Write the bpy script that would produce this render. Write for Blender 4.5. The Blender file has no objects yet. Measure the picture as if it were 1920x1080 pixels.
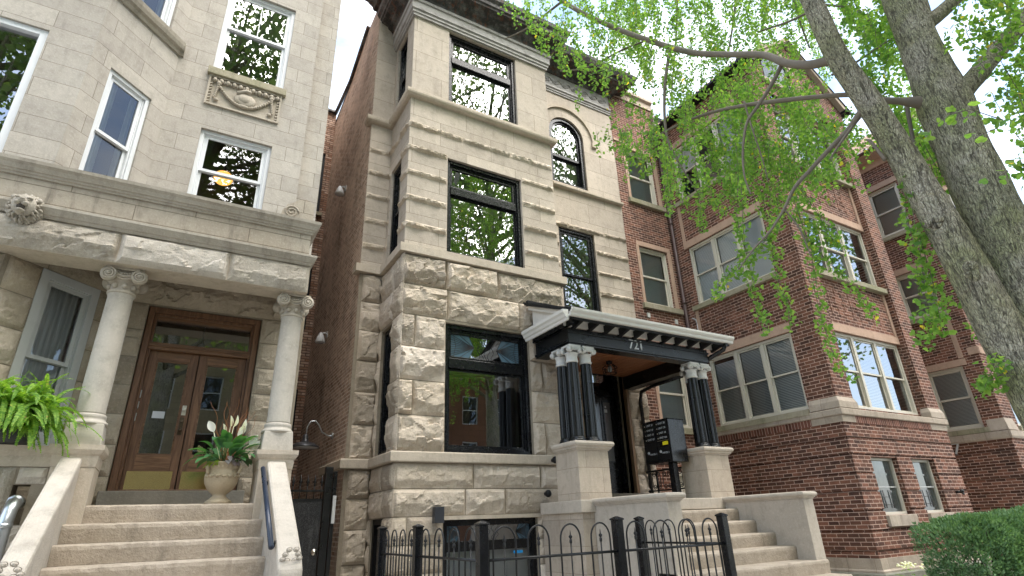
import bpy, math, random
from mathutils import Vector, Matrix, noise
SC = bpy.context.scene
COL = SC.collection
V = Vector
PI = math.pi
R = math.radians
GZ = -1.45            # ground level (the camera stands at z = 0)
WORLD = {}
rnd = random.Random(7)

# ------------------------------------------------------------------ mesh builder
class MB:
    def __init__(s):
        s.v = []; s.f = []; s.uv = []; s.sm = []
    def add(s, pts, faces, sm=False, uvs=None):
        b = len(s.v)
        s.v.extend([tuple(p) for p in pts])
        for k, f in enumerate(faces):
            s.f.append([b + i for i in f]); s.sm.append(sm)
            s.uv.append(uvs[k] if uvs else None)
    def quad(s, a, b, c, d, uv=None):
        s.add([a, b, c, d], [[0, 1, 2, 3]], False, [uv] if uv else None)
    def hexa(s, p):
        s.add(p, [[0, 3, 2, 1], [4, 5, 6, 7], [0, 1, 5, 4], [1, 2, 6, 5], [2, 3, 7, 6], [3, 0, 4, 7]])
    def box(s, x0, x1, y0, y1, z0, z1):
        s.hexa([(x0, y0, z0), (x1, y0, z0), (x1, y1, z0), (x0, y1, z0), (x0, y0, z1), (x1, y0, z1), (x1, y1, z1), (x0, y1, z1)])
    def bar(s, p, q, w, h, up=(0, 0, 1)):
        p = V(p); q = V(q); t = (q - p).normalized(); up = V(up)
        sd = t.cross(up)
        if sd.length < 1e-4: sd = t.cross(V((1, 0, 0)))
        sd.normalize(); u2 = sd.cross(t)
        a = sd * w / 2; b = u2 * h / 2
        s.hexa([p - a - b, p + a - b, p + a + b, p - a + b, q - a - b, q + a - b, q + a + b, q - a + b])
    def tube(s, pts, rad, n=8, cap=True):
        pts = [V(p) for p in pts]; m = len(pts)
        if not hasattr(rad, '__len__'): rad = [rad] * m
        out = []; nrm = None
        for i in range(m):
            t = (pts[min(i + 1, m - 1)] - pts[max(i - 1, 0)]).normalized()
            if nrm is None:
                nrm = t.cross(V((0, 0, 1)))
                if nrm.length < 1e-3: nrm = t.cross(V((1, 0, 0)))
            nrm = (nrm - t * nrm.dot(t)).normalized(); bn = t.cross(nrm)
            for k in range(n):
                a = 2 * PI * k / n
                out.append(pts[i] + (nrm * math.cos(a) + bn * math.sin(a)) * rad[i])
        fs = []
        for i in range(m - 1):
            for k in range(n):
                fs.append([i * n + k, i * n + (k + 1) % n, (i + 1) * n + (k + 1) % n, (i + 1) * n + k])
        if cap:
            fs.append(list(range(n))[::-1]); fs.append([(m - 1) * n + k for k in range(n)])
        s.add(out, fs, True)
    def lathe(s, prof, c, n=24, flute=0.0, nf=20):
        cx, cy, cz = c; out = []
        for (r, z) in prof:
            for k in range(n):
                a = 2 * PI * k / n
                rr = r * (1 - flute * abs(math.sin(a * nf / 2)) ** 2 * -1) if False else r * (1 - flute * (0.5 + 0.5 * math.cos(a * nf)))
                out.append((cx + rr * math.cos(a), cy + rr * math.sin(a), cz + z))
        fs = []
        for i in range(len(prof) - 1):
            for k in range(n):
                fs.append([i * n + k, i * n + (k + 1) % n, (i + 1) * n + (k + 1) % n, (i + 1) * n + k])
        fs.append(list(range(n))[::-1]); fs.append([(len(prof) - 1) * n + k for k in range(n)])
        s.add(out, fs, flute == 0)
    def ball(s, c, rx, ry, rz, n=10, m=7, fn=None):
        out = []; fs = []
        for i in range(m + 1):
            th = PI * i / m
            for k in range(n):
                a = 2 * PI * k / n
                d = V((math.sin(th) * math.cos(a), math.sin(th) * math.sin(a), math.cos(th)))
                q = fn(d) if fn else 1.0
                out.append((c[0] + d.x * rx * q, c[1] + d.y * ry * q, c[2] + d.z * rz * q))
        for i in range(m):
            for k in range(n):
                fs.append([i * n + k, (i + 1) * n + k, (i + 1) * n + (k + 1) % n, i * n + (k + 1) % n])
        s.add(out, fs, True)
    def sweep(s, path, prof):
        """mould a profile [(out, z)] along a plan path; 'out' is to the right of travel"""
        n = len(path); P = [V((p[0], p[1])) for p in path]
        rows = []
        for i in range(n):
            d0 = (P[i] - P[i - 1]).normalized() if i > 0 else None
            d1 = (P[i + 1] - P[i]).normalized() if i < n - 1 else None
            if d0 is None: d0 = d1
            if d1 is None: d1 = d0
            n0 = V((d0.y, -d0.x)); n1 = V((d1.y, -d1.x))
            m = (n0 + n1); m = m / max(1e-6, m.dot(n0))
            rows.append([(P[i].x + m.x * o, P[i].y + m.y * o, z) for (o, z) in prof])
        k = len(prof); fs = []; pts = [p for r in rows for p in r]
        for i in range(n - 1):
            for j in range(k):
                j2 = (j + 1) % k
                fs.append([i * k + j, (i + 1) * k + j, (i + 1) * k + j2, i * k + j2])
        fs.append(list(range(k))); fs.append([(n - 1) * k + j for j in range(k)][::-1])
        s.add(pts, fs)
    def build(s, name, mat, parent=None, at=None, bevel=0.0, fixn=False):
        off = WORLD[parent.name] if parent is not None else (V(at) if at else V((0, 0, 0)))
        me = bpy.data.meshes.new(name)
        me.from_pydata([(p[0] - off.x, p[1] - off.y, p[2] - off.z) for p in s.v], [], s.f)
        me.update()
        if fixn:
            import bmesh
            bm = bmesh.new(); bm.from_mesh(me); bmesh.ops.recalc_face_normals(bm, faces=bm.faces); bm.to_mesh(me); bm.free()
        lay = me.uv_layers.new(name='UVMap')
        co = me.vertices; dat = [0.0] * (2 * len(me.loops))
        for p in me.polygons:
            uv = s.uv[p.index] if p.index < len(s.uv) else None
            nn = p.normal
            if uv is None:
                if abs(nn.z) > 0.75:
                    for li in p.loop_indices:
                        c = co[me.loops[li].vertex_index].co; dat[2 * li] = c.x; dat[2 * li + 1] = c.y
                else:
                    t = V((-nn.y, nn.x, 0)).normalized()
                    for li in p.loop_indices:
                        c = co[me.loops[li].vertex_index].co; dat[2 * li] = c.x * t.x + c.y * t.y; dat[2 * li + 1] = c.z
            else:
                for j, li in enumerate(p.loop_indices):
                    dat[2 * li], dat[2 * li + 1] = uv[j]
        lay.data.foreach_set('uv', dat)
        me.polygons.foreach_set('use_smooth', s.sm)
        me.materials.append(mat)
        o = bpy.data.objects.new(name, me); COL.objects.link(o)
        if parent is not None: o.parent = parent
        else: o.location = off
        WORLD[o.name] = off
        if bevel:
            b = o.modifiers.new('bevel', 'BEVEL'); b.width = bevel; b.segments = 2; b.limit_method = 'ANGLE'; b.angle_limit = R(40)
        return o

class Basis:                      # a wall: a along it, b up, c out of it
    def __init__(s, o, u, n):
        s.o = V(o); s.u = V(u).normalized(); s.n = V(n).normalized()
    def p(s, a, b, c=0.0): return s.o + s.u * a + V((0, 0, b)) + s.n * c
    def box(s, mb, a0, a1, b0, b1, c0, c1):
        q = [s.p(a0, b0, c1), s.p(a1, b0, c1), s.p(a1, b0, c0), s.p(a0, b0, c0), s.p(a0, b1, c1), s.p(a1, b1, c1), s.p(a1, b1, c0), s.p(a0, b1, c0)]
        if s.u.cross(V((0, 0, 1))).dot(s.n) < 0: q = [q[1], q[0], q[3], q[2], q[5], q[4], q[7], q[6]]
        mb.hexa(q)
    def ring(s, mb, a0, a1, b0, b1, w, c0, c1, wb=None):
        wb = w if wb is None else wb
        s.box(mb, a0, a0 + w, b0, b1, c0, c1); s.box(mb, a1 - w, a1, b0, b1, c0, c1)
        s.box(mb, a0 + w, a1 - w, b0, b0 + wb, c0, c1); s.box(mb, a0 + w, a1 - w, b1 - w, b1, c0, c1)
    def rect(s, mb, a0, a1, b0, b1, c=0.0):
        q = [s.p(a0, b0, c), s.p(a1, b0, c), s.p(a1, b1, c), s.p(a0, b1, c)]
        if s.u.cross(V((0, 0, 1))).dot(s.n) < 0: q = [q[1], q[0], q[3], q[2]]
        mb.quad(*q)
    def wall(s, mb, a0, a1, b0, b1, op=(), rev=0.2, c=0.0):
        A = sorted(set([a0, a1] + [min(max(x, a0), a1) for o in op for x in o[:2]]))
        Bz = sorted(set([b0, b1] + [min(max(x, b0), b1) for o in op for x in o[2:]]))
        for i in range(len(A) - 1):
            for j in range(len(Bz) - 1):
                ma = (A[i] + A[i + 1]) / 2; mbz = (Bz[j] + Bz[j + 1]) / 2
                if any(o[0] < ma < o[1] and o[2] < mbz < o[3] for o in op): continue
                s.rect(mb, A[i], A[i + 1], Bz[j], Bz[j + 1], c)
        for o in op:
            x0, x1 = max(o[0], a0), min(o[1], a1); z0, z1 = max(o[2], b0), min(o[3], b1)
            if x0 >= x1 or z0 >= z1: continue
            f = s.p
            mb.quad(f(x0, z0, c), f(x0, z0, c - rev), f(x0, z1, c - rev), f(x0, z1, c))
            mb.quad(f(x1, z0, c - rev), f(x1, z0, c), f(x1, z1, c), f(x1, z1, c - rev))
            if o[3] <= b1: mb.quad(f(x0, z1, c), f(x1, z1, c), f(x1, z1, c - rev), f(x0, z1, c - rev))
            if o[2] >= b0: mb.quad(f(x0, z0, c - rev), f(x1, z0, c - rev), f(x1, z0, c), f(x0, z0, c))

def fbm(x, y, z, oct=3):
    return noise.fractal((x, y, z), 1.0, 2.0, oct)

def rock(mb, B, a0, a1, b0, b1, depth, seed, cell=0.03, j=0.007, c=0.0, tall=True, rough=1.0):
    """one rock-faced stone: pitched edges, a bulging upper face and a scalloped lower face"""
    w = a1 - a0 - 2 * j; h = b1 - b0 - 2 * j
    if w < 0.03 or h < 0.02: return
    nx = max(3, int(w / cell)); nz = max(3, int(h / cell))
    rg = random.Random(seed)
    ph = rg.uniform(0, 50); vb0 = rg.uniform(0.26, 0.5); D = depth * rg.uniform(0.75, 1.15)
    tl = rg.uniform(-0.25, 0.25); style = rg.random(); sc = rg.uniform(2.2, 4.2); fs_ = rg.uniform(3.2, 5.5) if tall else 9.0
    pts = []; fs = []
    for k in range(nz + 1):
        v = k / nz
        for i in range(nx + 1):
            u = i / nx
            x = u * w; z = v * h
            e = min(x, w - x, z, h - z)
            es = min(1.0, e / 0.045); es = es * es * (3 - 2 * es)
            n1 = fbm(x * sc + ph, z * sc, ph, 3)
            n2 = fbm(x * 11 + ph, z * 14, ph + 9, 3)
            sca = abs(noise.noise((x * 6.5 + ph, ph, 3.0 + z * 1.5)))
            if tall:
                vb = vb0 + 0.16 * noise.noise((x * 3.1 + ph, 1.3, ph)) + 0.13 * sca
                if style < 0.75:
                    d = (1 - 0.5 * (v - vb) / (1 - vb)) if v > vb else (0.22 + 0.78 * (max(0.0, v / vb)) ** 1.4)
                else:
                    d = 0.65 + 0.35 * math.sin(PI * v)
                d += tl * (u - 0.5)
            else:
                d = 0.72 + 0.3 * (v - 0.3) + 0.45 * n1 + 0.2 * n2
            # conchoidal facets: every cell is a tilted chip
            fx, fz_ = x * fs_ + n1 * 0.5 + ph, z * fs_ * 1.25 + n1 * 0.35
            vd, vp = noise.voronoi((fx, fz_, ph))
            c0 = vp[0]; t1 = noise.cell((c0.x * 7.1, c0.y * 3.7, ph)) ; t2 = noise.cell((c0.x * 5.3 + 9, c0.y * 8.9, ph))
            d = d + rough * (0.20 * n1 + 0.09 * n2 + 0.42 * (fx - c0.x) * t1 + 0.36 * (fz_ - c0.y) * (0.4 + t2) + 0.13 * t1)
            dd = D * max(0.05, d) * es + 0.004
            jx = 0.003 * noise.noise((z * 20, ph, u)) ; 
            pts.append(B.p(a0 + j + x + jx * (1 - es), b0 + j + z, c + dd))
    for k in range(nz):
        for i in range(nx):
            q = k * (nx + 1) + i
            fs.append([q, q + 1, q + nx + 2, q + nx + 1])
    # side skirts so that the stone is solid
    b = len(pts)
    rim = [i for i in range(nx + 1)] + [k * (nx + 1) + nx for k in range(1, nz + 1)] + [nz * (nx + 1) + i for i in range(nx - 1, -1, -1)] + [k * (nx + 1) for k in range(nz - 1, 0, -1)]
    for q in rim:
        p = pts[q]; pts.append(p - B.n * ((p - B.o).dot(B.n) - c + 0.01))
    m = len(rim)
    for i in range(m):
        fs.append([rim[(i + 1) % m], rim[i], b + i, b + (i + 1) % m])
    if B.u.cross(V((0, 0, 1))).dot(B.n) < 0: fs = [f[::-1] for f in fs]
    mb.add(pts, fs, False)

def rock_wall(mb, B, a0, a1, courses, op=(), depth=0.08, seed=1, lo=0.55, hi=1.25, cell=0.03, c=0.0, j=0.007, rough=1.0):
    rg = random.Random(seed)
    for ci, (z0, z1) in enumerate(courses):
        segs = [(a0, a1)]
        for o in op:
            if o[2] < z1 - 0.06 and o[3] > z0 + 0.06:
                ns = []
                for (p, q) in segs:
                    if o[1] <= p or o[0] >= q: ns.append((p, q)); continue
                    if o[0] > p: ns.append((p, o[0]))
                    if o[1] < q: ns.append((o[1], q))
                segs = ns
        for (p, q) in segs:
            x = p
            L = q - p
            if L < 0.9:
                cut = [p, q] if ((ci + int(p * 10)) % 2 == 0 or L < 0.5) else [p, p + L * rg.choice([0.3, 0.33, 0.68]), q]
            else:
                cut = [p]
                while q - x > hi * 1.2:
                    x += rg.uniform(lo, hi); cut.append(x)
                cut.append(q)
            for k in range(len(cut) - 1):
                rock(mb, B, cut[k], cut[k + 1], z0, z1, depth, rg.randint(0, 10 ** 6), cell, j, c, True, rough)

def block(B, name, mat, parent, a0, a1, b0, b1, c0, c1, bevel=0.004):
    m_ = MB(); B.box(m_, a0, a1, b0, b1, c0, c1); return m_.build(name, mat, parent, bevel=bevel)
def course_part(name, mat, parent, path, prof, bevel=0.0):
    m_ = MB(); m_.sweep(path, prof); return m_.build(name, mat, parent, bevel=bevel)

def courses(z0, z1, h):
    n = max(1, round((z1 - z0) / h)); d = (z1 - z0) / n
    return [(z0 + i * d, z0 + (i + 1) * d) for i in range(n)]

# ------------------------------------------------------------------ things and parts
def thing(name, label, cat, loc, group=None):
    o = bpy.data.objects.new(name, None); COL.objects.link(o)
    o.location = loc; o.empty_display_size = 0.3
    o['label'] = label; o['category'] = cat
    if group: o['group'] = group
    WORLD[o.name] = V(loc)
    return o
def tag(o, label, cat, group=None):
    o['label'] = label; o['category'] = cat
    if group: o['group'] = group
    return o
def structure(o):
    o['kind'] = 'structure'; return o
def text_mesh(body, size, name, mat, parent, M, extrude=0.003):
    cu = bpy.data.curves.new(name, 'FONT'); cu.body = body; cu.size = size; cu.extrude = extrude
    cu.align_x = 'CENTER'; cu.align_y = 'CENTER'
    t = bpy.data.objects.new(name, cu); COL.objects.link(t)
    dg = bpy.context.evaluated_depsgraph_get(); dg.update()
    me = bpy.data.meshes.new_from_object(t.evaluated_get(dg)); bpy.data.objects.remove(t)
    off = WORLD[parent.name]
    me.transform(Matrix.Translation(-off) @ M); me.materials.clear(); me.materials.append(mat)
    me.name = name
    o = bpy.data.objects.new(name, me); COL.objects.link(o); o.parent = parent
    WORLD[o.name] = off
    return o
def frame_matrix(origin, right, up):
    r = V(right).normalized(); u = V(up).normalized(); n = r.cross(u)
    return Matrix(((r.x, u.x, n.x, origin[0]), (r.y, u.y, n.y, origin[1]), (r.z, u.z, n.z, origin[2]), (0, 0, 0, 1)))

# ------------------------------------------------------------------ materials
class M:
    def __init__(s, name):
        s.m = bpy.data.materials.new(name); s.m.use_nodes = True
        s.t = s.m.node_tree; s.t.nodes.clear()
        s.out = s.t.nodes.new('ShaderNodeOutputMaterial')
    def n(s, typ, **k):
        x = s.t.nodes.new(typ)
        for a, b in k.items():
            if hasattr(x, a): setattr(x, a, b)
        return x
    def set(s, node, **k):
        for a, b in k.items():
            i = node.inputs[a.replace('_', ' ')]
            if hasattr(b, 'is_linked'): s.t.links.new(b, i)
            else: i.default_value = b
        return node
    def link(s, a, b): s.t.links.new(a, b)
    def coord(s, which='Object', scale=None):
        c = s.n('ShaderNodeTexCoord').outputs[which]
        if scale:
            mp = s.n('ShaderNodeMapping'); s.link(c, mp.inputs['Vector']); mp.inputs['Scale'].default_value = scale
            c = mp.outputs['Vector']
        return c
    def noise(s, vec, scale, detail=4, rough=0.55, dist=0.0):
        x = s.n('ShaderNodeTexNoise'); s.link(vec, x.inputs['Vector'])
        x.inputs['Scale'].default_value = scale; x.inputs['Detail'].default_value = detail
        x.inputs['Roughness'].default_value = rough; x.inputs['Distortion'].default_value = dist
        return x.outputs['Fac']
    def ramp(s, fac, stops):
        x = s.n('ShaderNodeValToRGB'); s.link(fac, x.inputs['Fac'])
        e = x.color_ramp.elements
        while len(e) < len(stops): e.new(0.5)
        for k, (p, c) in enumerate(stops):
            e[k].position = p; e[k].color = (c[0], c[1], c[2], 1) if hasattr(c, '__len__') else (c, c, c, 1)
        return x.outputs['Color']
    def mix(s, a, b, fac, typ='MIX'):
        x = s.n('ShaderNodeMix'); x.data_type = 'RGBA'; x.blend_type = typ
        for v, i in ((fac, x.inputs[0]), (a, x.inputs[6]), (b, x.inputs[7])):
            if hasattr(v, 'is_linked'): s.link(v, i)
            elif hasattr(v, '__len__'): i.default_value = (v[0], v[1], v[2], 1)
            else: i.default_value = v
        return x.outputs[2]
    def bump(s, h, strength, dist=0.01, prev=None):
        x = s.n('ShaderNodeBump'); s.link(h, x.inputs['Height'])
        x.inputs['Strength'].default_value = strength; x.inputs['Distance'].default_value = dist
        if prev: s.link(prev, x.inputs['Normal'])
        return x.outputs['Normal']
    def bsdf(s, col, rough=0.8, normal=None, metal=0.0, spec=0.3):
        x = s.n('ShaderNodeBsdfPrincipled')
        for v, k in ((col, 'Base Color'), (rough, 'Roughness')):
            if hasattr(v, 'is_linked'): s.link(v, x.inputs[k])
            elif hasattr(v, '__len__'): x.inputs[k].default_value = (v[0], v[1], v[2], 1)
            else: x.inputs[k].default_value = v
        x.inputs['Metallic'].default_value = metal; x.inputs['Specular IOR Level'].default_value = spec
        if normal: s.link(normal, x.inputs['Normal'])
        s.link(x.outputs['BSDF'], s.out.inputs['Surface'])
        return s.m

def stone(name, c1, c2, joint=None, bump=0.35, fine=34, stain=0.35, stain_col=(0.12, 0.105, 0.085), rough=0.85, offset=0.5, island=False):
    m = M(name); oc = m.coord()
    big = m.noise(oc, 1.3, 5, 0.6); med = m.noise(oc, 7, 5, 0.65); fin = m.noise(oc, fine, 4, 0.7)
    col = m.mix(c1, c2, m.ramp(big, [(0.32, 0), (0.68, 1)]))
    if island:
        ri = m.n('ShaderNodeNewGeometry').outputs['Random Per Island']
        col = m.mix(col, m.ramp(ri, [(0, (0.72, 0.70, 0.67)), (0.4, (0.97, 0.95, 0.92)), (0.7, (1.05, 1.02, 0.97)), (1, (1.14, 1.14, 1.15))]), 1.0, 'MULTIPLY')
    dk = tuple(x * 0.62 for x in c2)
    col = m.mix(col, dk, m.ramp(med, [(0.5, 0), (0.78, 0.55)]))
    col = m.mix(col, tuple(min(1, x * 1.25) for x in c1), m.ramp(fin, [(0.52, 0), (0.75, 0.5)]))
    if stain:
        st = m.noise(m.coord('Object', (2.6, 2.6, 0.45)), 2.2, 6, 0.68)
        col = m.mix(col, stain_col, m.ramp(st, [(0.52, 0), (0.76, stain)]))
        st2 = m.noise(oc, 18, 5, 0.75, 1.5)
        col = m.mix(col, stain_col, m.ramp(st2, [(0.64, 0), (0.76, stain * 0.6)]))
    nrm = m.bump(fin, bump, 0.012)
    nrm = m.bump(med, bump * 0.7, 0.03, nrm)
    if joint:
        bw, bh, mo = joint
        bt = m.n('ShaderNodeTexBrick'); bt.offset = offset; bt.squash = 1.0
        m.link(m.coord('UV'), bt.inputs['Vector'])
        m.set(bt, Scale=1.0, Mortar_Size=mo, Mortar_Smooth=0.3, Bias=0.0, Brick_Width=bw, Row_Height=bh)
        bt.inputs['Color1'].default_value = (0.82, 0.80, 0.78, 1); bt.inputs['Color2'].default_value = (1.05, 1.03, 1.0, 1)
        bt.inputs['Mortar'].default_value = (0.42, 0.38, 0.33, 1)
        col = m.mix(col, bt.outputs['Color'], 0.8, 'MULTIPLY')
        inv = m.n('ShaderNodeMath', operation='SUBTRACT'); inv.inputs[0].default_value = 1.0; m.link(bt.outputs['Fac'], inv.inputs[1])
        nrm = m.bump(inv.outputs[0], 0.6, 0.012, nrm)
    return m.bsdf(col, rough, nrm, spec=0.2)

def brick(name, ca, cb, mortar, bw=0.21, bh=0.0715, mo=0.0065, dirt=0.3, bump=0.7, mcol_noise=True, patch=None):
    m = M(name); uv = m.coord('UV'); oc = m.coord()
    bt = m.n('ShaderNodeTexBrick'); bt.offset = 0.5
    # slight wobble keeps the joints from being ruler-straight
    wob = m.n('ShaderNodeTexNoise'); m.link(uv, wob.inputs['Vector']); wob.inputs['Scale'].default_value = 9
    vm = m.n('ShaderNodeVectorMath', operation='MULTIPLY_ADD'); m.link(wob.outputs['Color'], vm.inputs[0]); vm.inputs[1].default_value = (0.006, 0.006, 0); m.link(uv, vm.inputs[2])
    m.link(vm.outputs[0], bt.inputs['Vector'])
    m.set(bt, Scale=1.0, Mortar_Size=mo, Mortar_Smooth=0.25, Bias=-0.1, Brick_Width=bw, Row_Height=bh)
    bt.inputs['Color1'].default_value = (*ca, 1); bt.inputs['Color2'].default_value = (*cb, 1); bt.inputs['Mortar'].default_value = (*mortar, 1)
    n1 = m.noise(oc, 5, 4, 0.7); n2 = m.noise(oc, 45, 4, 0.7); n3 = m.noise(m.coord('Object', (1.5, 1.5, 0.5)), 1.2, 5, 0.65)
    col = m.mix(bt.outputs['Color'], (0.02, 0.015, 0.013), m.ramp(n1, [(0.45, 0), (0.8, dirt)]))
    col = m.mix(col, tuple(min(1, x * 1.6 + 0.02) for x in cb), m.ramp(n2, [(0.58, 0), (0.8, 0.35)]))
    col = m.mix(col, (0.03, 0.025, 0.022), m.ramp(n3, [(0.52, 0), (0.8, dirt)]))
    if patch:
        col = m.mix(col, patch, m.ramp(m.noise(oc, 1.1, 5, 0.7), [(0.45, 0), (0.62, 0.55)]))
    inv = m.n('ShaderNodeMath', operation='SUBTRACT'); inv.inputs[0].default_value = 1.0; m.link(bt.outputs['Fac'], inv.inputs[1])
    nrm = m.bump(n2, 0.25, 0.006); nrm = m.bump(inv.outputs[0], bump, 0.012, nrm)
    return m.bsdf(col, 0.85, nrm, spec=0.2)

def paint(name, c, rough=0.45, wear=0.15, spec=0.4, metal=0.0, wearcol=None, bump=0.1):
    m = M(name); oc = m.coord()
    n1 = m.noise(oc, 6, 5, 0.65); n2 = m.noise(oc, 60, 3, 0.6)
    col = m.mix(c, wearcol or tuple(x * 0.55 for x in c), m.ramp(n1, [(0.5, 0), (0.78, wear)]))
    r = m.ramp(n1, [(0.3, rough * 0.8), (0.7, min(1, rough * 1.3))])
    return m.bsdf(col, r, m.bump(n2, bump, 0.004), metal, spec)

def glass(name, tint=0.85, ior=1.75, rough=0.0, wav=0.004):
    m = M(name)
    fr = m.n('ShaderNodeFresnel'); fr.inputs['IOR'].default_value = ior
    tr = m.n('ShaderNodeBsdfTransparent'); tr.inputs['Color'].default_value = (tint * 0.97, tint, tint * 0.98, 1)
    gl = m.n('ShaderNodeBsdfGlossy'); gl.inputs['Roughness'].default_value = rough; gl.inputs['Color'].default_value = (0.95, 0.97, 1, 1)
    nb = m.bump(m.noise(m.coord(), 1.6, 2, 0.5), 0.12, wav)
    m.link(nb, gl.inputs['Normal'])
    ms = m.n('ShaderNodeMixShader'); m.link(fr.outputs[0], ms.inputs[0]); m.link(tr.outputs[0], ms.inputs[1]); m.link(gl.outputs[0], ms.inputs[2])
    m.link(ms.outputs[0], m.out.inputs['Surface'])
    return m.m

def leafmat(name, a, b, trans, yellow=None, gloss=0.25):
    m = M(name); g = m.n('ShaderNodeNewGeometry')
    ri = g.outputs['Random Per Island']
    stops = [(0.0, a), (0.9, b)] + ([(0.985, b), (1.0, yellow)] if yellow else [])
    col = m.ramp(ri, stops)
    d = m.n('ShaderNodeBsdfPrincipled'); m.link(col, d.inputs['Base Color']); d.inputs['Roughness'].default_value = 0.55; d.inputs['Specular IOR Level'].default_value = gloss
    t = m.n('ShaderNodeBsdfTranslucent'); tc = m.mix(col, (1.0, 1.0, 0.42), 1.0, 'MULTIPLY')
    br = m.mix(tc, (1.9, 1.9, 1.9), 1.0, 'MULTIPLY'); m.link(br, t.inputs['Color'])
    ms = m.n('ShaderNodeMixShader'); ms.inputs[0].default_value = trans
    m.link(d.outputs[0], ms.inputs[1]); m.link(t.outputs[0], ms.inputs[2]); m.link(ms.outputs[0], m.out.inputs['Surface'])
    return m.m

def woodmat(name, a, b, axis='Z', scale=1.0, rough=0.45):
    m = M(name)
    sc = {'Z': (14, 14, 1.1), 'X': (1.1, 14, 14), 'Y': (14, 1.1, 14)}[axis]
    oc = m.coord('Object', tuple(x * scale for x in sc))
    n1 = m.noise(oc, 1.6, 6, 0.65, 1.2); n2 = m.noise(oc, 7, 4, 0.7)
    col = m.mix(a, b, m.ramp(n1, [(0.36, 0), (0.64, 1)]))
    col = m.mix(col, tuple(x * 0.35 for x in a), m.ramp(n2, [(0.5, 0), (0.75, 0.7)]))
    return m.bsdf(col, rough, m.bump(n2, 0.25, 0.004), spec=0.4)

def blindmat(name, c, dark, pitch=0.025):
    m = M(name); uv = m.coord('UV')
    w = m.n('ShaderNodeTexWave'); w.bands_direction = 'Y'; m.link(uv, w.inputs['Vector']); w.inputs['Scale'].default_value = 0.314 / pitch
    w.inputs['Distortion'].default_value = 0.1
    col = m.mix(dark, c, m.ramp(w.outputs['Fac'], [(0.12, 0), (0.4, 1)]))
    return m.bsdf(col, 0.6, m.bump(w.outputs['Fac'], 0.5, 0.01))
# ------------------------------------------------------------------ material palette
LIME = stone('warm_limestone', (0.53, 0.47, 0.40), (0.46, 0.405, 0.34), joint=(1.15, 0.56, 0.005), stain=0.22)
LIMEP = stone('plain_limestone', (0.52, 0.45, 0.365), (0.45, 0.385, 0.305), stain=0.3)
ROCK = stone('rock_faced_limestone', (0.565, 0.495, 0.415), (0.45, 0.385, 0.31), bump=0.9, fine=42, stain=0.3, stain_col=(0.17, 0.14, 0.10), island=True)
MORT = stone('stone_mortar', (0.30, 0.26, 0.20), (0.24, 0.20, 0.15), stain=0.2)
GREYL = stone('grey_limestone', (0.48, 0.45, 0.405), (0.41, 0.38, 0.34), joint=(1.05, 0.29, 0.004), stain=0.3, bump=0.3)
GREYP = stone('grey_plain_limestone', (0.44, 0.40, 0.34), (0.36, 0.32, 0.26), stain=0.6, bump=0.35)
GREYR = stone('grey_rock_faced_limestone', (0.52, 0.48, 0.42), (0.42, 0.375, 0.315), bump=0.9, fine=40, stain=0.45, island=True)
TANR = stone('tan_rock_faced_limestone', (0.46, 0.40, 0.32), (0.37, 0.315, 0.245), bump=0.9, fine=40, stain=0.4, island=True)
PARA = stone('weathered_parapet_stone', (0.46, 0.415, 0.35), (0.38, 0.33, 0.265), joint=(1.3, 0.21, 0.006), stain=0.9)
COLM = stone('pale_column_stone', (0.50, 0.46, 0.40), (0.43, 0.39, 0.335), stain=0.25, bump=0.2)
CARVE = stone('carved_stone', (0.47, 0.42, 0.35), (0.40, 0.35, 0.28), stain=0.3, bump=0.3)
STEP = stone('tan_concrete_step', (0.43, 0.365, 0.295), (0.35, 0.295, 0.23), stain=0.6, bump=0.8, fine=26)
CHEEK = stone('rendered_concrete', (0.52, 0.47, 0.405), (0.46, 0.41, 0.345), stain=0.25, bump=0.5, fine=60)
STOOP = stone('smooth_stoop_stone', (0.52, 0.45, 0.37), (0.45, 0.38, 0.31), joint=(0.62, 0.37, 0.003), stain=0.25, bump=0.2)
STOOPP = stone('smooth_stoop_stone_plain', (0.50, 0.44, 0.37), (0.43, 0.375, 0.31), stain=0.25, bump=0.2)
SILL = stone('mossy_sill_stone', (0.40, 0.35, 0.27), (0.27, 0.26, 0.16), stain=0.6, stain_col=(0.09, 0.10, 0.05), bump=0.5)
PINKL = stone('salmon_sandstone', (0.52, 0.36, 0.27), (0.45, 0.31, 0.23), stain=0.15, bump=0.2)
PALEST = stone('pale_cast_stone', (0.50, 0.43, 0.36), (0.43, 0.36, 0.29), joint=(0.5, 1.0, 0.004), stain=0.4)
CONC = stone('grey_concrete', (0.30, 0.29, 0.24), (0.22, 0.22, 0.17), stain=0.5)
RED = brick('dark_red_face_brick', (0.088, 0.044, 0.032), (0.265, 0.118, 0.076), (0.60, 0.42, 0.34), dirt=0.5)
REDD = brick('red_face_brick', (0.11, 0.05, 0.034), (0.27, 0.125, 0.085), (0.5, 0.35, 0.28), dirt=0.4)
SOLD = brick('soldier_brick', (0.12, 0.05, 0.036), (0.28, 0.12, 0.085), (0.52, 0.36, 0.29), bw=0.0715, bh=0.30)
COMM = brick('common_brown_brick', (0.32, 0.215, 0.16), (0.62, 0.47, 0.37), (0.68, 0.59, 0.50), bw=0.205, bh=0.068, mo=0.011, dirt=0.6, bump=1.0, patch=(0.68, 0.54, 0.44))
COMP = brick('pale_common_brick', (0.30, 0.16, 0.10), (0.62, 0.47, 0.37), (0.16, 0.10, 0.075), bw=0.205, bh=0.068, mo=0.011, dirt=0.6, bump=1.0)
BLACK = paint('black_gloss_paint', (0.006, 0.0065, 0.008), 0.25, 0.25, 0.4, wearcol=(0.014, 0.014, 0.017))
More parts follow.
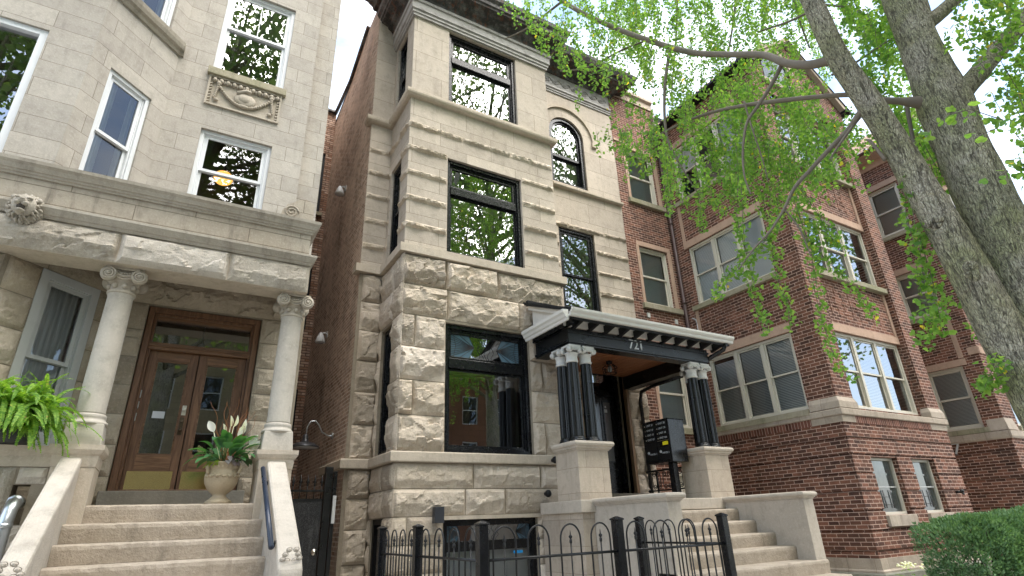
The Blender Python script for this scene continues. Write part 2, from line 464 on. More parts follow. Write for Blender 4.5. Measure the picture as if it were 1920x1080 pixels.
BLACKW = paint('worn_black_paint', (0.006, 0.0065, 0.007), 0.3, 0.45, 0.45, wearcol=(0.028, 0.028, 0.028), bump=0.6)
BLACKM = paint('matte_black_paint', (0.008, 0.008, 0.009), 0.5, 0.2, 0.3)
IRON = paint('black_iron', (0.007, 0.007, 0.0075), 0.35, 0.4, 0.4, wearcol=(0.025, 0.025, 0.025), bump=0.4)
WHITE = paint('white_window_paint', (0.72, 0.74, 0.76), 0.45, 0.15)
GUTW = paint('white_gutter_metal', (0.68, 0.66, 0.62), 0.4, 0.25)
CAPW = paint('chipped_white_paint', (0.62, 0.61, 0.58), 0.6, 0.45, wearcol=(0.30, 0.29, 0.27), bump=0.6)
CREAM = paint('cream_window_paint', (0.60, 0.56, 0.47), 0.45, 0.15)
TANP = paint('taupe_frame_paint', (0.40, 0.36, 0.31), 0.5, 0.15)
GRAYP = paint('grey_white_vinyl', (0.52, 0.53, 0.53), 0.5, 0.15)
WOOD = woodmat('brown_stained_oak', (0.215, 0.115, 0.065), (0.10, 0.05, 0.028), 'Z')
WOODX = woodmat('brown_stained_oak_rail', (0.25, 0.135, 0.072), (0.105, 0.053, 0.028), 'X')
CEDAR = woodmat('orange_cedar_boards', (0.36, 0.15, 0.07), (0.22, 0.085, 0.04), 'Y', rough=0.4)
TRIM = woodmat('pale_wood_trim', (0.25, 0.16, 0.09), (0.17, 0.10, 0.06), 'Z')
BRASS = paint('brass_plate', (0.85, 0.70, 0.36), 0.16, 0.2, 0.5, metal=1.0)
STEEL = paint('galvanized_steel', (0.55, 0.58, 0.60), 0.3, 0.4, 0.5, metal=1.0, wearcol=(0.35, 0.37, 0.4))
NICK = paint('satin_nickel', (0.6, 0.57, 0.5), 0.3, 0.2, 0.5, metal=1.0)
RUST = None
def _cornice():
    m = M('rusting_dark_tin'); oc = m.coord()
    n1 = m.noise(oc, 4, 6, 0.7); n2 = m.noise(m.coord('Object', (5, 5, 0.8)), 1.6, 5, 0.7); n3 = m.noise(oc, 25, 4, 0.7)
    col = m.mix((0.035, 0.032, 0.03), (0.20, 0.19, 0.175), m.ramp(n1, [(0.45, 0), (0.7, 0.9)]))
    col = m.mix(col, (0.16, 0.055, 0.025), m.ramp(n2, [(0.54, 0), (0.68, 0.9)]))
    col = m.mix(col, (0.02, 0.02, 0.02), m.ramp(n3, [(0.5, 0), (0.7, 0.7)]))
    return m.bsdf(col, 0.6, m.bump(n3, 0.5, 0.01))
RUST = _cornice()
TINW = paint('weathered_white_tin', (0.33, 0.315, 0.295), 0.55, 0.9, wearcol=(0.15, 0.13, 0.12), bump=0.5)
ROOFB = paint('black_roofing', (0.02, 0.02, 0.021), 0.85, 0.4, 0.2, bump=1.0)
TILE = paint('clay_roof_tile', (0.20, 0.11, 0.08), 0.7, 0.5)
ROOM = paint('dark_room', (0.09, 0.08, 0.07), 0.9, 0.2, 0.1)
GLASS = glass('window_glass', 0.93, 1.75)
GLASSR = glass('reflective_window_glass', 0.75, 3.4)
GLASSD = glass('door_glass', 0.7, 2.7)
BLIND = blindmat('white_slat_blind', (0.82, 0.84, 0.86), (0.30, 0.31, 0.32), 0.034)
BLINDD = blindmat('grey_slat_blind', (0.62, 0.61, 0.60), (0.12, 0.12, 0.12), 0.034)
SHADE = paint('white_roller_shade', (0.55, 0.57, 0.6), 0.8, 0.15, 0.1)
def _curtain():
    m = M('sheer_curtain'); n = m.noise(m.coord('Object', (14, 14, 0.4)), 1.5, 3)
    return m.bsdf(m.ramp(n, [(0.3, (0.36, 0.37, 0.375)), (0.7, (0.72, 0.73, 0.74))]), 0.9)
CURT = _curtain()
def _frost():
    m = M('frosted_pane'); n = m.noise(m.coord(), 3.0, 5, 0.6)
    return m.bsdf(m.ramp(n, [(0.3, (0.24, 0.27, 0.28)), (0.7, (0.42, 0.45, 0.45))]), 0.25, spec=0.5)
FROST = _frost()
STAIN = None
FANB = paint('pale_blue_art_glass', (0.10, 0.17, 0.23), 0.12, 0.6, 0.6, wearcol=(0.06, 0.09, 0.11), bump=0.0)
FANW = paint('smoky_art_glass', (0.26, 0.25, 0.21), 0.06, 0.5, 0.9, wearcol=(0.42, 0.46, 0.48), bump=0.0)
LEAD = paint('lead_came', (0.03, 0.03, 0.032), 0.5)
def leaded_light(B, a0, a1, b0, b1, c, parent):
    """art glass transom: a shell fan at each end and leading between"""
    pane(B, a0, a1, b0, b1, c, parent, GLASSR, 'transom_pane')
    h = b1 - b0; w = a1 - a0; rd = min(h * 1.0, w * 0.33)
    lead = MB()
    for sx in (0, 1):
        ox = a0 if sx == 0 else a1; sg = 1 if sx == 0 else -1; oz = b0 + h * 0.5
        n = 9; fan = MB(); arc = []
        for i in range(n + 1):
            t = -PI / 2 + PI * i / n; q = (ox + sg * min(rd * 1.25, rd * (0.35 + 0.95 * math.cos(t))), max(b0, min(b1, oz + h * 0.5 * math.sin(t)))); arc.append(q)
        hub = (ox + sg * rd * 1.15, oz)
        for i in range(n):
            m_ = ((arc[i][0] + arc[i + 1][0]) / 2, (arc[i][1] + arc[i + 1][1]) / 2)
        edge = [(ox, b0 + h * i / n) for i in range(n + 1)]
        for i in range(n):
            fan.quad(B.p(*edge[i], c + 0.003), B.p(hub[0] - sg * 0.05, hub[1] + (i - n / 2) * 0.008, c + 0.003), B.p(hub[0] - sg * 0.05, hub[1] + (i + 1 - n / 2) * 0.008, c + 0.003), B.p(*edge[i + 1], c + 0.003))
        fan.quad(B.p(ox, b0, c + 0.0025), B.p(ox + sg * rd * 0.9, b0, c + 0.0025), B.p(hub[0], hub[1], c + 0.0025), B.p(ox, b0 + h * 0.1, c + 0.0025))
        fan.quad(B.p(ox, b1, c + 0.0025), B.p(ox + sg * rd * 0.9, b1, c + 0.0025), B.p(hub[0], hub[1], c + 0.0025), B.p(ox, b1 - h * 0.1, c + 0.0025))
        fan.build('glass_fan', FANB, parent)
        for e in edge + [(ox + sg * rd * 0.45, b0), (ox + sg * rd * 0.9, b0), (ox + sg * rd * 0.45, b1), (ox + sg * rd * 0.9, b1)]: lead.tube([B.p(e[0], e[1], c + 0.006), B.p(hub[0], hub[1], c + 0.006)], 0.0045, 5, False)
        lead.tube([B.p(ox + sg * (0.06 + rd * 0.10 * (1 - abs(i - 6) / 6)), b0 + h * i / 12, c + 0.006) for i in range(13)], 0.0045, 5, False)
    xm = (a0 + a1) / 2
    for i in range(5):
        x = a0 + w * (0.40 + 0.05 * i); lead.tube([B.p(x + 0.03 * math.sin(k * 1.3 + i), b0 + h * k / 8, c + 0.006) for k in range(9)], 0.0035, 5, False)
    lead.build('lead_came', LEAD, parent)
def emit(name, c, s):
    m = M(name); e = m.n('ShaderNodeEmission'); e.inputs[0].default_value = (*c, 1); e.inputs[1].default_value = s
    m.link(e.outputs[0], m.out.inputs['Surface']); return m.m
GLOBE = emit('lit_opal_globe', (1.0, 0.47, 0.11), 0.5)

# ------------------------------------------------------------------ window units
def curtain_mesh(B, a0, a1, b0, b1, c, amp=0.02, wl=0.07):
    mb = MB(); n = max(6, int((a1 - a0) / 0.015)); pts = []
    for i in range(n + 1):
        a = a0 + (a1 - a0) * i / n; cc = c + amp * math.sin(2 * PI * (a / wl + 0.2 * math.sin(a * 9)))
        pts += [B.p(a, b0, cc), B.p(a, b1, cc)]
    mb.add(pts, [[2 * i, 2 * i + 2, 2 * i + 3, 2 * i + 1] for i in range(n)], True)
    return mb
def pane(B, a0, a1, b0, b1, c, parent, mat=None, name='pane'):
    mb = MB(); B.rect(mb, a0, a1, b0, b1, c); return mb.build(name, mat or GLASS, parent)
def backing(B, a0, a1, b0, b1, c, parent, kind):
    if not kind: return
    if kind == 'blind': mb = MB(); B.rect(mb, a0, a1, b0, b1, c); mb.build('blind', BLIND, parent)
    elif kind == 'darkblind': mb = MB(); B.rect(mb, a0, a1, b0, b1, c); mb.build('blind', BLINDD, parent)
    elif kind == 'halfblind': mb = MB(); B.rect(mb, a0, a1, b0 + (b1 - b0) * 0.5, b1, c); mb.build('blind', BLIND, parent)
    elif kind == 'lowblind':
        mb = MB(); B.rect(mb, a0, a1, b0, b0 + (b1 - b0) * 0.93, c); mb.build('blind', BLIND, parent)
    elif kind == 'shade': mb = MB(); B.rect(mb, a0, a1, b0 + (b1 - b0) * 0.42, b1, c); mb.build('roller_shade', SHADE, parent)
    elif kind == 'fullshade': mb = MB(); B.rect(mb, a0, a1, b0, b1, c); mb.build('roller_shade', SHADE, parent)
    elif kind == 'curtain': curtain_mesh(B, a0, a1, b0, b1, c).build('curtain', CURT, parent)
    elif kind == 'sidecurtain':
        curtain_mesh(B, a0, a0 + (a1 - a0) * 0.3, b0, b1, c).build('curtain', CURT, parent)
        curtain_mesh(B, a1 - (a1 - a0) * 0.2, a1, b0, b1, c).build('curtain', CURT, parent)
def hung_sashes(B, a0, a1, b0, b1, root, mat, c=-0.09, sw=0.045, g=None, back=None, meet=0.5, muntin=False):
    bm = b0 + (b1 - b0) * meet
    up = MB(); B.ring(up, a0, a1, bm - 0.02, b1, sw, c - 0.03, c)
    if muntin:
        am = (a0 + a1) / 2; B.box(up, am - 0.008, am + 0.008, bm, b1 - sw, c - 0.02, c - 0.005)
    lo = MB(); B.ring(lo, a0, a1, b0, bm + 0.02, sw, c - 0.065, c - 0.034)
    s1 = up.build('sash', mat, root); s2 = lo.build('sash', mat, root)
    pane(B, a0 + sw, a1 - sw, bm + sw - 0.02, b1 - sw, c - 0.015, root, g)
    pane(B, a0 + sw, a1 - sw, b0 + sw, bm + 0.02 - sw, c - 0.05, root, g)
    backing(B, a0 + 0.02, a1 - 0.02, b0, b1, c - 0.075, root, back)
def hung_window(B, a0, a1, b0, b1, house, mat, fw=0.06, proud=0.0, depth=0.16, back=None, g=None, meet=0.5, muntin=False, name='window'):
    f = MB(); B.ring(f, a0, a1, b0, b1, fw, -depth, -0.05 + proud)
    B.ring(f, a0 + fw, a1 - fw, b0 + fw, b1 - fw, 0.02, -depth + 0.01, -0.075 + proud)
    w = f.build(name, mat, house, bevel=0.004)
    hung_sashes(B, a0 + fw + 0.021, a1 - fw - 0.021, b0 + fw + 0.021, b1 - fw - 0.021, w, mat, -0.085 + proud, g=g, back=back, meet=meet, muntin=muntin)
    return w
def triple_window(B, a0, a1, b0, b1, house, mat, backs, g=None, n=3, set_back=0.0):
    f = MB(); c = -set_back; B.ring(f, a0, a1, b0, b1, 0.06, c - 0.16, c - 0.04)
    wd = (a1 - a0 - 0.12) / n
    for k in range(1, n):
        x = a0 + 0.06 + wd * k; B.box(f, x - 0.045, x + 0.045, b0 + 0.06, b1 - 0.06, c - 0.16, c - 0.045)
    w = f.build('window', mat, house, bevel=0.004)
    for k in range(n):
        x0 = a0 + 0.06 + wd * k + (0.047 if k else 0.002); x1 = a0 + 0.06 + wd * (k + 1) - (0.047 if k < n - 1 else 0.002)
        hung_sashes(B, x0, x1, b0 + 0.062, b1 - 0.062, w, mat, c - 0.07, sw=0.035, g=g, back=backs[k % len(backs)])
    return w
def transom_window(B, a0, a1, b0, b1, bt, house, stained=False, g=None):
    """black picture window: a fixed pane below a hinged transom light"""
    f = MB()
    B.ring(f, a0, a1, b0, b1, 0.075, -0.2, -0.06)
    B.ring(f, a0 + 0.075, a1 - 0.075, b0 + 0.075, b1 - 0.075, 0.03, -0.19, -0.10)
    B.box(f, a0 + 0.105, a1 - 0.105, bt - 0.085, bt + 0.085, -0.19, -0.075)
    w = f.build('window', BLACK, house, bevel=0.006)
    s = MB(); B.ring(s, a0 + 0.106, a1 - 0.106, b0 + 0.106, bt - 0.086, 0.035, -0.17, -0.135); s.build('sash', BLACK, w, bevel=0.004)
    s = MB(); B.ring(s, a0 + 0.106, a1 - 0.106, bt + 0.086, b1 - 0.106, 0.05, -0.17, -0.12); s.build('sash', BLACK, w, bevel=0.004)
    pane(B, a0 + 0.14, a1 - 0.14, b0 + 0.14, bt - 0.12, -0.15, w, g)
    if stained: leaded_light(B, a0 + 0.155, a1 - 0.155, bt + 0.135, b1 - 0.155, -0.145, w)
    else: pane(B, a0 + 0.155, a1 - 0.155, bt + 0.135, b1 - 0.155, -0.145, w, g, 'transom_pane')
    # pale jamb of the room seen inside the glass
    j = MB(); B.box(j, a1 - 0.24, a1 - 0.17, b0 + 0.1, bt - 0.09, -0.32, -0.2); B.box(j, a0 + 0.1, a1 - 0.24, bt - 0.16, bt - 0.09, -0.32, -0.2)
    j.build('inner_jamb', GRAYP, w)
    return w
# ================================================================== LEFT: grey limestone townhouse
H1 = thing('limestone_townhouse', 'grey limestone townhouse with ionic columned porch, oak double doors and white windows', 'house', (-0.3, 8.6, GZ))
BF = Basis((0, 8.6, 0), (1, 0, 0), (0, -1, 0))            # flat facade
BA = Basis((-1.06, 8.6, 0), (1, 1, 0), (1, -1, 0))        # canted side of the bay
BB = Basis((0, 7.74, 0), (1, 0, 0), (0, -1, 0))           # bay front
TOP = 13.2
# upper walls
opF = [(-0.53, 0.53, 4.1, 6.03), (-0.57, 0.56, 7.24, 9.22), (-0.57, 0.56, 10.4, 12.3)]
opA = [(-0.93, -0.25, 4.1, 6.16), (-0.93, -0.25, 7.5, 9.3), (-0.93, -0.25, 10.4, 12.3)]
opB = [(-4.1, -2.42, 4.1, 6.3), (-4.1, -2.42, 7.5, 9.4)]
mb = MB()
BF.wall(mb, -1.06, 1.02, 3.4, TOP, opF, 0.25)
BA.wall(mb, -1.216, 0.0, 3.4, TOP, opA, 0.2)
BB.wall(mb, -7.0, -1.92, 3.4, TOP, opB, 0.25)
mb.quad((1.02, 8.6, GZ), (1.02, 8.74, GZ), (1.02, 8.74, TOP), (1.02, 8.6, TOP))
mb.quad((1.02, 8.74, 3.0), (1.38, 8.74, 3.0), (1.38, 8.74, TOP), (1.02, 8.74, TOP))
mb.build('upper_wall', GREYL, H1)
mb = MB()
mb.quad((1.38, 8.74, GZ), (1.38, 22, GZ), (1.38, 22, TOP), (1.38, 8.74, TOP))
mb.quad((-7, 7.74, GZ), (-7, 22, GZ), (-7, 22, TOP), (-7, 7.74, TOP))
mb.quad((-7, 22, GZ), (1.38, 22, GZ), (1.38, 22, TOP), (-7, 22, TOP))
mb.build('side_wall', COMM, H1)
mb = MB(); mb.add([(-7, 7.74, TOP), (-1.92, 7.74, TOP), (-1.06, 8.6, TOP), (1.02, 8.6, TOP), (1.38, 8.74, TOP), (1.38, 22, TOP), (-7, 22, TOP)], [list(range(7))]); mb.build('roof', ROOFB, H1)
mb = MB(); mb.quad((-6.9, 10.2, GZ), (1.3, 10.2, GZ), (1.3, 10.2, TOP), (-6.9, 10.2, TOP))
for z in (3.6, 7.2, 10.2): mb.quad((-6.9, 8.9, z), (1.3, 8.9, z), (1.3, 10.2, z), (-6.9, 10.2, z))
mb.build('interior_wall', ROOM, H1)
# ledges and sills
pth = [(-7, 7.74), (-1.92, 7.74), (-1.06, 8.6), (-1.0, 8.6)]
course_part('string_course', GREYP, H1, pth, [(-0.03, 7.28), (0.03, 7.28), (0.05, 7.33), (0.09, 7.36), (0.11, 7.42), (0.12, 7.49), (-0.03, 7.49)])
course_part('string_course', GREYP, H1, pth, [(-0.03, 10.2), (0.03, 10.2), (0.09, 10.28), (0.12, 10.4), (-0.03, 10.4)])
mb = MB(); BF.box(mb, -0.62, 0.61, 7.1, 7.238, -0.1, 0.075); mb.build('sill', SILL, H1, bevel=0.008)
mb = MB(); BF.box(mb, -0.62, 0.61, 10.26, 10.4, -0.1, 0.075); mb.build('sill', SILL, H1, bevel=0.008)
# white windows
w = hung_window(BF, -0.53, 0.53, 4.1, 6.03, H1, WHITE, 0.06, back=None, meet=0.64)
w = hung_window(BF, -0.57, 0.56, 7.24, 9.22, H1, WHITE, 0.06, back='shade', meet=0.55, muntin=True, g=GLASSR)
w = hung_window(BF, -0.57, 0.56, 10.4, 12.3, H1, WHITE, 0.06, back='shade')
w = hung_window(BA, -0.93, -0.25, 4.1, 6.16, H1, WHITE, 0.06, back='sidecurtain', proud=0.02, meet=0.52)
w = hung_window(BA, -0.93, -0.25, 7.5, 9.3, H1, WHITE, 0.06, back='sidecurtain', muntin=True)
w = hung_window(BA, -0.93, -0.25, 10.4, 12.3, H1, WHITE, 0.06)
for (z0, z1) in ((4.1, 6.3), (7.5, 9.4)):
    f = MB(); BB.ring(f, -4.1, -2.42, z0, z1, 0.09, -0.2, -0.03); w = f.build('window', WHITE, H1, bevel=0.005); pane(BB, -4.0, -2.51, z0 + 0.09, z1 - 0.09, -0.1, w, GLASSR)
# carved swag panel
mb = MB(); BF.ring(mb, -0.58, 0.56, 6.5, 7.098, 0.03, 0.0, 0.035)
BF.rect(mb, -0.58, 0.56, 6.5, 7.1, 0.003)
for k in range(11):
    x = -0.49 + k * 0.098; mb.ball(BF.p(x, 7.01, 0.03), 0.037, 0.035, 0.045, 8, 6)
    mb.ball(BF.p(x + 0.049, 7.0, 0.025), 0.012, 0.02, 0.04, 6, 5)
for sx in (-0.535, 0.515):
    for k in range(7): mb.bar(BF.p(sx - 0.02, 6.56 + k * 0.06, 0.015), BF.p(sx + 0.02, 6.585 + k * 0.06, 0.015), 0.02, 0.03, (0, -1, 0))
sw = [(-0.42 + 0.82 * t, 6.92 - 0.30 * (1 - (2 * t - 1) ** 2)) for t in [i / 26 for i in range(27)]]
for i, (x, z) in enumerate(sw): mb.ball(BF.p(x, z, 0.03), 0.026, 0.03, 0.024 + 0.006 * (i % 2), 7, 5)
for sx in (-0.42, 0.40):
    for k in range(9): mb.ball(BF.p(sx - 0.005 * k * (1 if sx < 0 else -1), 6.94 - k * 0.035, 0.028), 0.022 + 0.002 * (k % 2), 0.026, 0.022, 7, 5)
    mb.ball(BF.p(sx, 6.62, 0.03), 0.04, 0.03, 0.03, 8, 5); mb.ball(BF.p(sx, 6.96, 0.03), 0.04, 0.035, 0.04, 8, 5)
mb.ball(BF.p(-0.01, 6.78, 0.03), 0.12, 0.06, 0.11, 14, 9); mb.ball(BF.p(0.0, 6.76, 0.04), 0.17, 0.03, 0.13, 14, 9)
mb.tube([BF.p(-0.14, 6.85, 0.05), BF.p(0.0, 6.93, 0.07), BF.p(0.07, 6.92, 0.07)], [0.03, 0.035, 0.03], 8)
mb.ball(BF.p(-0.01, 6.63, 0.03), 0.09, 0.035, 0.035, 10, 6)
mb.build('relief_panel', CARVE, H1, fixn=True)

# ---- ground floor behind the porch
BAL = Basis((-1.06, 8.6, 0), (1, 1, 0), (1, -1, 0))
BBL = Basis((0, 7.64, 0), (1, 0, 0), (0, -1, 0))
opd = [(-0.66, 0.78, 0.5, 2.95)]
opw = [(-0.96, -0.22, 1.0, 3.0)]
mb = MB()
BF.wall(mb, -1.06, 1.38, GZ, 3.4, opd, 0.3)
BAL.wall(mb, -1.36, 0.0, GZ, 3.4, opw, 0.25)
BBL.wall(mb, -7, -2.02, GZ, 3.4)
mb.build('backing_wall', MORT, H1)
mb = MB()
rock_wall(mb, BF, -1.05, 1.2, courses(0.33, 2.96, 0.37), opd, 0.05, 11, 0.3, 0.5, cell=0.026)
rock(mb, BF, -0.95, 1.05, 2.96, 3.4, 0.09, 5, 0.026)
mb.build('recessed_rock_wall', TANR, H1); mb = MB()
rock_wall(mb, BAL, -1.33, -0.02, courses(GZ, 1.0, 0.4) + courses(1.0, 3.0, 0.4) + [(3.0, 3.38)], opw, 0.05, 12, 0.3, 0.9)
mb.build('recessed_rock_wall', TANR, H1)
mb = MB()
rock_wall(mb, BBL, -3.6, -2.03, courses(0.95, 3.0, 0.41), (), 0.07, 13, 0.6, 1.1)
mb.build('bay_rock_wall', GREYR, H1)
w = hung_window(BAL, -0.96, -0.22, 1.0, 3.0, H1, GRAYP, 0.1, proud=0.06, back='curtain', meet=0.48)

# ---- porch entablature and parapet
BP = Basis((0, 7.40, 0), (1, 0, 0), (0, -1, 0))
mb = MB()
mb.box(-7, 1.18, 7.40, 7.78, 3.0, 3.4)
mb.box(0.92, 1.18, 7.78, 8.58, 3.0, 3.4)
mb.box(-1.9, 0.92, 7.78, 8.58, 3.36, 3.4)
mb.build('porch_soffit', LIMEP, H1)
mb = MB()
rock_wall(mb, BP, -4.6, 1.18, [(3.0, 3.39)], (), 0.065, 21, 0.9, 1.5, cell=0.026)
BR_ = Basis((1.18, 7.40, 0), (0, 1, 0), (1, 0, 0))
mb.build('rock_faced_lintel', GREYR, H1)
mb = MB()
mb.sweep([(-7, 7.40), (1.14, 7.40), (1.14, 8.6)], [(-0.05, 3.39), (0.03, 3.39), (0.045, 3.42), (0.06, 3.43), (0.1, 3.5), (0.1, 3.53), (0.02, 3.56), (-0.05, 3.56)])
mb.build('porch_moulding', GREYP, H1); mb = MB()
mb.sweep([(-7, 7.40), (1.14, 7.40), (1.14, 8.6)], [(-0.05, 3.88), (0.02, 3.88), (0.025, 3.905), (0.04, 3.91), (0.045, 3.935), (0.06, 3.94), (0.08, 3.99), (0.105, 4.02), (0.11, 4.06), (-0.05, 4.07)])
mb.build('porch_moulding', GREYP, H1)
mb = MB(); mb.box(-7, 1.139, 7.401, 7.65, 3.561, 3.879); mb.box(0.9, 1.139, 7.65, 8.6, 3.561, 3.879); mb.box(-2, 1.1, 7.65, 8.6, 3.6, 3.7)
mb.build('porch_parapet', PARA, H1)
# scroll block on the parapet corner
mb = MB()
prof = [(0.70, 4.07), (1.14, 4.07), (1.14, 4.40), (1.02, 4.45), (0.93, 4.43), (0.86, 4.36), (0.78, 4.31), (0.72, 4.20)]
mb.add([(x, 7.42, z) for x, z in prof] + [(x, 7.66, z) for x, z in prof], [list(range(8)), list(range(15, 7, -1))] + [[i, i + 8, (i + 1) % 8 + 8, (i + 1) % 8] for i in range(8)])
mb.tube([(0.84 + 0.10 * (1 - a / 46) * math.cos(a / 40 * 4.2 * PI), 7.417, 4.20 + 0.10 * (1 - a / 46) * math.sin(a / 40 * 4.2 * PI)) for a in range(41)], 0.012, 6)
mb.build('scroll_block', PARA, H1, fixn=True)
# lion head
LX, LY, LZ_ = -1.93, 7.33, 3.44
mb = MB()
mb.ball((LX, LY + 0.03, LZ_), 0.165, 0.09, 0.185, 60, 30, lambda d: 1 + 0.10 * math.sin(math.atan2(d.z, d.x) * 19 + 3 * d.y) * (1 - abs(d.y)) + 0.05 * math.sin(d.y * 16))
for ring, (rr, ns, yy) in enumerate(((0.15, 17, 0.0), (0.125, 14, -0.04))):
    for k in range(ns):
        a = 2 * PI * (k + 0.5 * ring + 0.25 * math.sin(k * 2.7)) / ns; c_, s_ = math.cos(a), math.sin(a)
        mb.tube([(LX + rr * 0.72 * c_, LY + yy - 0.035, LZ_ + rr * 0.78 * s_), (LX + rr * 0.95 * c_ + 0.012 * s_, LY + yy - 0.03, LZ_ + rr * 1.05 * s_), (LX + rr * 1.16 * c_ - 0.01 * s_, LY + yy + 0.02, LZ_ + rr * 1.22 * s_ - 0.012)], [0.016, 0.015, 0.004], 6)
mb.ball((LX, LY - 0.07, LZ_ + 0.01), 0.112, 0.085, 0.128, 18, 12)
mb.ball((LX, LY - 0.15, LZ_ + 0.012), 0.055, 0.07, 0.036, 14, 8); mb.ball((LX, LY - 0.205, LZ_ + 0.025), 0.03, 0.022, 0.02, 10, 6)
for sx in (-1, 1):
    mb.ball((LX + sx * 0.032, LY - 0.175, LZ_ - 0.012), 0.036, 0.035, 0.026, 10, 7); mb.ball((LX + sx * 0.05, LY - 0.135, LZ_ + 0.075), 0.034, 0.02, 0.014, 10, 6); mb.ball((LX + sx * 0.045, LY - 0.138, LZ_ + 0.05), 0.014, 0.014, 0.012, 8, 6); mb.ball((LX + sx * 0.11, LY - 0.04, LZ_ + 0.11), 0.03, 0.02, 0.032, 9, 6)
mb.ball((LX, LY - 0.14, LZ_ - 0.09), 0.045, 0.05, 0.024, 12, 7)
lh = mb.build('lion_head', GREYP, H1)
mb = MB(); mb.ball((LX, LY - 0.155, LZ_ - 0.052), 0.04, 0.03, 0.026, 12, 7); mb.build('open_mouth', ROOM, lh)

# ---- columns and piers
def volute_capital(cx, cy, z0, z1, r, half):
    c = MB(); h = z1 - z0
    c.lathe([(r * 1.02, 0), (r * 1.12, 0.012), (r * 1.12, 0.03), (r * 0.98, 0.045), (r * 1.0, 0.13), (r * 1.14, 0.15), (r * 1.16, 0.17), (r * 1.05, h * 0.62)], (cx, cy, z0), 24)
    c.box(cx - half, cx + half, cy - half, cy + half, z1 - 0.035, z1)
    for k in range(9):
        a = 2 * PI * k / 9; c.ball((cx + r * 1.03 * math.cos(a), cy + r * 1.03 * math.sin(a), z0 + 0.09), 0.03, 0.03, 0.033, 8, 6)
    for k in range(14):
        a = 2 * PI * k / 14; c.ball((cx + r * 1.13 * math.cos(a), cy + r * 1.13 * math.sin(a), z0 + 0.185), 0.022, 0.022, 0.028, 6, 5)
    zc = z1 - 0.105
    for sy in (-1, 1):
        for sx in (-1, 1):
            vx = cx + sx * half * 0.82; vy = cy + sy * half * 0.86
            c.tube([(vx, vy - 0.03 * sy, zc), (vx, vy + 0.035 * sy, zc)], 0.082, 18)
            sp = []
            for i in range(30):
                t = i / 29 * 2.3 * 2 * PI; rr = 0.078 * (1 - i / 36)
                sp.append((vx - sx * rr * math.sin(t), vy + 0.04 * sy, zc + rr * math.cos(t)))
            c.tube(sp, 0.012, 6)
            c.tube([(vx, vy + 0.03 * sy, zc), (vx, vy + 0.05 * sy, zc)], 0.02, 10)
        band = [(cx - half * 0.8 + half * 1.6 * t, cy + sy * half * 0.86, zc + 0.08 - 0.085 * math.sin(PI * t)) for t in [i / 12 for i in range(13)]]
        c.tube(band, 0.02, 6); c.tube([(x, y, z - 0.035) for x, y, z in band], 0.012, 6)
        for i in range(2, 11): c.ball((band[i][0], band[i][1] + sy * 0.012, band[i][2] + 0.03), 0.013, 0.013, 0.013, 6, 4)
    c.box(cx - half * 0.8, cx + half * 0.8, cy - half * 0.8, cy + half * 0.8, z1 - 0.14, z1 - 0.036)
    return c
for cx in (-0.895, 1.06):
    cy = 7.68
    s = MB(); s.lathe([(0.142, 0), (0.142, 0.02), (0.138, 0.05), (0.139, 0.4), (0.136, 0.9), (0.13, 1.39), (0.138, 1.41), (0.138, 1.42)], (cx, cy, 1.275), 36)
    col = s.build('column', COLM, H1)
    volute_capital(cx, cy, 2.69, 3.0, 0.135, 0.19).build('capital', CARVE, col, fixn=True)
    b = MB()
    b.lathe([(0.15, 0.375), (0.16, 0.36), (0.16, 0.335), (0.155, 0.32), (0.165, 0.30), (0.185, 0.285), (0.19, 0.26), (0.19, 0.25)], (cx, cy, 0.90), 32)
    q0, q1 = 0.165, 0.185
    b.hexa([(cx - q1, cy - q1, 0.921), (cx + q1, cy - q1, 0.921), (cx + q1, cy + q1, 0.921), (cx - q1, cy + q1, 0.921), (cx - q0, cy - q0, 1.16), (cx + q0, cy - q0, 1.16), (cx + q0, cy + q0, 1.16), (cx - q0, cy + q0, 1.16)])
    b.build('column_base', COLM, col, bevel=0.012)
    p = MB(); p.box(cx - 0.185, cx + 0.185, 7.42, 7.95, GZ, 0.70)
    pr_ = p.build('pier', LIMEP, H1, bevel=0.006)
    p = MB(); p.sweep([(cx - 0.185, 7.95), (cx - 0.185, 7.42), (cx + 0.185, 7.42), (cx + 0.185, 7.95)], [(-0.1, 0.70), (0.005, 0.70), (0.012, 0.78), (0.012, 0.81), (0.03, 0.83), (0.05, 0.87), (0.05, 0.92), (-0.1, 0.92)])
    p.box(cx - 0.1, cx + 0.1, 7.5, 7.94, 0.71, 0.9195)
    p.build('pier_cap', LIMEP, pr_)
# wall under the window ledge left of the porch
BW = Basis((0, 7.47, 0), (1, 0, 0), (0, -1, 0))
mb = MB(); rock_wall(mb, BW, -3.6, -1.34, courses(GZ, 0.70, 0.43), (), 0.05, 31, 0.7, 1.2)
rock_wall(mb, BW, -1.34, -1.10, [(GZ, -0.6), (-0.6, 0.16)], (), 0.05, 32, 0.4, 0.8)
rock(mb, BW, -1.33, -1.09, 0.53, 0.70, 0.04, 77); 
mb.build('ledge_rock_wall', GREYR, H1)
mb = MB(); BW.wall(mb, -3.6, -1.08, GZ, 0.70, [(-1.34, -1.2, 0.16, 0.53)], 0.25)
mb.build('ledge_backing', MORT, H1)
mb = MB(); mb.sweep([(-3.6, 7.47), (-1.09, 7.47)], [(-0.2, 0.70), (0.02, 0.70), (0.03, 0.80), (0.05, 0.84), (0.07, 0.90), (-0.2, 0.905)]); mb.box(-3.6, -1.09, 7.6, 7.72, 0.72, 0.90)
mb.build('ledge', LIMEP, H1)

